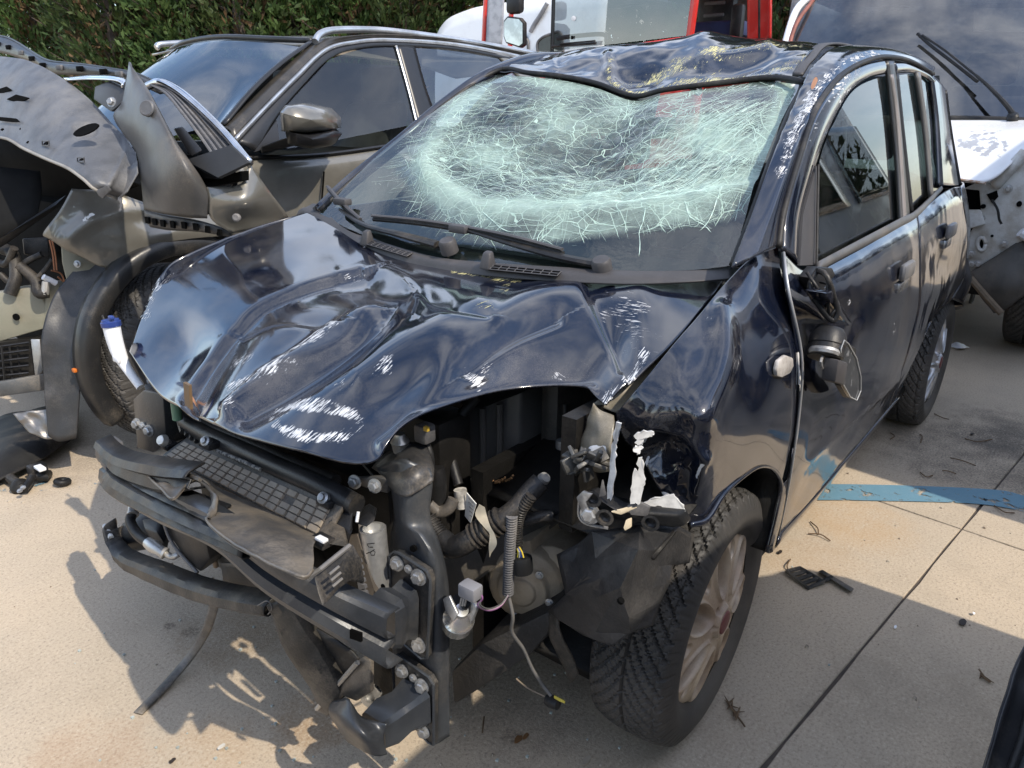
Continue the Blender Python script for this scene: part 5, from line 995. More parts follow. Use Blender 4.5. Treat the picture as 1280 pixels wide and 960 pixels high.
# --- remains of the headlamp mount and the wing's inner flange
grid('inner_wing_flange', [UX([(742, 505, .32), (752, 512, .31), (768, 518, .30)]), UX([(731, 530, .32), (750, 536, .33), (768, 534, .32)]), UX([(722, 560, .33), (738, 568, .345), (764, 560, .34)]), UX([(735, 575, .32), (745, 590, .34), (765, 590, .34)])], 18, 16, OLIVE, CAR, thick=.004, out=(1, 0, .3), disp=lambda q, uv, P: .010*fbm(P, 16, 3), paint=lambda q, uv, P: {'prim': 1.*gau(q, 742, 560, 12, 6, -20)+.8*gau(q, 755, 566, 5, 14, 20)})
lamp = MB(); rr = random.Random(8)
for k in range(30):
    x_, y_ = 712+rr.random()*42, 566+rr.random()*24; p = U(x_, y_, x=.36+rr.random()*.03); lamp.box(p, (.008+.024*rr.random(), .006+.022*rr.random(), .003+.006*rr.random()), Matrix.Rotation(rr.gauss(0, .8), 3, 'X')@Matrix.Rotation(rr.gauss(0, .9), 3, 'Z')@Matrix.Rotation(rr.gauss(0, .6), 3, 'Y'))
lamp.build('crushed_lamp_bracket', M('crushed_grey', (.10, .097, .09), .4, .5, col2=(.04, .04, .038), dust=.3, bump=.6, bscale=40), CAR, bevel=.003)
LB = MB().prism(UX([(722, 622, .40), (736, 616, .40), (752, 628, .40), (770, 636, .39), (800, 640, .36), (848, 644, .30), (856, 658, .29), (840, 660, .30), (800, 654, .35), (760, 660, .39), (738, 656, .40), (727, 646, .40)]), (-.03, 0, 0)).build('lamp_carrier', PLASTIC, CAR, bevel=.004)
bolt(U(738, 642, x=.404), AX, .013, LB); MB().tube(UX([(724, 626, .405), (724, 645, .405), (734, 655, .405), (760, 660, .395)]), .0028, 6, smooth=4).build('carrier_edge', ZINC, LB)
for x_, y_, xx in ((757, 645, .40), (814, 652, .35), (742, 622, .405)): MB().lathe(U(x_, y_, x=xx), (1, .3, 0), [(-.004, .006), (.004, .013), (.006, .015), (.006, .010), (-.004, .009)], 16).build('bulb_socket', DKST, LB)
for poly, mt_ in (([(720, 622), (728, 614), (740, 618), (732, 628), (735, 640), (728, 642)], ZINC), ([(783, 632), (800, 628), (812, 634), (808, 646), (788, 644)], GREYPL), ([(782, 650), (788, 648), (788, 660), (781, 664), (779, 660)], PAPER), ([(752, 600), (756, 620), (748, 622)], GREYPL), ([(762, 640), (778, 636), (796, 630), (800, 634), (776, 644)], PAPER)):
    MB().prism([U(a, b, x=.415-.0011*max(0, a-750)) for a, b in poly], (-.006, 0, 0)).build('broken_lamp_piece', mt_, CAR, bevel=.0015)
PRIMW = M('torn_primer_white', (.60, .60, .59), .6, col2=(.42, .42, .42), scale=30, bump=.4, bscale=40)
for poly, xx in (([(770, 528), (776, 530), (772, 548), (769, 565), (770, 590), (766, 612), (764, 625), (759, 624), (762, 590), (764, 556)], .395), ([(792, 545), (804, 538), (817, 540), (815, 546), (806, 548), (803, 556), (796, 555)], .385), ([(794, 557), (804, 560), (800, 566), (796, 570), (791, 562)], .39), ([(798, 572), (803, 575), (807, 600), (804, 612), (800, 630), (788, 630), (790, 605), (793, 586), (797, 590)], .395), ([(801, 630), (818, 622), (842, 618), (855, 632), (857, 646), (849, 650), (836, 638), (822, 632), (808, 638)], .355), ([(877, 574), (879, 580), (873, 602), (868, 602), (872, 586)], .215)):
    rg_ = []
    for k in range(len(poly)):
        (a0, b0), (a1, b1) = poly[k], poly[(k+1) % len(poly)]
        for f in (0, .25, .5, .75): rg_.append((a0+(a1-a0)*f+(rr.gauss(0, 1.0) if f else 0), b0+(b1-b0)*f+(rr.gauss(0, 1.0) if f else 0)))
    P = [U(a, b, x=xx-.0009*max(0, a-770)+rr.gauss(0, .0015)) for a, b in rg_]; MB().prism(P, (-.003, -.001, 0)).build('torn_paint_flake', PRIMW, CAR)
# --- torn wheel-arch liner in front of the wheel
LV = dict(a=(696, 693, .36), b=(723, 679, .35), c=(744, 698, .385), d=(707, 743, .385), e=(685, 764, .375), f=(691, 770, .375), g=(728, 794, .385), g2=(744, 790, .385), h=(765, 808, .385), i=(788, 792, .375), j=(775, 735, .425), k=(752, 722, .40), l=(740, 664, .36), m=(800, 656, .34), n=(801, 718, .375), o=(798, 687, .40), p=(786, 772, .405), q=(817, 782, .345), r=(838, 728, .30), r2=(826, 752, .325), s=(823, 708, .315), t=(846, 656, .27), u=(868, 668, .21), v=(862, 704, .225), w=(842, 706, .27))
def facets(mb, V, polys):
    for pl2 in polys:
        P = [U(*V[k][:2], x=V[k][2]) for k in pl2.split()]; c = sum(P)/len(P); mb.add(P+[c], [(i_, (i_+1) % len(P), len(P)) for i_ in range(len(P))])
mb = MB(); facets(mb, LV, ['l m o c', 'o j k c', 'b l c', 'a b c d', 'c k d', 'k j g2 d', 'd g2 g e', 'g e f', 'j p i g2', 'g2 i h', 'g2 h g', 'o n p j', 'm t w s n o', 'n s r r2 p', 'p r2 q i', 't u v w', 's w r'])
bm_ = bmesh.new(); vv = [bm_.verts.new(v) for v in mb.V]
for f in mb.F: bm_.faces.new([vv[k] for k in f])
bmesh.ops.remove_doubles(bm_, verts=bm_.verts, dist=1e-4); bmesh.ops.recalc_face_normals(bm_, faces=bm_.faces)
bmesh.ops.subdivide_edges(bm_, edges=bm_.edges, cuts=2, use_grid_fill=True)
for v in bm_.verts: v.co += Vector((1, .2, .2))*mn.fractal(v.co*16, 1., 2., 3)*.004
me_ = bpy.data.meshes.new('torn_arch_liner'); bm_.to_mesh(me_); bm_.free()
for v in me_.vertices: v.co -= root_loc(CAR)
LN = link('torn_arch_liner', me_, M('liner_plastic', (.020, .020, .021), .38, col2=(.034, .033, .033), dust=.2, dustcol=(.14, .13, .12), bump=.25, bscale=160, spec=.45), CAR, 14); md = LN.modifiers.new('t', 'SOLIDIFY'); md.thickness = .004
tb('liner_hole', [(775, 752, .43), (777, 750, .43)], .006, DARKHOLE, LN)
LN['label'] = 'ripped black wheel-arch liner hanging over the tyre'
grid('liner_strip', [UX([(684, 766, .35), (690, 800, .35), (700, 832, .33), (714, 855, .31)]), UX([(698, 766, .36), (702, 792, .36), (712, 820, .34), (722, 846, .32)])], 5, 16, DUSTY, LN, thick=.004, out=(1, 0, 0), angle=25, disp=lambda q, uv, P: .008*fbm(P, 14, 2))
grid('inner_arch', [[np.array([.34, y, .62]) for y in (.42, .78)], [np.array([.10, y, .68]) for y in (.42, .79)], [np.array([-.2, y, .62]) for y in (.42, .79)], [np.array([-.36, y, .35]) for y in (.42, .76)]], 20, 6, DARK, CAR, thick=.004, out=(0, 0, -1))
MB().box((.0, .40, .42), (.7, .03, .5)).build('strut_panel', DARK, CAR)
MB().box((.43, -.06, .44), (.10, .70, .40)).build('nose_shadow_blocker', DARK, CAR, bevel=.01)  # added block that keeps sun out of the nose's ground shadow
# far wheel arch filler panel and underbody
MB().box((.10, -.55, .50), (.55, .03, .45)).build('strut_panel', DARK, CAR)
MB().box((.35, -.05, .62), (.10, .8, .30)).build('engine_block', DARK, CAR, bevel=.02)
# rear crash bracket peeking behind the rear wheel
rb2 = MB(); o_ = U(1214, 378, y=.55)
for z in (-.07, 0, .07): rb2.box(o_+np.array([0, 0, z]), (.10, .02, .012))
for x_ in (-.05, 0, .05): rb2.box(o_+np.array([x_, 0, 0]), (.012, .02, .15))
rb2.build('rear_bumper_bracket', GREYPL, CAR, bevel=.003)
# ------------------------------------------------------------------ the bronze SUV parked alongside, its front torn off
SUV = empty('suv', (-1.4, -2.4, 0), 'bronze SUV with roof rails, its front bumper torn off and lying across the front wheel', 'car')
BRONZE = paint_mat('bronze_paint', (.150, .142, .122), metal=.35, rough=.30, ior=1.5, coat=.8, dust=.3)
DGLASS = glass_mat('suv_windscreen_glass', (.30, .35, .38), ior=2.2, dirt=.03)
DGLASS2 = glass_mat('suv_side_glass', (.34, .40, .39), ior=1.7, dirt=.04)
BLK = M('gloss_black_trim', (.012, .012, .013), .36)
def SS(px, py, o=0.): return U(px, py, pl=(0, 1, .5, -.95+o))
def UY(l): return [U(a, b, y=c) for a, b, c in l]
# roof, rails
rf = [[np.array([x, y, z-.03*((y+2.42)/.66)**2]) for y in (-3.1, -2.75, -2.42, -2.1, -1.77)] for x, z in ((-1.02, 1.60), (-1.3, 1.645), (-2.0, 1.665), (-3.0, 1.63), (-3.5, 1.55))]
grid('roof', rf, 30, 20, BRONZE, SUV, thick=.01, out=(0, 0, 1))
RAILM = M('satin_rail', (.55, .56, .57), .3, .85, dust=.1)
RL = MB().tube([SS(394, 52), SS(400, 43), SS(416, 38), SS(450, 37), SS(490, 39), SS(560, 48), SS(620, 58), SS(664, 66), SS(674, 70)], .016, 10, smooth=5).build('roof_rail', RAILM, SUV, angle=60)
MB().tube([np.array([-1.05, -3.10, 1.60]), np.array([-1.12, -3.10, 1.625]), np.array([-1.6, -3.10, 1.66]), np.array([-2.4, -3.10, 1.65]), np.array([-2.7, -3.1, 1.62])], .016, 10, smooth=5).build('roof_rail', RAILM, SUV, angle=60)
# windscreen
wt = [U(390, 52, y=-1.79), U(330, 49, y=-2.1), np.array([-1.03, -2.45, 1.625]), np.array([-1.05, -2.8, 1.615]), np.array([-1.1, -3.07, 1.58])]
wb = [U(279, 156, y=-1.62), U(255, 160, y=-1.8), np.array([-.30, -2.4, 1.10]), np.array([-.34, -2.9, 1.10]), np.array([-.52, -3.2, 1.10])]
wrows = [[lerp(a, b, t)+np.array([.08, 0, .09])*t*(1-t)*.8 for t in (0, .33, .66, 1)] for a, b in zip(wt, wb)]
grid('windscreen', wrows, 30, 20, DGLASS, SUV, out=(1, 0, 1))
MB().tube([p+np.array([.004, .004, .0]) for p in wrows[0]], .016, 8, smooth=6, flat=.5).build('windscreen_gasket', BLK, SUV, angle=180)
MB().tube([r[0]+np.array([.0, 0, .004]) for r in wrows], .012, 8, smooth=6).build('header_trim', BLK, SUV, angle=180)
# A-pillar, bright strip, window frame
p1 = [U(280, 158, y=-1.61), U(320, 118, y=-1.67), U(360, 80, y=-1.74), U(392, 54, y=-1.775), SS(420, 46), SS(490, 44), SS(580, 52), SS(672, 70)]
p2 = [SS(292, 172), SS(330, 132), SS(370, 92), SS(405, 60), SS(440, 50), SS(490, 47), SS(579, 54), SS(674, 73)]
p3 = [SS(297, 178), SS(334, 138), SS(374, 98), SS(408, 66), SS(442, 56), SS(491, 53), SS(580, 60), SS(675, 79)]
p4 = [SS(322, 190), SS(345, 148), SS(380, 106), SS(412, 74), SS(444, 62), SS(492, 58), SS(580, 64), SS(676, 84)]
grid('a_pillar', [p1, [lerp(a, b, .5)+np.array([0, .012, .008]) for a, b in zip(p1, p2)], p2], 10, 60, M('bronze_dark_reflection', (.035, .032, .028), .3, dust=.1), SUV, thick=.01, out=(0, 1, .4))  # bronze paint with its dark reflection put into the colour
grid('bright_strip', [p2, [lerp(a, b, .5)+np.array([0, .008, .006]) for a, b in zip(p2, p3)], p3], 8, 60, RAILM, SUV, thick=.006, out=(0, 1, .4))
grid('window_frame', [p3, [lerp(a, b, .5)+np.array([0, .004, .003]) for a, b in zip(p3, p4)], p4], 8, 60, BLK, SUV, thick=.006, out=(0, 1, .4))
# sides
def sidey(z): return -1.5+(.05 if .6 < z < .95 else .03)
sd = [[np.array([x, y+dy, z]) for x, dy in ((-.45, -.06), (-.9, -.01), (-1.6, 0), (-2.4, 0), (-3.2, -.04), (-3.6, -.2))] for z, y in ((1.125, -1.51), (1.07, -1.475), (.95, -1.47), (.82, -1.455), (.66, -1.47), (.5, -1.475), (.3, -1.52))]
for r in sd[:2]:
    for i, p in enumerate(r): p[2] += (0, 0, .05, .10, .13, .15)[i]
FDS = grid('body_side', sd, 40, 60, BRONZE, SUV, thick=.01, out=(0, 1, 0), disp=lambda q, uv, P: .001*fbm(P, 3, 2))
MB().tube([p+np.array([0, .012, -.006]) for p in sd[0]], .014, 8, smooth=5, flat=.6).build('belt_trim', BLK, SUV, angle=180)
MB().tube([np.array([-.83, -1.468, 1.05]), np.array([-.78, -1.452, .82]), np.array([-.80, -1.47, .5])], .004, 6, smooth=5).build('door_gap', DARKHOLE, FDS)
MB().tube([np.array([-1.98, -1.468, 1.12]), np.array([-1.98, -1.448, .82]), np.array([-1.98, -1.47, .4])], .004, 6, smooth=5).build('door_gap', DARKHOLE, FDS)
gl = [[SS(322, 192, -.006), SS(416, 176, -.006), SS(520, 155, -.006)], [SS(352, 140, -.006), SS(420, 120, -.006), SS(512, 110, -.006)], [SS(412, 74, -.006), SS(450, 62, -.006), SS(498, 58, -.006)]]
grid('front_window', gl, 16, 12, DGLASS2, SUV, out=(0, 1, .4))
gl = [[SS(545, 150, -.006), SS(600, 142, -.006), SS(690, 130, -.006)], [SS(530, 100, -.006), SS(580, 98, -.006), SS(660, 98, -.006)], [SS(517, 60, -.006), SS(570, 63, -.006), SS(622, 72, -.006)]]
grid('rear_window', gl, 12, 12, DGLASS, SUV, out=(0, 1, .4))
band2 = lambda n, o, i, m, par=SUV: grid(n, [o, [lerp(a, b, .5)+np.array([0, .003, .002]) for a, b in zip(o, i)], i], 6, 20, m, par, thick=.01, out=(0, 1, .4))
band2('b_pillar', [SS(496, 56), SS(511, 110), SS(522, 152)], [SS(519, 58), SS(533, 110), SS(548, 150)], BLK)
band2('b_pillar_edge', [SS(494, 57, .004), SS(509, 110, .004), SS(520, 154, .004)], [SS(497, 57, .004), SS(512, 110, .004), SS(523, 154, .004)], RAILM)
band2('d_pillar', [SS(616, 64), SS(650, 98), SS(690, 135)], [SS(632, 66), SS(676, 98), SS(720, 135)], BRONZE)
# mirror
mc = [(350, 140), (356, 132), (380, 129), (408, 135), (420, 147), (421, 160), (412, 164), (380, 168), (352, 164)]
P = [U(a, b, y=-1.33) for a, b in mc]; cc = sum(P)/len(P)
rings = [[lerp(cc, p, s_)+np.array([d, e, 0]) for p in P+[P[0]]] for s_, d, e in ((.02, .075, .10), (.5, .07, .09), (.82, .05, .06), (1, .0, .0), (.98, -.07, -.05), (.9, -.09, -.07))]
MI = MB().sheet(rings).build('wing_mirror', BRONZE, SUV, angle=70)
P2 = [U(a, b, y=-1.33) for a, b in ((352, 162), (380, 166), (412, 162), (420, 168), (410, 182), (384, 187), (356, 180))]; c2 = sum(P2)/len(P2)
MB().sheet([[lerp(c2, p, s_)+np.array([d, e, 0]) for p in P2+[P2[0]]] for s_, d, e in ((.02, .06, .09), (.6, .05, .08), (1, 0, .02), (.95, -.09, -.06))]).build('mirror_base_shell', BLK, MI, angle=70)
MB().hexa([U(326, 182, y=-1.50), U(358, 172, y=-1.38), U(384, 178, y=-1.36), U(326, 192, y=-1.50), U(330, 182, y=-1.6), U(358, 172, y=-1.46), U(384, 178, y=-1.45), U(330, 192, y=-1.6)]).build('mirror_arm', BLK, MI, bevel=.008)
MB().prism([SS(318, 190, .004), SS(346, 150, .004), SS(350, 180, .004)], (0, -.01, 0)).build('mirror_sail', BLK, SUV)
# cabin
MB().box((-1.9, -2.4, .75), (2.6, 1.66, .7)).build('cabin_floor', INTER, SUV)
for y in (-2.02, -2.8):
    b = MB(); b.hexa([(-1.45, y-.25, 1.0), (-1.45, y+.25, 1.0), (-1.6, y+.25, 1.0), (-1.6, y-.25, 1.0), (-1.62, y-.2, 1.33), (-1.62, y+.2, 1.33), (-1.72, y+.2, 1.33), (-1.72, y-.2, 1.33)]); b.box((-1.70, y, 1.42), (.09, .26, .17)); b.build('seat', M('grey_leather', (.10, .10, .10), .5), SUV, bevel=.03)
MB().hexa([(-.55, -3.15, 1.0), (-.55, -1.66, 1.0), (-1.0, -1.66, 1.0), (-1.0, -3.15, 1.0), (-.6, -3.15, 1.10), (-.6, -1.68, 1.10), (-.95, -1.68, 1.12), (-.95, -3.15, 1.12)]).build('dashboard', INTER, SUV, bevel=.03)
# body block; black backing and bay box paint the shade of the open front
MB().hexa([(-.45, -3.2, .3), (-.45, -1.56, .3), (-3.6, -1.56, .3), (-3.6, -3.2, .3), (-.45, -3.2, 1.08), (-.45, -1.58, 1.08), (-3.6, -1.60, 1.15), (-3.6, -3.2, 1.15)]).build('body_shell', DARK, SUV)
grid('front_bay_backing', [UX([(-60, 160, .06), (60, 182, .05), (175, 232, -.02)]), UX([(-60, 260, .02), (50, 262, .0), (120, 270, -.06)]), UX([(-60, 420, -.05), (40, 420, -.05), (110, 420, -.1)])], 6, 8, DARKHOLE, SUV, thick=.004, out=(1, 0, 0))
MB().hexa([(.15, -3.1, .35), (.15, -1.95, .35), (-.5, -1.95, .35), (-.5, -3.1, .35), (.05, -3.1, .95), (.05, -1.95, .95), (-.5, -1.95, 1.05), (-.5, -3.1, 1.05)]).build('engine_bay', DARKHOLE, SUV)
grid('far_side', [[np.array([x, -3.32, z]) for x in (.2, -1.8, -3.6)] for z in (1.1, .7, .3)], 4, 8, BRONZE, SUV, thick=.01, out=(0, -1, 0))
grid('far_windows', [[np.array([-.7, -3.25, 1.12]), np.array([-3.3, -3.25, 1.2])], [np.array([-1.2, -3.08, 1.57]), np.array([-3.1, -3.08, 1.58])]], 4, 8, DGLASS, SUV, out=(0, -1, 0))
# wheel, arch, liner
def arch_pts(cx, cz, r, y, a0, a1, n=24): return [np.array([cx+r*math.cos(math.radians(a)), y, cz+r*math.sin(math.radians(a))]) for a in np.linspace(a0, a1, n)]
WCX, WCZ = -.16, .42
wheel(WCX, -1.66, 1, math.radians(14), 0, HC2, SUV, .362, 1.24, .3)
grid('arch_flare', [arch_pts(WCX, WCZ, .435, -1.56, -32, 150), arch_pts(WCX, WCZ, .425, -1.505, -32, 150), arch_pts(WCX, WCZ, .375, -1.495, -32, 150), arch_pts(WCX, WCZ, .36, -1.52, -32, 150), arch_pts(WCX, WCZ, .37, -1.62, -32, 150)], 14, 60, M('satin_black_flare', (.013, .013, .0135), .36, col2=(.018, .018, .018), dust=.2, bump=.1), SUV, thick=.004, out=(0, 1, 0))
lr = [[(60, 545, -1.62), (54, 470, -1.66), (52, 420, -1.68), (66, 372, -1.70), (92, 338, -1.72), (118, 312, -1.74)], [(74, 552, -1.60), (78, 480, -1.62), (82, 420, -1.64), (96, 376, -1.66), (118, 346, -1.66), (140, 322, -1.66)], [(96, 548, -1.57), (100, 480, -1.575), (104, 430, -1.58), (116, 386, -1.58), (138, 352, -1.58), (160, 330, -1.58)]]
LI = grid('arch_liner', [UY(r) for r in lr], 24, 50, M('grey_liner', (.024, .0245, .026), .40, col2=(.018, .018, .019), dust=.35, dustcol=(.12, .11, .10), bump=.15), SUV, thick=.005, out=(.5, .8, 0), disp=lambda q, uv, P: .006*fbm(P, 8, 3)+.01*ridge(q, [(100, 470), (104, 430), (118, 386), (140, 352)], 3)); LI['label'] = 'loose grey wheel-arch liner'
MB().box(U(93, 463, y=-1.55), (.012, .02, .014)).build('orange_clip', M('orange_clip', (.75, .20, .03), .4), LI, bevel=.003)
grid('torn_shield', [UY([(16, 517, -1.75), (35, 514, -1.72), (60, 512, -1.68)]), UY([(28, 532, -1.72), (52, 530, -1.68), (80, 530, -1.62)]), UY([(36, 541, -1.70), (62, 549, -1.65), (92, 540, -1.60)])], 12, 18, M('torn_alu_shield', (.30, .29, .27), .4, .8, col2=(.2, .19, .18), dust=.3, bump=.3, bscale=40), SUV, thick=.003, out=(1, 0, 1), disp=lambda q, uv, P: .012*fbm(P, 22, 3), angle=30)
# wing
wg = [[(90, 236, -1.60), (140, 240, -1.57), (190, 256, -1.54), (250, 268, -1.51), (330, 262, -1.50)], [(74, 264, -1.62), (118, 270, -1.575), (168, 282, -1.53), (230, 282, -1.50), (322, 274, -1.485)], [(54, 291, -1.64), (98, 302, -1.59), (152, 306, -1.54), (212, 292, -1.50), (312, 284, -1.48)], [(60, 297, -1.65), (102, 322, -1.60), (142, 334, -1.56), (206, 304, -1.505), (306, 292, -1.485)]]
WG_ = grid('front_wing', [UY(r) for r in wg], 26, 50, BRONZE, SUV, thick=.004, out=(.4, 1, .3), disp=lambda q, uv, P: .012*ridge(q, [(85, 296), (115, 276), (160, 264), (230, 262)], 10)+.006*fbm(P, 8, 3), paint=lambda q, uv, P: {'prim': .9*gau(q, 115, 268, 8, 4, -20)+.7*gau(q, 104, 276, 8, 4, -20), 'scrw': .6*gau(q, 110, 272, 18, 8, -20)})
WG_['label'] = 'bronze front wing bent away from its mounts'
OL = M('olive_e_coat', (.22, .215, .165), .45, .1, col2=(.17, .165, .125), dust=.3)
MB().prism(UY([(76, 298, -1.72), (105, 318, -1.70), (150, 345, -1.66), (118, 352, -1.68), (86, 362, -1.74), (78, 330, -1.74)]), (-.02, -.05, 0)).build('wing_bracket', OL, SUV, bevel=.004)
for a, b in ((82, 306), (97, 330), (128, 318), (137, 341)): bolt(U(a, b, y=-1.68), (1, .6, .2), .010, SUV)
MB().hexa(UY([(0, 384, -2.1), (44, 362, -1.9), (74, 352, -1.8), (74, 404, -1.8), (0, 400, -2.1), (44, 396, -1.9), (70, 392, -1.8), (0, 426, -2.1)])).build('chassis_leg', OL, SUV, bevel=.006)
MB().prism(UY([(-30, 370, -2.0), (46, 358, -1.85), (58, 384, -1.85), (76, 394, -1.82), (74, 405, -1.82), (0, 427, -1.95), (-30, 432, -2.0)]), (-.15, -.05, 0)).build('front_rail', OL, SUV, bevel=.006)
MB().lathe(U(21, 396, y=-1.9), (1, .6, 0), [(0, .013), (.006, .013)], 16).build('rail_hole', DARKHOLE, SUV)
MB().prism(UY([(-30, 432, -1.95), (36, 424, -1.86), (44, 476, -1.86), (-30, 486, -1.95)]), (-.1, 0, 0)).build('oil_cooler', DARK, SUV)
fn = MB()
for k in range(5): fn.tube(UY([(-20, 436+k*9, -1.93), (36, 428+k*9.5, -1.84)]), .004, 5)
for k in range(4): fn.tube(UY([(2+k*10, 432, -1.88), (6+k*10, 478, -1.88)]), .004, 5)
fn.build('cooler_fins', PLASTIC, SUV)
MB().hexa(UY([(38, 424, -1.84), (50, 424, -1.82), (54, 464, -1.82), (44, 474, -1.84), (42, 424, -1.9), (56, 424, -1.9), (58, 464, -1.9), (50, 474, -1.9)])).build('cooler_bracket', ALU, SUV, bevel=.004)
MB().prism(UY([(-30, 482, -1.85), (54, 468, -1.75), (58, 488, -1.75), (-30, 500, -1.85)]), (-.05, 0, 0)).build('lower_crossmember', M('dull_crossmember', (.09, .095, .10), .5, .4, dust=.3), SUV, bevel=.004)
rr = random.Random(11)
for k, (pts, r) in enumerate((([(2, 310, -2.0), (16, 318, -1.95), (20, 345, -1.9), (12, 368, -1.9)], .022), ([(24, 332, -1.9), (44, 350, -1.85), (48, 366, -1.82), (60, 366, -1.8)], .020), ([(0, 342, -1.98), (14, 352, -1.95), (30, 330, -1.9), (52, 318, -1.86)], .012), ([(40, 352, -1.85), (54, 340, -1.83), (66, 324, -1.8)], .009), ([(-5, 325, -2.0), (8, 330, -1.95), (18, 310, -1.9)], .014))): MB().tube(UY(pts), r, 10, smooth=5).build('coolant_hose', RUBBER, SUV, angle=60)
for k, pts in enumerate(([(62, 300, -1.78), (66, 318, -1.78), (68, 338, -1.78)], [(65, 300, -1.78), (69, 318, -1.78), (71, 338, -1.78)], [(64, 338, -1.78), (76, 342, -1.78), (80, 352, -1.78), (72, 346, -1.78)])): MB().tube(UY(pts), .003, 6, smooth=4).build('copper_wire', M('copper_%d' % k, (.35, .16, .09), .45, .6), SUV)
MB().tube(UY([(54, 346, -1.8), (70, 354, -1.8)]), .011, 10).build('white_plug', WHITEPL, SUV); MB().tube(UY([(56, 368, -1.8), (58, 352, -1.8)]), .014, 10).build('hose_clip', ALU, SUV)
MB().hexa(UY([(28, 298, -1.95), (60, 296, -1.9), (62, 322, -1.9), (30, 318, -1.95), (28, 298, -2.1), (60, 296, -2.05), (62, 322, -2.05), (30, 318, -2.1)])).build('fuse_box', PLASTIC, SUV, bevel=.006)
MB().prism(UY([(-20, 318, -1.95), (0, 306, -1.92), (78, 250, -1.75), (82, 244, -1.74), (70, 256, -1.75), (0, 298, -1.92), (-20, 306, -1.95)]), (-.02, 0, 0)).build('bumper_seam', BLK, SUV)
grid('dark_cavity_sheet', [UY([(-20, 206, -2.1), (50, 214, -2.0)]), UY([(-20, 250, -2.05), (52, 240, -1.95)]), UY([(-20, 310, -2.0), (46, 268, -1.9)])], 6, 6, M('cavity_shade_black', (.009, .009, .009), .7, spec=.12), SUV, thick=.004, out=(1, 0, 0))  # black sheet painting the shade of the cavity below the undershield
# --- the torn bumper cover folded over the nose
SH = M('grey_undershield', (.095, .098, .106), .45, .1, col2=(.07, .072, .078), scale=14, dust=.35, dustcol=(.24, .23, .22), bump=.25, bscale=180)
up = [[(-40, 66, -.05), (0, 70, -.02), (36, 76, 0.), (72, 94, .02), (104, 117, .03), (132, 145, .04), (152, 168, .05), (170, 190, .06)], [(-40, 105, .08), (0, 108, .1), (30, 112, .11), (62, 128, .12), (92, 148, .13), (118, 174, .14), (142, 196, .14), (171, 214, .11)], [(-40, 160, .20), (0, 164, .21), (30, 172, .22), (56, 184, .23), (84, 198, .235), (108, 212, .24), (132, 226, .22), (158, 240, .16)], [(-40, 176, .215), (2, 172, .235), (30, 186, .245), (56, 198, .25), (84, 210, .255), (104, 224, .26), (119, 237, .25), (146, 248, .18)]]
USD = grid('bumper_undershield', [UX(r) for r in up], 40, 80, SH, SUV, thick=.005, out=(1, 0, 1), disp=lambda q, uv, P: -.02*np.clip(1-ell(q, 107, 162, 17, 8, 5), 0, 1)**.5+.003*fbm(P, 6, 3)+.010*ridge(q, [(148, 150), (158, 190), (136, 232)], 3)); USD['label'] = 'grey undershield of the torn bumper, peppered with holes'
MB().tube(UX(up[3]), .005, 6, smooth=5).build('shield_lip', M('pale_lip', (.28, .26, .23), .5), USD, angle=180)
def hole(px, py, rx, ry, xx, nm='shield_hole'):
    c = U(px, py, x=xx); s_ = np.linalg.norm(c-CAMP)/FPX
    ey, ez = np.array([-.45, .85, .25]), np.array([-.6, -.25, .75]); n_ = np.cross(ey, ez); 
    MB().prism([c+ey*rx*s_*math.cos(t)+ez*ry*s_*math.sin(t)+n_*.0 for t in np.linspace(0, 6.283, 17)[:-1]], (-.004, 0, -.002)).build(nm, DARKHOLE, USD)
hole(107, 162, 16, 7, .18)
for poly, xx in (([(8, 124), (20, 118), (36, 122), (24, 129)], .135), ([(-4, 112), (8, 108), (14, 112), (0, 118)], .11), ([(-4, 150), (14, 152), (24, 152), (20, 148), (0, 146)], .19)):
    MB().prism([U(a, b, x=xx+.008) for a, b in poly], (-.004, 0, -.002)).build('shield_slot', DARKHOLE, USD)
rr = random.Random(6)
for k in range(26):
    px_, py_ = rr.uniform(2, 120), rr.uniform(86, 200)
    lo_, hi_ = 78+.62*max(0, px_-36), 170+.5*px_
    if lo_+4 < py_ < hi_-8:
        t = (py_-lo_)/(hi_-lo_); hole(px_, py_, 1.6, 1.3, .0+.24*t+.012)
for a, b in ((57, 179), (101, 200)):
    hole(a, b, 3, 2.2, .225); MB().tube([U(a+6*math.cos(t), b+4*math.sin(t), x=.232) for t in np.linspace(.78, 7.06, 5)], .002, 5).build('moulded_pad', SH, USD)
fl2 = MB().prism(UX([(130, 230, .17), (146, 225, .15), (160, 212, .13), (171, 200, .12), (172, 216, .13), (158, 240, .17), (150, 247, .18)]), (-.004, 0, -.002)).build('shield_end_wing', SH, USD, bevel=.002)
MB().prism(UX([(120, 238, .255), (133, 232, .25), (138, 238, .24), (128, 248, .25), (122, 244, .255)]), (-.006, 0, 0)).build('shield_tab', SH, USD, bevel=.002)
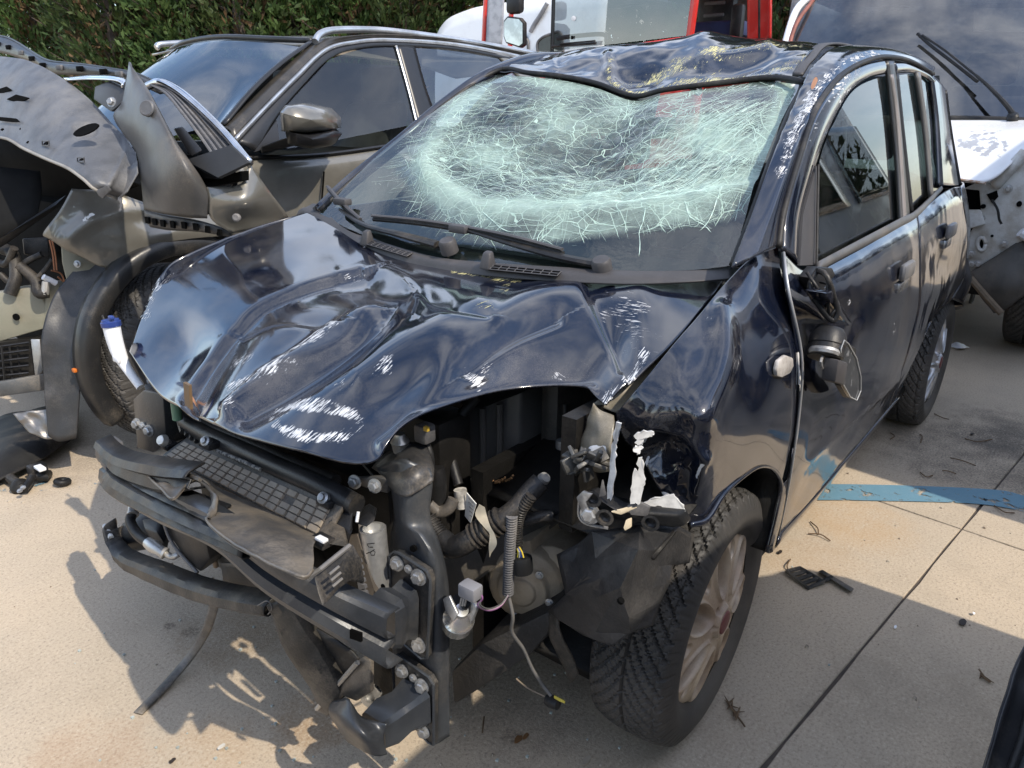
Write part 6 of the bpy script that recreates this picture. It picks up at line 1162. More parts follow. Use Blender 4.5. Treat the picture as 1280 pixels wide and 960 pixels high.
# upper frame of the bumper with open pockets
fa = [(-30, 48, -.45), (0, 45, -.42), (20, 52, -.38), (42, 66, -.30), (62, 76, -.24), (100, 80, -.20), (140, 86, -.16), (170, 92, -.14), (205, 108, -.12)]
fb3 = [(-30, 64, -.40), (0, 66, -.36), (22, 72, -.32), (44, 80, -.25), (64, 92, -.20), (100, 94, -.16), (140, 98, -.13), (168, 104, -.11), (200, 118, -.09)]
FRM = grid('bumper_frame', [UX(fa), [lerp(a, b, .5)+np.array([.015, 0, .01]) for a, b in zip(UX(fa), UX(fb3))], UX(fb3)], 8, 60, PLASTIC, SUV, thick=.02, out=(1, 0, .3), angle=40)
MB().tube(UX(fa), .005, 6, smooth=4).build('frame_lip', PLASTIC, FRM)
for k in range(11):
    t = .06+k*.085; a, b = crm(9, 100)[int(t*99)]@np.array(UX(fa)), crm(9, 100)[int(t*99)]@np.array(UX(fb3))
    MB().box(lerp(a, b, .55)+np.array([.02, 0, .006]), (.012, .045, .02)).build('frame_pocket', DARKHOLE if k % 3 else GREYPL, FRM, bevel=.003)
grid('bright_garnish', [UX([(78, 97, .0), (110, 94, .0), (140, 94, .0), (156, 98, .0), (160, 106, .0)]), UX([(84, 99, .03), (112, 98, .03), (140, 99, .03), (152, 103, .03), (154, 110, .03)])], 4, 24, CHROME, SUV, thick=.006, out=(1, 0, .5))
MB().prism(UX([(118, 108, .03), (135, 101, .02), (158, 112, .02), (150, 130, .05), (138, 140, .06), (116, 124, .05)]), (-.02, 0, 0)).build('lamp_pocket', M('dark_grey_pocket', (.04, .04, .042), .5), SUV, bevel=.006)
bolt(U(140, 128, x=.07), (1, .5, .4), .012, SUV)
# grey side flap with its washer cap
fp = [[(161, 77, .02), (153, 125, .06), (142, 148, .07), (169, 190, .10), (175, 222, .12), (180, 262, .13)], [(164, 82, .03), (168, 120, .09), (172, 150, .12), (190, 190, .15), (200, 226, .17), (206, 268, .16)], [(172, 92, .03), (184, 114, .09), (196, 140, .12), (214, 176, .15), (230, 214, .16), (234, 272, .14)], [(175, 95, .02), (188, 116, .06), (201, 141, .08), (219, 174, .10), (257, 232, .10), (259, 273, .10)]]
FLP = grid('bumper_side_flap', [UX(r) for r in fp], 30, 50, M('satin_grey_plastic', (.062, .060, .058), .40, col2=(.052, .05, .048), dust=.2, bump=.08), SUV, thick=.005, out=(1, .4, .2), disp=lambda q, uv, P: .003*fbm(P, 6, 3)); FLP['label'] = 'satin grey bumper corner standing on end'
MB().lathe(U(183, 135, x=.135), (1, .5, .3), [(-.01, .024), (0, .024), (.003, .02), (.002, .014), (.004, .001)], 22).build('tow_cap', GREYPL, FLP)
# grille: chrome hoop and slats
g0 = UX([(188, 106, -.02), (206, 116, -.01), (226, 140, .0), (250, 172, .02), (272, 205, .05)]); g1 = UX([(196, 104, -.05), (222, 116, -.06), (250, 138, -.06), (282, 172, -.05), (309, 203, -.03)])
GRB = grid('grille_back', [[p+(p-CAMP)*.02 for p in g0], [p+(p-CAMP)*.02 for p in g1]], 8, 24, DARKHOLE, SUV, thick=.004, out=(1, 0, .5))
for k in range(9):
    t = (k+.5)/9; MB().tube([lerp(a, b, t) for a, b in zip(g0, g1)], .0055, 6, smooth=5, flat=.6).build('grille_slat', GREYPL if k % 2 == 0 else PLASTIC, GRB)
MB().tube(UX([(184, 108, -.03), (200, 103, -.04), (222, 113, -.05), (250, 136, -.05), (282, 168, -.04), (312, 204, -.02)]), .013, 10, smooth=6).build('grille_hoop', CHROME, GRB, angle=180)
MB().hexa(UX([(216, 160, .06), (228, 157, .05), (254, 188, .07), (238, 196, .09), (222, 168, .0), (228, 166, .0), (248, 186, .02), (238, 188, .02)])).build('grille_bracket', BLK, GRB, bevel=.006)
MB().prism(UX([(231, 200, .10), (288, 181, .04), (311, 203, .04), (272, 222, .10)]), (-.012, 0, -.004)).build('number_plate_mount', M('flat_black', (.02, .02, .02), .5), SUV, bevel=.002)
MB().prism(UX([(232, 208, .09), (240, 206, .09), (272, 224, .09), (300, 214, .03), (300, 226, .03), (262, 234, .09), (240, 222, .09)]), (-.03, 0, 0)).build('bumper_pocket', DARKHOLE, SUV)
bc = [[(257, 234, .10), (300, 230, .02), (313, 205, -.03)], [(260, 252, .10), (306, 252, .03), (336, 238, -.08)], [(264, 274, .09), (310, 272, .0), (359, 268, -.18)], [(290, 292, .04), (322, 285, -.04), (358, 272, -.18)]]
BCN = grid('bumper_corner', [UX(r) for r in bc], 18, 18, BRONZE, SUV, thick=.005, out=(.6, .6, .3))
MB().lathe(U(295, 272, x=.055), (1, .8, .2), [(-.01, .012), (.0, .012), (.003, .008), (.002, .001)], 18).build('parking_sensor', GREYPL, BCN)
rl = MB(); ra2, rb2_ = UX([(180, 263, .14), (210, 270, .14), (250, 276, .10), (292, 290, .03)]), UX([(188, 284, .13), (212, 288, .13), (250, 290, .10), (290, 297, .03)])
RS = grid('slotted_rail', [ra2, [lerp(a, b, .5)+np.array([.006, 0, 0]) for a, b in zip(ra2, rb2_)], rb2_], 6, 30, M('grey_rail', (.06, .06, .062), .45, dust=.2), SUV, thick=.014, out=(1, 0, 0))
A4 = crm(4, 60)
for k in range(8):
    i = 4+k*7; a, b = A4[i]@np.array(ra2), A4[i]@np.array(rb2_); MB().box(lerp(a, b, .5)+np.array([.012, 0, 0]), (.006, .022, .02)).build('rail_slot', DARKHOLE, RS)
# ------------------------------------------------------------------ vehicles behind
WHITE = paint_mat('white_van_paint', (.74, .75, .76), rough=.22, ior=1.5, coat=.4, dust=.25)
REDP = paint_mat('truck_red_paint', (.52, .028, .022), rough=.22, ior=1.5, coat=.5, dust=.15)
TG = glass_mat('truck_screen_glass', (.38, .42, .44), ior=2.3, dirt=.22, dcol=(.22, .22, .22))
def quad(name, pts, mat, par, n=10, thick=.02, bul=0., out=(1, 0, 0), **k):
    a, b, c, d = [np.array(p) for p in pts]      # corners in order round the panel
    return grid(name, [[a, lerp(a, b, .5), b], [lerp(a, d, .5), (a+b+c+d)/4+np.array(out)*bul, lerp(b, c, .5)], [d, lerp(d, c, .5), c]], n, n, mat, par, thick=thick, out=out, **k)
# --- white pickup at the right, its front half stripped
PU = empty('pickup_truck', (-4.6, .2, 0), 'white pickup with peeling bonnet, stripped front corner and a wiper standing on its big windscreen', 'truck')
ws = [U(985, 40, x=-4.45), U(1012, -3, x=-4.75), U(1400, -30, x=-4.75), U(1420, 150, x=-4.15), U(1190, 143, x=-4.15), U(960, 132, x=-4.15)]
a = [U(966, 150, x=-4.05), U(1080, 150, x=-3.98), U(1190, 147, x=-3.98), U(1300, 150, x=-4.05), U(1400, 155, x=-4.2)]
b = [U(1012, 0, x=-4.75), U(1100, -14, x=-4.68), U(1200, -22, x=-4.68), U(1320, -20, x=-4.75), U(1400, -15, x=-4.85)]
grid('windscreen', [a, [lerp(p, q, .5)+np.array([.05, 0, .02]) for p, q in zip(a, b)], b], 20, 30, TG, PU, out=(1, 0, .5))
MB().tube([p+np.array([.01, 0, -.01]) for p in a], .022, 8, smooth=6).build('windscreen_rubber', RUBBER, PU, angle=180)
MB().tube([U(966, 150, x=-4.05), U(985, 42, x=-4.45), U(1012, -2, x=-4.75), U(1100, -17, x=-4.70), U(1250, -24, x=-4.70)], .026, 8, smooth=6).build('cab_frame', WHITE, PU, angle=180)
MB().tube([U(972, 150, x=-4.03), U(990, 44, x=-4.43), U(1016, 0, x=-4.73)], .014, 8, smooth=6).build('pillar_edge', M('brown_sealant', (.22, .07, .05), .6), PU, angle=180)
MB().tube(UX([(1266, 147, -3.93), (1262, 136, -3.93), (1240, 112, -3.97), (1220, 94, -4.02)]), [.018, .014, .011, .008], 8, smooth=5).build('wiper_arm', PLASTIC, PU)
W1 = MB().tube(UX([(1147, 42, -4.26), (1165, 58, -4.20), (1190, 77, -4.12), (1222, 102, -4.04)]), .010, 6, smooth=5).build('wiper_blade', RUBBER, PU)
MB().tube(UX([(1153, 44, -4.24), (1180, 62, -4.15), (1205, 82, -4.07), (1220, 94, -4.02)]), .007, 6, smooth=5).build('blade_yoke', PLASTIC, W1)
MB().lathe(U(1266, 146, x=-3.92), (.5, 0, .8), [(-.03, .03), (.01, .03), (.02, .02), (.021, .001)], 14).build('wiper_pivot', PLASTIC, PU)
MB().hexa(UX([(985, 150, -4.3), (1400, 150, -4.3), (1400, 165, -5.2), (985, 165, -5.2)])+UX([(985, 128, -4.4), (1400, 128, -4.4), (1400, 120, -5.2), (985, 120, -5.2)])).build('dashboard', INTER, PU)
for px, py in ((1240, 86), (1060, 86)):
    c = U(px, py, x=-5.6); MB().box(c, (.14, .34, .22)).build('headrest', INTER, PU, bevel=.05); MB().box(c+np.array([0, 0, -.42]), (.16, .52, .6)).build('backrest', INTER, PU, bevel=.05)
quad('rear_cab_wall', [U(960, 165, x=-6.1), U(1420, 165, x=-6.1), U(1420, 0, x=-6.1), U(990, 0, x=-6.1)], M('grey_headlining', (.30, .30, .29), .8), PU)
quad('white_rectangle', [U(1217, 40, x=-6.07), U(1330, 40, x=-6.07), U(1330, 10, x=-6.07), U(1217, 10, x=-6.07)], M('plain_white_panel', (.72, .74, .72), .5), PU, thick=.005)  # plain white rectangle at the back of the cab
quad('roof', [U(1012, -4, x=-4.75), U(1400, -20, x=-4.8), np.array([-6.2, 1.2, 2.1]), np.array([-6.2, -1.0, 2.1])], WHITE, PU, out=(0, 0, 1), bul=.05)
hb = [U(1183, 150, x=-3.93), U(1230, 150, x=-3.93), U(1290, 150, x=-3.95), U(1380, 150, x=-4.0)]; hf = [U(1190, 224, x=-3.30), U(1232, 226, x=-3.28), U(1262, 205, x=-3.36), U(1300, 165, x=-3.6)]
BN = grid('bonnet', [hb, [lerp(p, q, .5)+np.array([.02, 0, .05]) for p, q in zip(hb, hf)], hf], 40, 50, WHITE, PU, thick=.012, out=(0, 0, 1), paint=lambda q, uv, P: {'rust': .85*ridge(q, [(1188, 225), (1235, 228), (1264, 206)], 3)+.5*np.clip(fbm(P, 30, 2)-.25, 0, 1), 'bare': .62*gau(q, 1228, 180, 44, 22)}); BN['label'] = 'white bonnet with peeling paint and a rusty edge'
BAREW = M('peeled_grey', (.42, .43, .45), .5); rr = random.Random(3); mb = MB()
BN2 = hb
grid('bonnet_left', [[U(960, 152, x=-4.02), U(1080, 152, x=-3.95), U(1184, 150, x=-3.94)], [np.array([-3.3, -.9, 1.0]), np.array([-3.25, -.3, 1.02]), U(1190, 224, x=-3.30)]], 10, 20, WHITE, PU, thick=.012, out=(0, 0, 1))
# stripped corner: white inner panel with holes, dark void, arch liner, tyre
WB = M('dirty_white_body', (.60, .60, .58), .45, col2=(.50, .49, .46), scale=10, dust=.5, dustcol=(.30, .24, .17))
ip = [(1204, 236), (1226, 226), (1240, 232), (1262, 208), (1275, 190), (1300, 176), (1300, 292), (1272, 304), (1212, 340), (1207, 300), (1218, 282), (1226, 262), (1224, 238)]
IP = MB().prism([U(x, y, x=-3.42) for x, y in ip], (-.03, 0, 0)).build('inner_wing_panel', WB, PU, bevel=.006)
quad('lamp_void', [U(1188, 300, x=-3.5), U(1232, 300, x=-3.5), U(1232, 224, x=-3.5), U(1188, 224, x=-3.5)], DARKHOLE, PU)
MB().hexa(UX([(1204, 262, -3.38), (1226, 262, -3.38), (1232, 280, -3.36), (1204, 288, -3.38), (1204, 262, -3.46), (1226, 262, -3.46), (1232, 280, -3.46), (1204, 288, -3.46)])).build('lamp_step', WB, PU, bevel=.006)
def ph(px, py, rx, ry, nm='panel_hole', mt=DARKHOLE, xx=-3.405):
    c = U(px, py, x=xx); s_ = np.linalg.norm(c-CAMP)/FPX
    return MB().prism([c+np.array([0, rx*s_*math.cos(t), ry*s_*math.sin(t)]) for t in np.linspace(0, 6.283, 15)[:-1]], (-.004, 0, 0)).build(nm, mt, IP)
MB().prism(UX([(1233, 243, -3.405), (1246, 238, -3.405), (1248, 246, -3.405), (1240, 254, -3.405)]), (-.004, 0, 0)).build('panel_hole', DARKHOLE, IP)
for a_ in ((1229, 258, 2.5, 2.5), (1274, 255, 2.5, 3), (1240, 295, 1.5, 1.5)): ph(*a_)
MB().tube([U(1227+5*math.cos(t), 305+8*math.sin(t), x=-3.40) for t in np.linspace(0, 6.283, 17)], .010, 6).build('slot_rim', WB, IP, angle=180); ph(1227, 305, 3.5, 6)
for x_, y_ in ((1260, 236), (1226, 273), (1255, 305), (1214, 317), (1214, 330), (1222, 330)): bolt(U(x_, y_, x=-3.40), (1, .2, 0), .016, IP)
MB().tube(UX([(1240, 250, -3.40), (1247, 262, -3.38), (1249, 274, -3.38), (1252, 280, -3.38)]), .006, 6, smooth=4).build('loose_wire', RUBBER, IP)
MB().tube(UX([(1244, 232, -3.42), (1262, 212, -3.40), (1282, 190, -3.42)]), .03, 8, smooth=4).build('wing_flange', WB, PU, angle=180)
MB().tube(UX([(1275, 290, -3.38), (1290, 300, -3.4), (1300, 306, -3.45)]), .025, 8).build('white_hose', WHITEPL, PU)
ln_ = [[(1212, 341, -3.40), (1245, 320, -3.40), (1275, 300, -3.42), (1310, 285, -3.5)], [(1225, 370, -3.36), (1252, 356, -3.34), (1282, 340, -3.36), (1310, 330, -3.45)], [(1242, 392, -3.40), (1256, 388, -3.36), (1276, 372, -3.36), (1310, 350, -3.45)]]
grid('arch_liner', [UX(r) for r in ln_], 14, 16, M('grimy_liner', (.075, .068, .06), .6, col2=(.05, .046, .04), dust=.5, dustcol=(.16, .13, .10)), PU, thick=.006, out=(1, 0, 0), disp=lambda q, uv, P: .02*fbm(P, 5, 3))
MB().tube(UX([(1213, 348, -3.33), (1232, 370, -3.30), (1252, 392, -3.28)]), .018, 8).build('bent_strut', M('rusty_strut', (.16, .12, .08), .6, .3), PU)
wheel(-4.05, .98, 1, 0, 0, HC2, PU, .37, 1.27, .4)
wheel(-4.05, -.85, -1, 0, 0, HC2, PU, .37, 1.27, .4)
MB().hexa([(-3.5, -1.0, .4), (-3.5, .60, .4), (-8.5, .95, .4), (-8.5, -1.05, .4), (-3.6, -1.0, .95), (-3.6, .55, .95), (-8.5, .95, 1.15), (-8.5, -1.05, 1.15)]).build('body_shell', WB, PU)
MB().hexa([(-3.56, -.95, .35), (-3.56, .75, .35), (-4.6, 1.0, .35), (-4.6, -1.0, .35), (-3.6, -.95, .9), (-3.6, .7, .9), (-4.6, .98, .9), (-4.6, -1.0, .9)]).build('engine_bay', DARK, PU)
quad('side_door', [np.array([-4.4, 1.06, .45]), np.array([-5.9, 1.08, .45]), np.array([-5.9, 1.06, 1.2]), np.array([-4.3, 1.03, 1.15])], WHITE, PU, out=(0, 1, 0), bul=.03)
MB().tube(UX([(1180, 222, -3.31), (1232, 229, -3.27)]), .008, 6).build('rusty_edge', M('bonnet_rust', (.30, .16, .08), .7, col2=(.5, .45, .4), scale=40), PU)

# --- red tipper cab
RT = empty('red_truck', (-6.0, -3.0, 0), 'red lorry cab with a tall flat windscreen and open side showing a black seat', 'lorry')
XF = -5.2
def R_(px, py, x=XF): return U(px, py, x=x)
quad('windscreen', [R_(690, 64), R_(862, 44), R_(872, -40), R_(694, -40)], TG, RT, thick=0)
for nm, (p0, p1), r in (('cab_pillar', (R_(862, 50), R_(874, -40)), .035), ('cab_pillar', (R_(690, 68), R_(693, -40)), .018)): MB().tube([p0, p1], r, 10).build(nm, REDP if r > .03 else BLK, RT)
grid('windscreen_sill', [[R_(640, 76, XF+.02), R_(740, 62, XF+.06), R_(865, 44, XF+.02)], [R_(640, 92, XF+.03), R_(740, 80, XF+.08), R_(868, 62, XF+.03)]], 4, 12, REDP, RT, thick=.02, out=(1, 0, 0))
quad('front_panel', [R_(640, 260), R_(872, 240), R_(868, 62), R_(640, 92)], REDP, RT)
MB().tube([R_(690, 58, XF+.03), R_(720, 56, XF+.05), R_(745, 54, XF+.05)], .012, 6).build('wiper_arm', PLASTIC, RT); MB().tube([R_(700, 55, XF+.05), R_(744, 51, XF+.06)], .008, 6).build('wiper_blade', RUBBER, RT)
MB().tube([R_(697, 48, XF-.15), R_(720, 45, XF-.15), R_(754, 43, XF-.15), R_(758, 52, XF-.15)], .02, 8, smooth=4).build('dashboard_edge', M('grey_dash', (.20, .20, .20), .6), RT)
MB().lathe(R_(717, 23, XF+.01), (1, .3, 0), [(0, .022), (.004, .022), (.005, .014), (.0052, .001)], 16).build('tax_disc', M('round_sticker', (.75, .75, .76), .5), RT)
MB().box(R_(715, 47, XF+.015), (.004, .022, .03)).build('sticker', DARKHOLE, RT)
def Yp(px, py): return U(px, py, pl=(-.12, 1, 0, -.72))
r0 = R_(868, 50); yl = float(r0[1])
def SD(px, py): return U(px, py, y=yl+.02)
quad('door_post', [U(934, 60, y=-1.55), U(962, 52, y=-1.35), U(962, -40, y=-1.35), U(934, -40, y=-1.55)], REDP, RT, thick=.04)
MB().tube([U(949, 60, y=-1.42), U(949, -40, y=-1.42)], .010, 6).build('door_seal', RUBBER, RT)
quad('cab_interior', [U(872, 60, x=-7.2), U(940, 60, x=-7.2), U(940, -40, x=-7.2), U(872, -40, x=-7.2)], M('cab_grey', (.10, .10, .10), .7), RT)
sb = MB(); c = U(897, 16, x=-6.6); sb.box(c, (.16, .40, .42)); SE = sb.build('seat', PLASTIC, RT, bevel=.06)
for dz in (.08, -.03): MB().box(c+np.array([.085, 0, dz]), (.02, .22, .035)).build('seat_slot', M('seat_slot_grey_%d' % (dz > 0), (.16, .16, .16), .6), SE, bevel=.01)
MB().box(U(900, 38, x=-6.4), (.4, .6, .14)).build('seat_cushion', M('navy_cloth', (.02, .03, .09), .8), SE, bevel=.04); MB().box(U(922, 27, x=-6.2), (.1, .12, .3)).build('console', PLASTIC, RT, bevel=.03)
quad('cab_side', [U(868, 64, y=-1.75), U(936, 58, y=-1.55), U(936, 160, y=-1.55), U(868, 180, y=-1.75)], REDP, RT, out=(0, 1, 0))
quad('cab_roof', [R_(600, -45), R_(874, -42), np.array([-7.4, -1.6, 2.6]), np.array([-7.4, -4.8, 2.6])], REDP, RT, out=(0, 0, 1))
# far door standing open with its mirror
MB().tube([R_(604, 62, -5.0), R_(609, -40, -5.0)], .022, 8).build('open_door_edge', REDP, RT)
quad('door_glass', [R_(607, 60, -5.0), R_(627, 62, -5.05), R_(632, -40, -5.05), R_(611, -40, -5.0)], M('streaked_glass', (.40, .42, .46), .2, col2=(.28, .30, .33), scale=14), RT, thick=.01)
MB().tube([R_(637, 70, -4.95), R_(641, -40, -4.95)], .024, 8).build('mirror_bar', REDP, RT)
b = R_(644, 5, -4.85); MB().box(b, (.10, .17, .17)).build('mirror_head', PLASTIC, RT, bevel=.04)
mp_ = [R_(x, y, -4.82) for x, y in ((629, 26), (634, 20), (650, 22), (655, 28), (655, 56), (650, 60), (632, 54), (629, 46))]
MB().prism(mp_, (-.05, 0, 0)).build('mirror_shell', PLASTIC, RT, bevel=.01); MB().prism([p+np.array([.004, 0, 0]) for p in [lerp(q, sum(mp_)/8, .12) for q in mp_]], (-.003, 0, 0)).build('mirror_glass', M('mirror_silver', (.42, .44, .46), .06, 1.), RT)
for k in (-1, 1): wheel(-6.2, -3.3+k*1.15, k, 0, 0, HC2, RT, .48, 1.65)
MB().box((-6.4, -3.3, .8), (2.2, 2.0, .5)).build('chassis', DARK, RT)

# --- white van behind the SUV
VN = empty('white_van', (-9.5, -7.5, 0), 'white panel van half hidden behind the bronze SUV and red lorry', 'van')
XV = -8.2
prof = [(545, 60), (546, 44), (552, 32), (562, 22), (580, 14), (600, 8), (640, 2), (700, -6), (760, -14)]
up_ = [U(a, b, x=XV) for a, b in prof]; lo_v = [np.array([XV, p[1], .4]) for p in up_]
grid('van_end', [lo_v, [lerp(a, b, .6)+np.array([.05, 0, 0]) for a, b in zip(lo_v, up_)], up_], 10, 40, WHITE, VN, thick=.02, out=(1, 0, 0))
grid('van_roof', [up_, [p+np.array([-4.5, 0, .05]) for p in up_]], 4, 40, WHITE, VN, thick=.02, out=(0, 0, 1))
MB().tube([U(684, 4, x=XV+.04), U(676, 18, x=XV+.05), U(668, 30, x=XV+.05), U(663, 40, x=XV+.05)], .03, 8, smooth=5).build('van_pillar_groove', M('grey_groove', (.25, .25, .26), .5), VN)
wv_ = [U(a, b, x=XV+.05) for a, b in ((672, 64), (672, 54), (678, 47), (688, 43), (700, 41), (704, 64))]
MB().tube(wv_, .02, 8, smooth=5).build('van_window_seal', GREYPL, VN); MB().prism(wv_, (-.03, 0, 0)).build('van_window', M('van_dark_window', (.03, .035, .04), .1), VN)
MB().tube([U(656, 44, x=XV+.05), U(660, 52, x=XV+.06), U(660, 66, x=XV+.06)], .02, 8).build('van_seam', GREYPL, VN)
for s_ in (-1, 1): wheel(-9.0, -7.2+s_*.9, s_, 0, 0, HC2, VN, .36, 1.22)

# ------------------------------------------------------------------ conifer hedge and the trees that close the yard
def leaf_mat(name, a, b, c):
    m, t, p, o = nodes(name); v = nn(t, 'TexCoord').outputs['Object']
    n1 = noise_node(t, v, 1.3, 4, .6); n2 = noise_node(t, v, 14, 3, .6)
    col = mixc(t, ramp(t, n1, .35, .65), a, b); col = mixc(t, ramp(t, n2, .55, .8, 0, .7), col, c)
    t.links.new(col, p.inputs['Base Color']); p.inputs['Roughness'].default_value = .6; p.inputs['Specular IOR Level'].default_value = .25
    tl = nn(t, 'BsdfTranslucent'); t.links.new(col, tl.inputs['Color']); ms = nn(t, 'MixShader'); ms.inputs[0].default_value = .25
    t.links.new(p.outputs[0], ms.inputs[1]); t.links.new(tl.outputs[0], ms.inputs[2]); t.links.new(ms.outputs[0], o.inputs['Surface']); return m
LEAF = leaf_mat('conifer_green', (.045, .085, .025), (.075, .12, .034), (.13, .165, .055)); LEAF2 = leaf_mat('conifer_dull', (.032, .06, .02), (.06, .085, .028), (.11, .10, .05)); BROWN = leaf_mat('dead_conifer_brown', (.13, .085, .045), (.17, .11, .06), (.09, .06, .04))
BARK = M('grey_bark', (.11, .085, .065), .9, col2=(.07, .055, .045), scale=20, bump=.6, bscale=40)
def crown(seed, h, r, nb, mat_, dead):
    rr = np.random.default_rng(seed); V = []; F = []; D = []; T = MB()
    for k in range(nb):
        z = h*(.03+.97*rr.random()**.9); az = rr.random()*6.283; R = r*(1-.55*(z/h)**2.2)*(.55+.5*rr.random()); d = np.array([math.cos(az), math.sin(az), 0])
        base = np.array([0, 0, z-.25*R]); tip = d*R+np.array([0, 0, z+.30*R])
        if k % 5 == 0: T.tube([base, lerp(base, tip, .5)+np.array([0, 0, -.05]), tip], [.022, .014, .004], 4)
        ns = 40
        for s_ in range(ns):
            t = .30+.72*(s_/ns); c = lerp(base, tip, t)+rr.normal(0, .045, 3)*r; l = (.09+.14*rr.random())*(1.15-t*.4); w = l*.15
            e = d*.7+rr.normal(0, .42, 3)+np.array([0, 0, .75]); e /= np.linalg.norm(e); n_ = np.cross(e, rr.normal(0, 1, 3)); n_ /= np.linalg.norm(n_)+1e-9
            i = len(V); V += [c, c+e*l*.35+n_*w, c+e*l, c+e*l*.35-n_*w, c+e*l*.6+n_*w*1.5, c+e*l*.75]; F += [(i, i+1, i+2, i+3), (i+1, i+4, i+5)]
            D.append(t < .62 and rr.random() < dead)
    me = bpy.data.meshes.new('crown'); me.from_pydata([tuple(v) for v in V], [], F); me.update(); me.materials.append(mat_); me.materials.append(BROWN)
    mi_ = [1 if d_ else 0 for d_ in D for _ in (0, 1)]; me.polygons.foreach_set('material_index', mi_)
    lm = bpy.data.meshes.new('limbs'); lm.from_pydata(T.V, [], T.F); lm.update(); lm.materials.append(BARK)
    return me, lm
VAR = [crown(3, 5.2, 1.15, 420, LEAF, .35), crown(8, 5.6, 1.25, 420, LEAF2, .5), crown(21, 4.8, 1.2, 420, LEAF, .6)]
def conifer(x, y, s_, k, label, group):
    t = empty('conifer', (x, y, 0), label, 'tree', group); cm, lm = VAR[k]
    for n_, me in (('crown', cm), ('limb', lm)):
        o = bpy.data.objects.new(n_, me); COL.objects.link(o); o.parent = t; o.scale = (s_, s_, s_); o.rotation_euler = (0, 0, x*3.1+y)
    MB().tube([(x, y, 0), (x+.03, y, 2*s_), (x, y+.03, 4.6*s_)], [.13*s_, .10*s_, .03*s_], 8).build('trunk', BARK, t)
    return t
hz_ = [(-60, 30, -6.2, 0), (45, 30, -6.6, 2), (140, 30, -6.3, 1), (225, 30, -6.9, 0), (300, 30, -7.4, 1), (370, 30, -8.2, 0), (440, 30, -8.8, 2), (505, 30, -9.4, 1), (565, 10, -10.4, 0), (620, 10, -11.2, 1), (700, 10, -11.6, 0), (790, 5, -11.2, 1), (870, 5, -10.8, 2), (930, 5, -10.2, 0), (985, 10, -9.6, 1), (1060, 5, -10.2, 0), (1150, 5, -10.5, 2), (1260, 5, -10.6, 1)]
KIND = ['dark conifer filling the hedge top left, above the torn undershield', 'conifer with bare brown twigs behind the upended bumper flap', 'feathery green conifer behind the SUV windscreen', 'conifer right above the front roof rail end of the SUV', 'conifer above the middle of the SUV roof', 'dark conifer behind the SUV roof rail', 'conifer just left of the white van roof', 'conifer touching the white van roof', 'conifer behind the white van', 'conifer glimpsed between lorry mirror and white van', 'conifer behind the lorry windscreen', 'conifer behind the lorry, over its wiper', 'conifer behind the open lorry side', 'conifer seen right of the red door post', 'dark conifer between red lorry and pickup cab', 'conifer behind the left part of the pickup cab', 'conifer behind the pickup wiper', 'conifer behind the right side of the pickup']
for i, (px, py, xx, k) in enumerate(hz_):
    c = U(px, py, x=xx); conifer(c[0], c[1], 1.02+.12*((i*37) % 5)/5, k, KIND[i], 'conifers of the hedge behind the cars')
for i, (px, xx) in enumerate(((-20, -7.6), (95, -7.9), (185, -8.0), (265, -8.5), (335, -9.2), (405, -9.9), (475, -10.6), (540, -11.4), (1005, -11.5), (1110, -12), (1200, -12))):
    c = U(px, 30, x=xx); conifer(c[0], c[1], 1.0, (i+1) % 3, 'conifer in the back row, glimpsed only through gaps of the hedge', 'conifers of the back row')
# ------------------------------------------------------------------ loose things on the ground
def G(px, py, z=0.): return U(px, py, z=z)
th_ = empty('broken_grille', G(1010, 722), 'broken piece of slotted black grille lying on the concrete beside the front door', 'car part')
o4 = [G(983, 714, .012), G(1000, 710, .018), G(1030, 727, .012), G(1010, 735, .006)]
mb = MB()
for t in (0, .25, .5, .75, 1): mb.tube([lerp(o4[0], o4[3], t), lerp(o4[1], o4[2], t)], .006, 6)
mb.build('grille_slats', DUSTY, th_)
MB().tube(o4+[o4[0]], .006, 6).build('grille_frame', DUSTY, th_); MB().tube([G(1022, 729, .01), G(1034, 724, .012), G(1040, 722, .012)], .007, 6).build('broken_tab', PLASTIC, th_)
sk = MB().hexa([G(1023, 714, .004), G(1028, 712, .004), G(1068, 736, .004), G(1064, 740, .004), G(1023, 714, .016), G(1028, 712, .016), G(1068, 736, .014), G(1064, 740, .014)]).build('plastic_stick', DUSTY, None, bevel=.003)
tag(sk, 'straight black plastic bar lying by the broken grille', 'car part')
tr = [(268, 750, .34), (264, 768, .25), (256, 790, .14), (240, 816, .06), (218, 843, .02), (195, 868, .008), (172, 891, .004)]
trm = grid('rubber_trim', [[U(a-5, b-1, z=c) for a, b, c in tr], [U(a, b, z=c+.003) for a, b, c in tr], [U(a+6, b+2, z=c) for a, b, c in tr]], 5, 60, M('dusty_trim_rubber', (.11, .105, .10), .5, col2=(.03, .03, .03), scale=12, dust=.5), None, thick=.003, out=(0, 0, 1)); tag(trm, 'long curved black trim strip drooping from the nose to the ground', 'trim strip')
lk = empty('steering_link', G(60, 608), 'broken black linkage arm with a ball joint lying near the folded sheet', 'car part')
MB().tube([G(-10, 583, .03), G(6, 593, .03), G(28, 609, .02)], .012, 10, smooth=4).build('rod', DARK, lk); MB().tube([G(12, 597, .03), G(28, 609, .022)], .017, 10).build('rod_sleeve', RUBBER, lk)
MB().lathe(G(27, 613, .0), (.1, .1, 1), [(0, .03), (.02, .034), (.035, .026), (.045, .012), (.046, .001)], 16).build('ball_joint', DARK, lk)
MB().tube([G(30, 612, .025), G(40, 598, .03), G(44, 588, .035)], .014, 10, smooth=3).build('link_arm', PLASTIC, lk); MB().box(G(47, 588, .04), (.06, .05, .05)).build('link_head', PLASTIC, lk, bevel=.008)
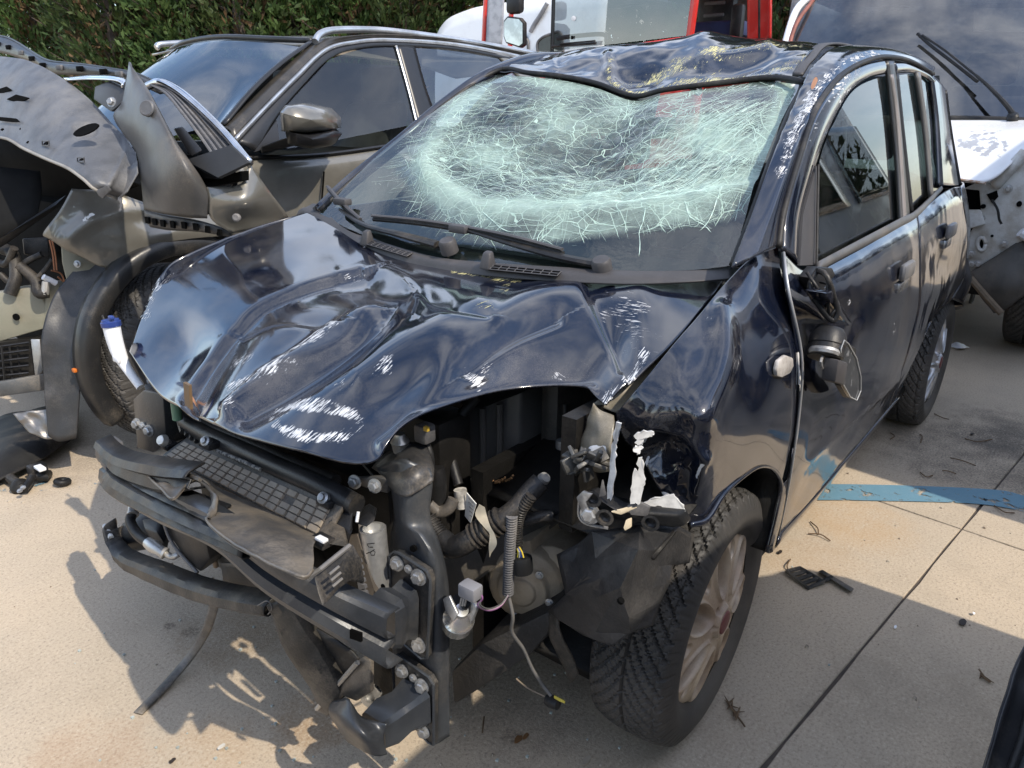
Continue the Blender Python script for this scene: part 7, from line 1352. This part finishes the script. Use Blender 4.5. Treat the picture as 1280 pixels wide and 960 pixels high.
MB().box(G(50, 585, .07), (.025, .05, .012)).build('white_pad', WHITEPL, lk, bevel=.003); MB().tube([G(48, 596, .03), G(56, 596, .03), G(60, 592, .02)], .016, 10).build('link_stub', DARK, lk)
for q_ in ((25, 614), (29, 610)): bolt(G(q_[0], q_[1], .035), (.3, .2, 1), .007, lk)
rg = MB(); c = G(78, 602, .016); t_ = np.linspace(0, 6.283, 25)
rg.tube([c+.018*np.array([math.cos(a), math.sin(a)*.9, .25*math.cos(a)]) for a in t_], .012, 10, caps=False); tag(rg.build('rubber_bush', RUBBER, None, angle=180), 'small round black rubber bush on the concrete', 'bush')
ut = [[(-40, 560, -.0), (0, 520, .03), (40, 512, .05), (80, 505, .04)], [(-40, 590, .02), (0, 565, .06), (50, 545, .07), (92, 530, .05)], [(-40, 615, .0), (0, 600, .015), (50, 576, .02), (96, 545, .02)]]
tag(grid('plastic_undertray', [[U(a, b, z=c+.02) for a, b, c in r] for r in ut], 20, 30, M('black_undertray', (.012, .012, .0125), .6, col2=(.018, .018, .018), dust=.12, bump=.1, spec=.2), None, thick=.006, out=(0, 0, 1), disp=lambda q, uv, P: .010*fbm(P, 4, 3)), 'black plastic undertray sheet lying under the nose of the SUV', 'undertray')
pp = grid('paper_scrap', [[G(1186, 431, .006), G(1194, 428, .02), G(1204, 430, .008)], [G(1190, 434, .004), G(1200, 436, .018), G(1212, 434, .005)]], 8, 12, WHITEPL, None, thick=.001, out=(0, 0, 1), disp=lambda q, uv, P: .006*fbm(P, 30, 2)); tag(pp, 'crumpled white scrap of paper behind the rear wheel', 'litter')
DRY = M('dry_twig_brown', (.12, .075, .04), .8, col2=(.08, .05, .03)); rr = random.Random(12)
def twig(pts, lab, leaves=0):
    P = [G(a, b, .004+.006*(i % 2)) for i, (a, b) in enumerate(pts)]; t = empty('dry_twig', P[0], lab, 'twig'); MB().tube(P, .0022, 5, smooth=4).build('stem', DRY, t)
    if leaves:
        m = MB()
        for k in range(leaves):
            c = lerp(P[0], P[-1], .1+.5*k/leaves); e = np.array([rr.gauss(0, 1), rr.gauss(0, 1), .2]); e /= np.linalg.norm(e); m.tube([c, c+e*.022], [.003, .001], 4)
        m.build('needles', DRY, t)
twig([(909, 876), (916, 888), (924, 898), (931, 908)], 'brown conifer sprig lying in front of the black car wheel', 14)
twig([(1013, 652), (1022, 660), (1023, 668)], 'short bent twig nearest the car sill'); twig([(1010, 667), (1026, 668), (1038, 676)], 'curved twig beside the bent one by the sill')
twig([(1113, 549), (1118, 545), (1113, 541)], 'tiny curl of twig just beyond the blue line'); twig([(1151, 553), (1153, 546), (1150, 543)], 'hooked dark twig above the blue line, near the rear wheel')
twig([(1178, 588), (1186, 589), (1195, 592)], 'straight thin twig right above the blue line'); twig([(1188, 572), (1204, 576), (1220, 582)], 'long thin twig by the dark stain'); twig([(1243, 632), (1256, 640), (1268, 641)], 'twig on the right end of the blue line')
twig([(985, 712), (984, 706), (988, 699)], 'thin twig standing out of the broken grille'); twig([(1226, 842), (1230, 847), (1238, 853)], 'small dark sprig near the bottom right car', 6); twig([(1168, 517), (1178, 522), (1186, 524)], 'twig behind the rear wheel, short and bowed')
twig([(605, 896), (604, 905), (603, 916)], 'thin upright twig under the torn nose'); twig([(1206, 548), (1222, 552), (1240, 549)], 'long bowed twig in the dark stain'); twig([(1150, 590), (1158, 596), (1166, 594)], 'little twig touching the blue line')
def leaf(px, py, r, lab, mt, nm='dead_leaf', cat='leaf'):
    c = G(px, py, .003); n_ = 10; a0 = rr.random()*6; P = [c+np.array([math.cos(a)*r*(1+.2*rr.random()), math.sin(a)*r*.55, .004*rr.random()]) for a in np.linspace(0, 6.283, n_+1)[:-1]]
    tag(MB().prism(P, (0, 0, .003)).build(nm, mt, None), lab, cat)
DKL = M('dark_leaf', (.03, .022, .018), .6)
leaf(1203, 779, .016, 'dark oval leaf alone on the right slab', DKL); leaf(975, 691, .010, 'dark leaf speck by the car sill', DKL); leaf(648, 925, .012, 'brown crumpled leaf on the shaded ground under the nose', M('brown_leaf', (.16, .08, .03), .8)); leaf(657, 922, .009, 'rust brown leaf crumb beside the crumpled leaf', bpy.data.materials['brown_leaf'])
leaf(733, 952, .012, 'pale flat pebble at the bottom edge', M('pale_stone', (.42, .36, .28), .8), 'pebble', 'stone'); leaf(277, 935, .009, 'white stone chip at bottom left', M('white_chip', (.7, .68, .62), .8), 'stone_chip', 'stone'); leaf(216, 952, .007, 'dark pebble at the bottom edge, left', DKL, 'pebble', 'stone'); leaf(1119, 785, .006, 'white fleck of plastic on the joint side', WHITEPL, 'plastic_fleck', 'litter'); leaf(1217, 768, .006, 'pale fleck above the dark oval leaf', WHITEPL, 'plastic_fleck', 'litter')
leaf(1215, 543, .012, 'dark fallen leaf in the oily stain', DKL)
CH = MB(); rr2 = random.Random(33)
for k in range(420):
    x, y = rr2.uniform(-2.6, 1.1), rr2.uniform(-1.9, 1.6); r = .0015+.004*rr2.random()**3; CH.hexa([(x+r*a, y+r*b, z) for a, b, z in ((-1, -1, 0), (1, -.8, 0), (.9, 1, 0), (-1, .7, 0))]+[(x+r*a*.6, y+r*b*.6, r*1.1) for a, b in ((-1, -1), (1, -.8), (.9, 1), (-1, .7))])
tag(CH.build('grit', M('grit_stone', (.20, .16, .12), .85, col2=(.40, .35, .28), scale=60, lo=.45, hi=.55), None, fix=False), kind='stuff')
GC = MB(); rg3 = random.Random(51)
for k in range(80):
    px, py = rg3.gauss(470, 210), rg3.uniform(690, 955); c = G(px, py); r = .0012+.0022*rg3.random()
    GC.hexa([(c[0]+r*a, c[1]+r*b, z) for z in (0, r*1.6) for a, b in ((-1, -.8), (1, -1), (.8, 1), (-1, .9))])
tag(GC.build('glass_crumbs', M('crumb_glass', (.40, .44, .42), .2), None, fix=False), kind='stuff')
# ------------------------------------------------------------------ the dark car whose corner shows at the bottom right
DC = empty('dark_car', (0, 2.2, 0), 'dark grey car at the bottom right of which only a black bumper edge shows', 'car')
GREYC = paint_mat('grey_car_paint', (.10, .105, .11), metal=.5, rough=.2, ior=1.5, coat=.7, dust=.1)
e1 = UX([(1300, 775, .05), (1278, 812, .10), (1266, 838, .14), (1260, 860, .17), (1250, 890, .20), (1240, 925, .23), (1228, 968, .27), (1222, 1000, .30)])
e2 = UX([(1310, 790, .05), (1290, 822, .10), (1279, 848, .13), (1273, 868, .16), (1262, 900, .19), (1254, 930, .22), (1240, 968, .26), (1236, 1000, .29)])
sh_ = np.array([-.05, .06, 0])
grid('bumper_edge', [[p+np.array([-.02, .02, -.05]) for p in e1], e1, [lerp(a, b, .5)+np.array([.006, -.004, .004]) for a, b in zip(e1, e2)], e2, [p+np.array([-.02, .03, .0]) for p in e2]], 12, 30, M('black_bumper', (.02, .02, .022), .35, col2=(.03, .03, .032), dust=.15), DC, thick=.004, out=(1, -.5, .3))
e3 = [p+np.array([-.01, .035, .012]) for p in e2]; e4 = [p+np.array([-.02, .16, .10]) for p in e2]
grid('bumper_skin', [[p+np.array([-.015, .016, -.004]) for p in e2], e3, e4], 10, 30, GREYC, DC, thick=.004, out=(1, -.5, .5))
MB().tube([p+np.array([-.006, .02, .008]) for p in e2], .006, 6, smooth=4).build('bumper_seam', RUBBER, DC, angle=180)
xs = (-.95, -.7, -.1, .35, 1.6, 2.8, 3.1); 
def sec(x, w, zt): return [np.array([x, 1.46, .25]), np.array([x, 1.42+w, .55]), np.array([x, 1.45+w, .88]), np.array([x, 1.60+w, zt])]
grid('body_side', [sec(-.74, .25, .9), sec(-.68, .06, 1.0), sec(-.42, .03, 1.2), sec(.0, .02, 1.43), sec(.8, .02, 1.46), sec(1.8, .04, 1.42), sec(2.4, .04, 1.0), sec(3.2, .2, .85)], 40, 14, GREYC, DC, thick=.01, out=(0, -1, 0))
grid('body_top', [[np.array([x, y, z]) for y in (1.66, 2.4, 3.1)] for x, z in ((-.74, .9), (-.68, 1.0), (-.42, 1.2), (.0, 1.44), (.8, 1.47), (1.8, 1.43), (2.4, 1.0), (3.2, .85))], 40, 10, GREYC, DC, thick=.01, out=(0, 0, 1))
quad('body_end', [np.array([-.74, 1.7, .3]), np.array([-.74, 3.1, .3]), np.array([-.74, 3.1, .92]), np.array([-.74, 1.8, .92])], GREYC, DC, out=(-1, 0, 0))
# ------------------------------------------------------------------ white vans on the right, seen in the hatchback's windows and throwing the shade
SV = empty('parked_van', (-4.0, 3.6, 0), 'white van mirrored in the side windows of the crashed black car', 'van')
def vs(z, y): return [np.array([x+.3, y+d, z if z < 1.3 else 1.25+(z-1.25)*1.75]) for x, d in ((-1.75, .25), (-2.0, .03), (-3.2, 0), (-5.2, 0), (-6.3, 0))]
grid('van_side', [vs(.3, 1.87), vs(.6, 1.81), vs(.95, 1.80), vs(1.25, 1.83), vs(1.8, 1.93), vs(1.98, 2.05), vs(2.0, 3.0)], 40, 40, WHITE, SV, thick=.01, out=(0, -1, .3))
quad('van_front', [np.array([-1.45, 2.1, .35]), np.array([-1.45, 3.6, .35]), np.array([-1.65, 3.5, 2.2]), np.array([-1.65, 2.2, 2.2])], WHITE, SV, out=(1, 0, 0), bul=.15)
for x0, x1 in ((-2.35, -3.25), (-3.45, -4.75), (-4.95, -6.1)):
    quad('van_window', [np.array([x0, 1.812, 1.24]), np.array([x1, 1.812, 1.24]), np.array([x1+.05, 1.885, 1.9]), np.array([x0-.12, 1.885, 1.9])], DGLASS, SV, out=(0, -1, 0), thick=.006)
MB().box((-3.8, 1.80, .48), (4.2, .05, .36)).build('van_cladding', PLASTIC, SV, bevel=.02)
MB().box((-3.9, 2.6, .5), (4.4, 1.3, .5)).build('van_underbody', DARK, SV)
for x0 in (-3.32, -3.6): MB().box((x0, 1.785, 1.05), (.05, .03, .16)).build('van_handle', PLASTIC, SV, bevel=.01)
MB().tube([np.array([-3.38, 1.80, .5]), np.array([-3.38, 1.81, 1.2]), np.array([-3.38, 1.92, 1.95])], .008, 6).build('van_door_gap', DARKHOLE, SV)
for x0 in (-2.55, -5.6): wheel(x0, 1.97, -1, 0, 0, HC2, SV, .34, 1.15)
# trees across the yard that the glass mirrors
for i, (x, y, s_, k) in enumerate(((-9, 9, 1.2, 0), (-6.5, 10.5, 1.3, 1), (-4, 11.5, 1.25, 2), (-1, 12, 1.3, 0), (2, 12.5, 1.2, 1), (5, 12, 1.3, 2), (8, 11, 1.2, 0), (11, 9, 1.2, 1), (13, 5, 1.3, 2), (14, 0, 1.2, 0), (14, -5, 1.3, 1), (12, -9, 1.2, 2))): conifer(x, y, s_, k, ('conifer across the yard, mirrored in the side windows' if x < 1 else 'conifer on the camera side of the yard, mirrored in paintwork'), 'conifers closing the yard: '+('mirrored in glass' if x < 1 else 'mirrored in paint'))
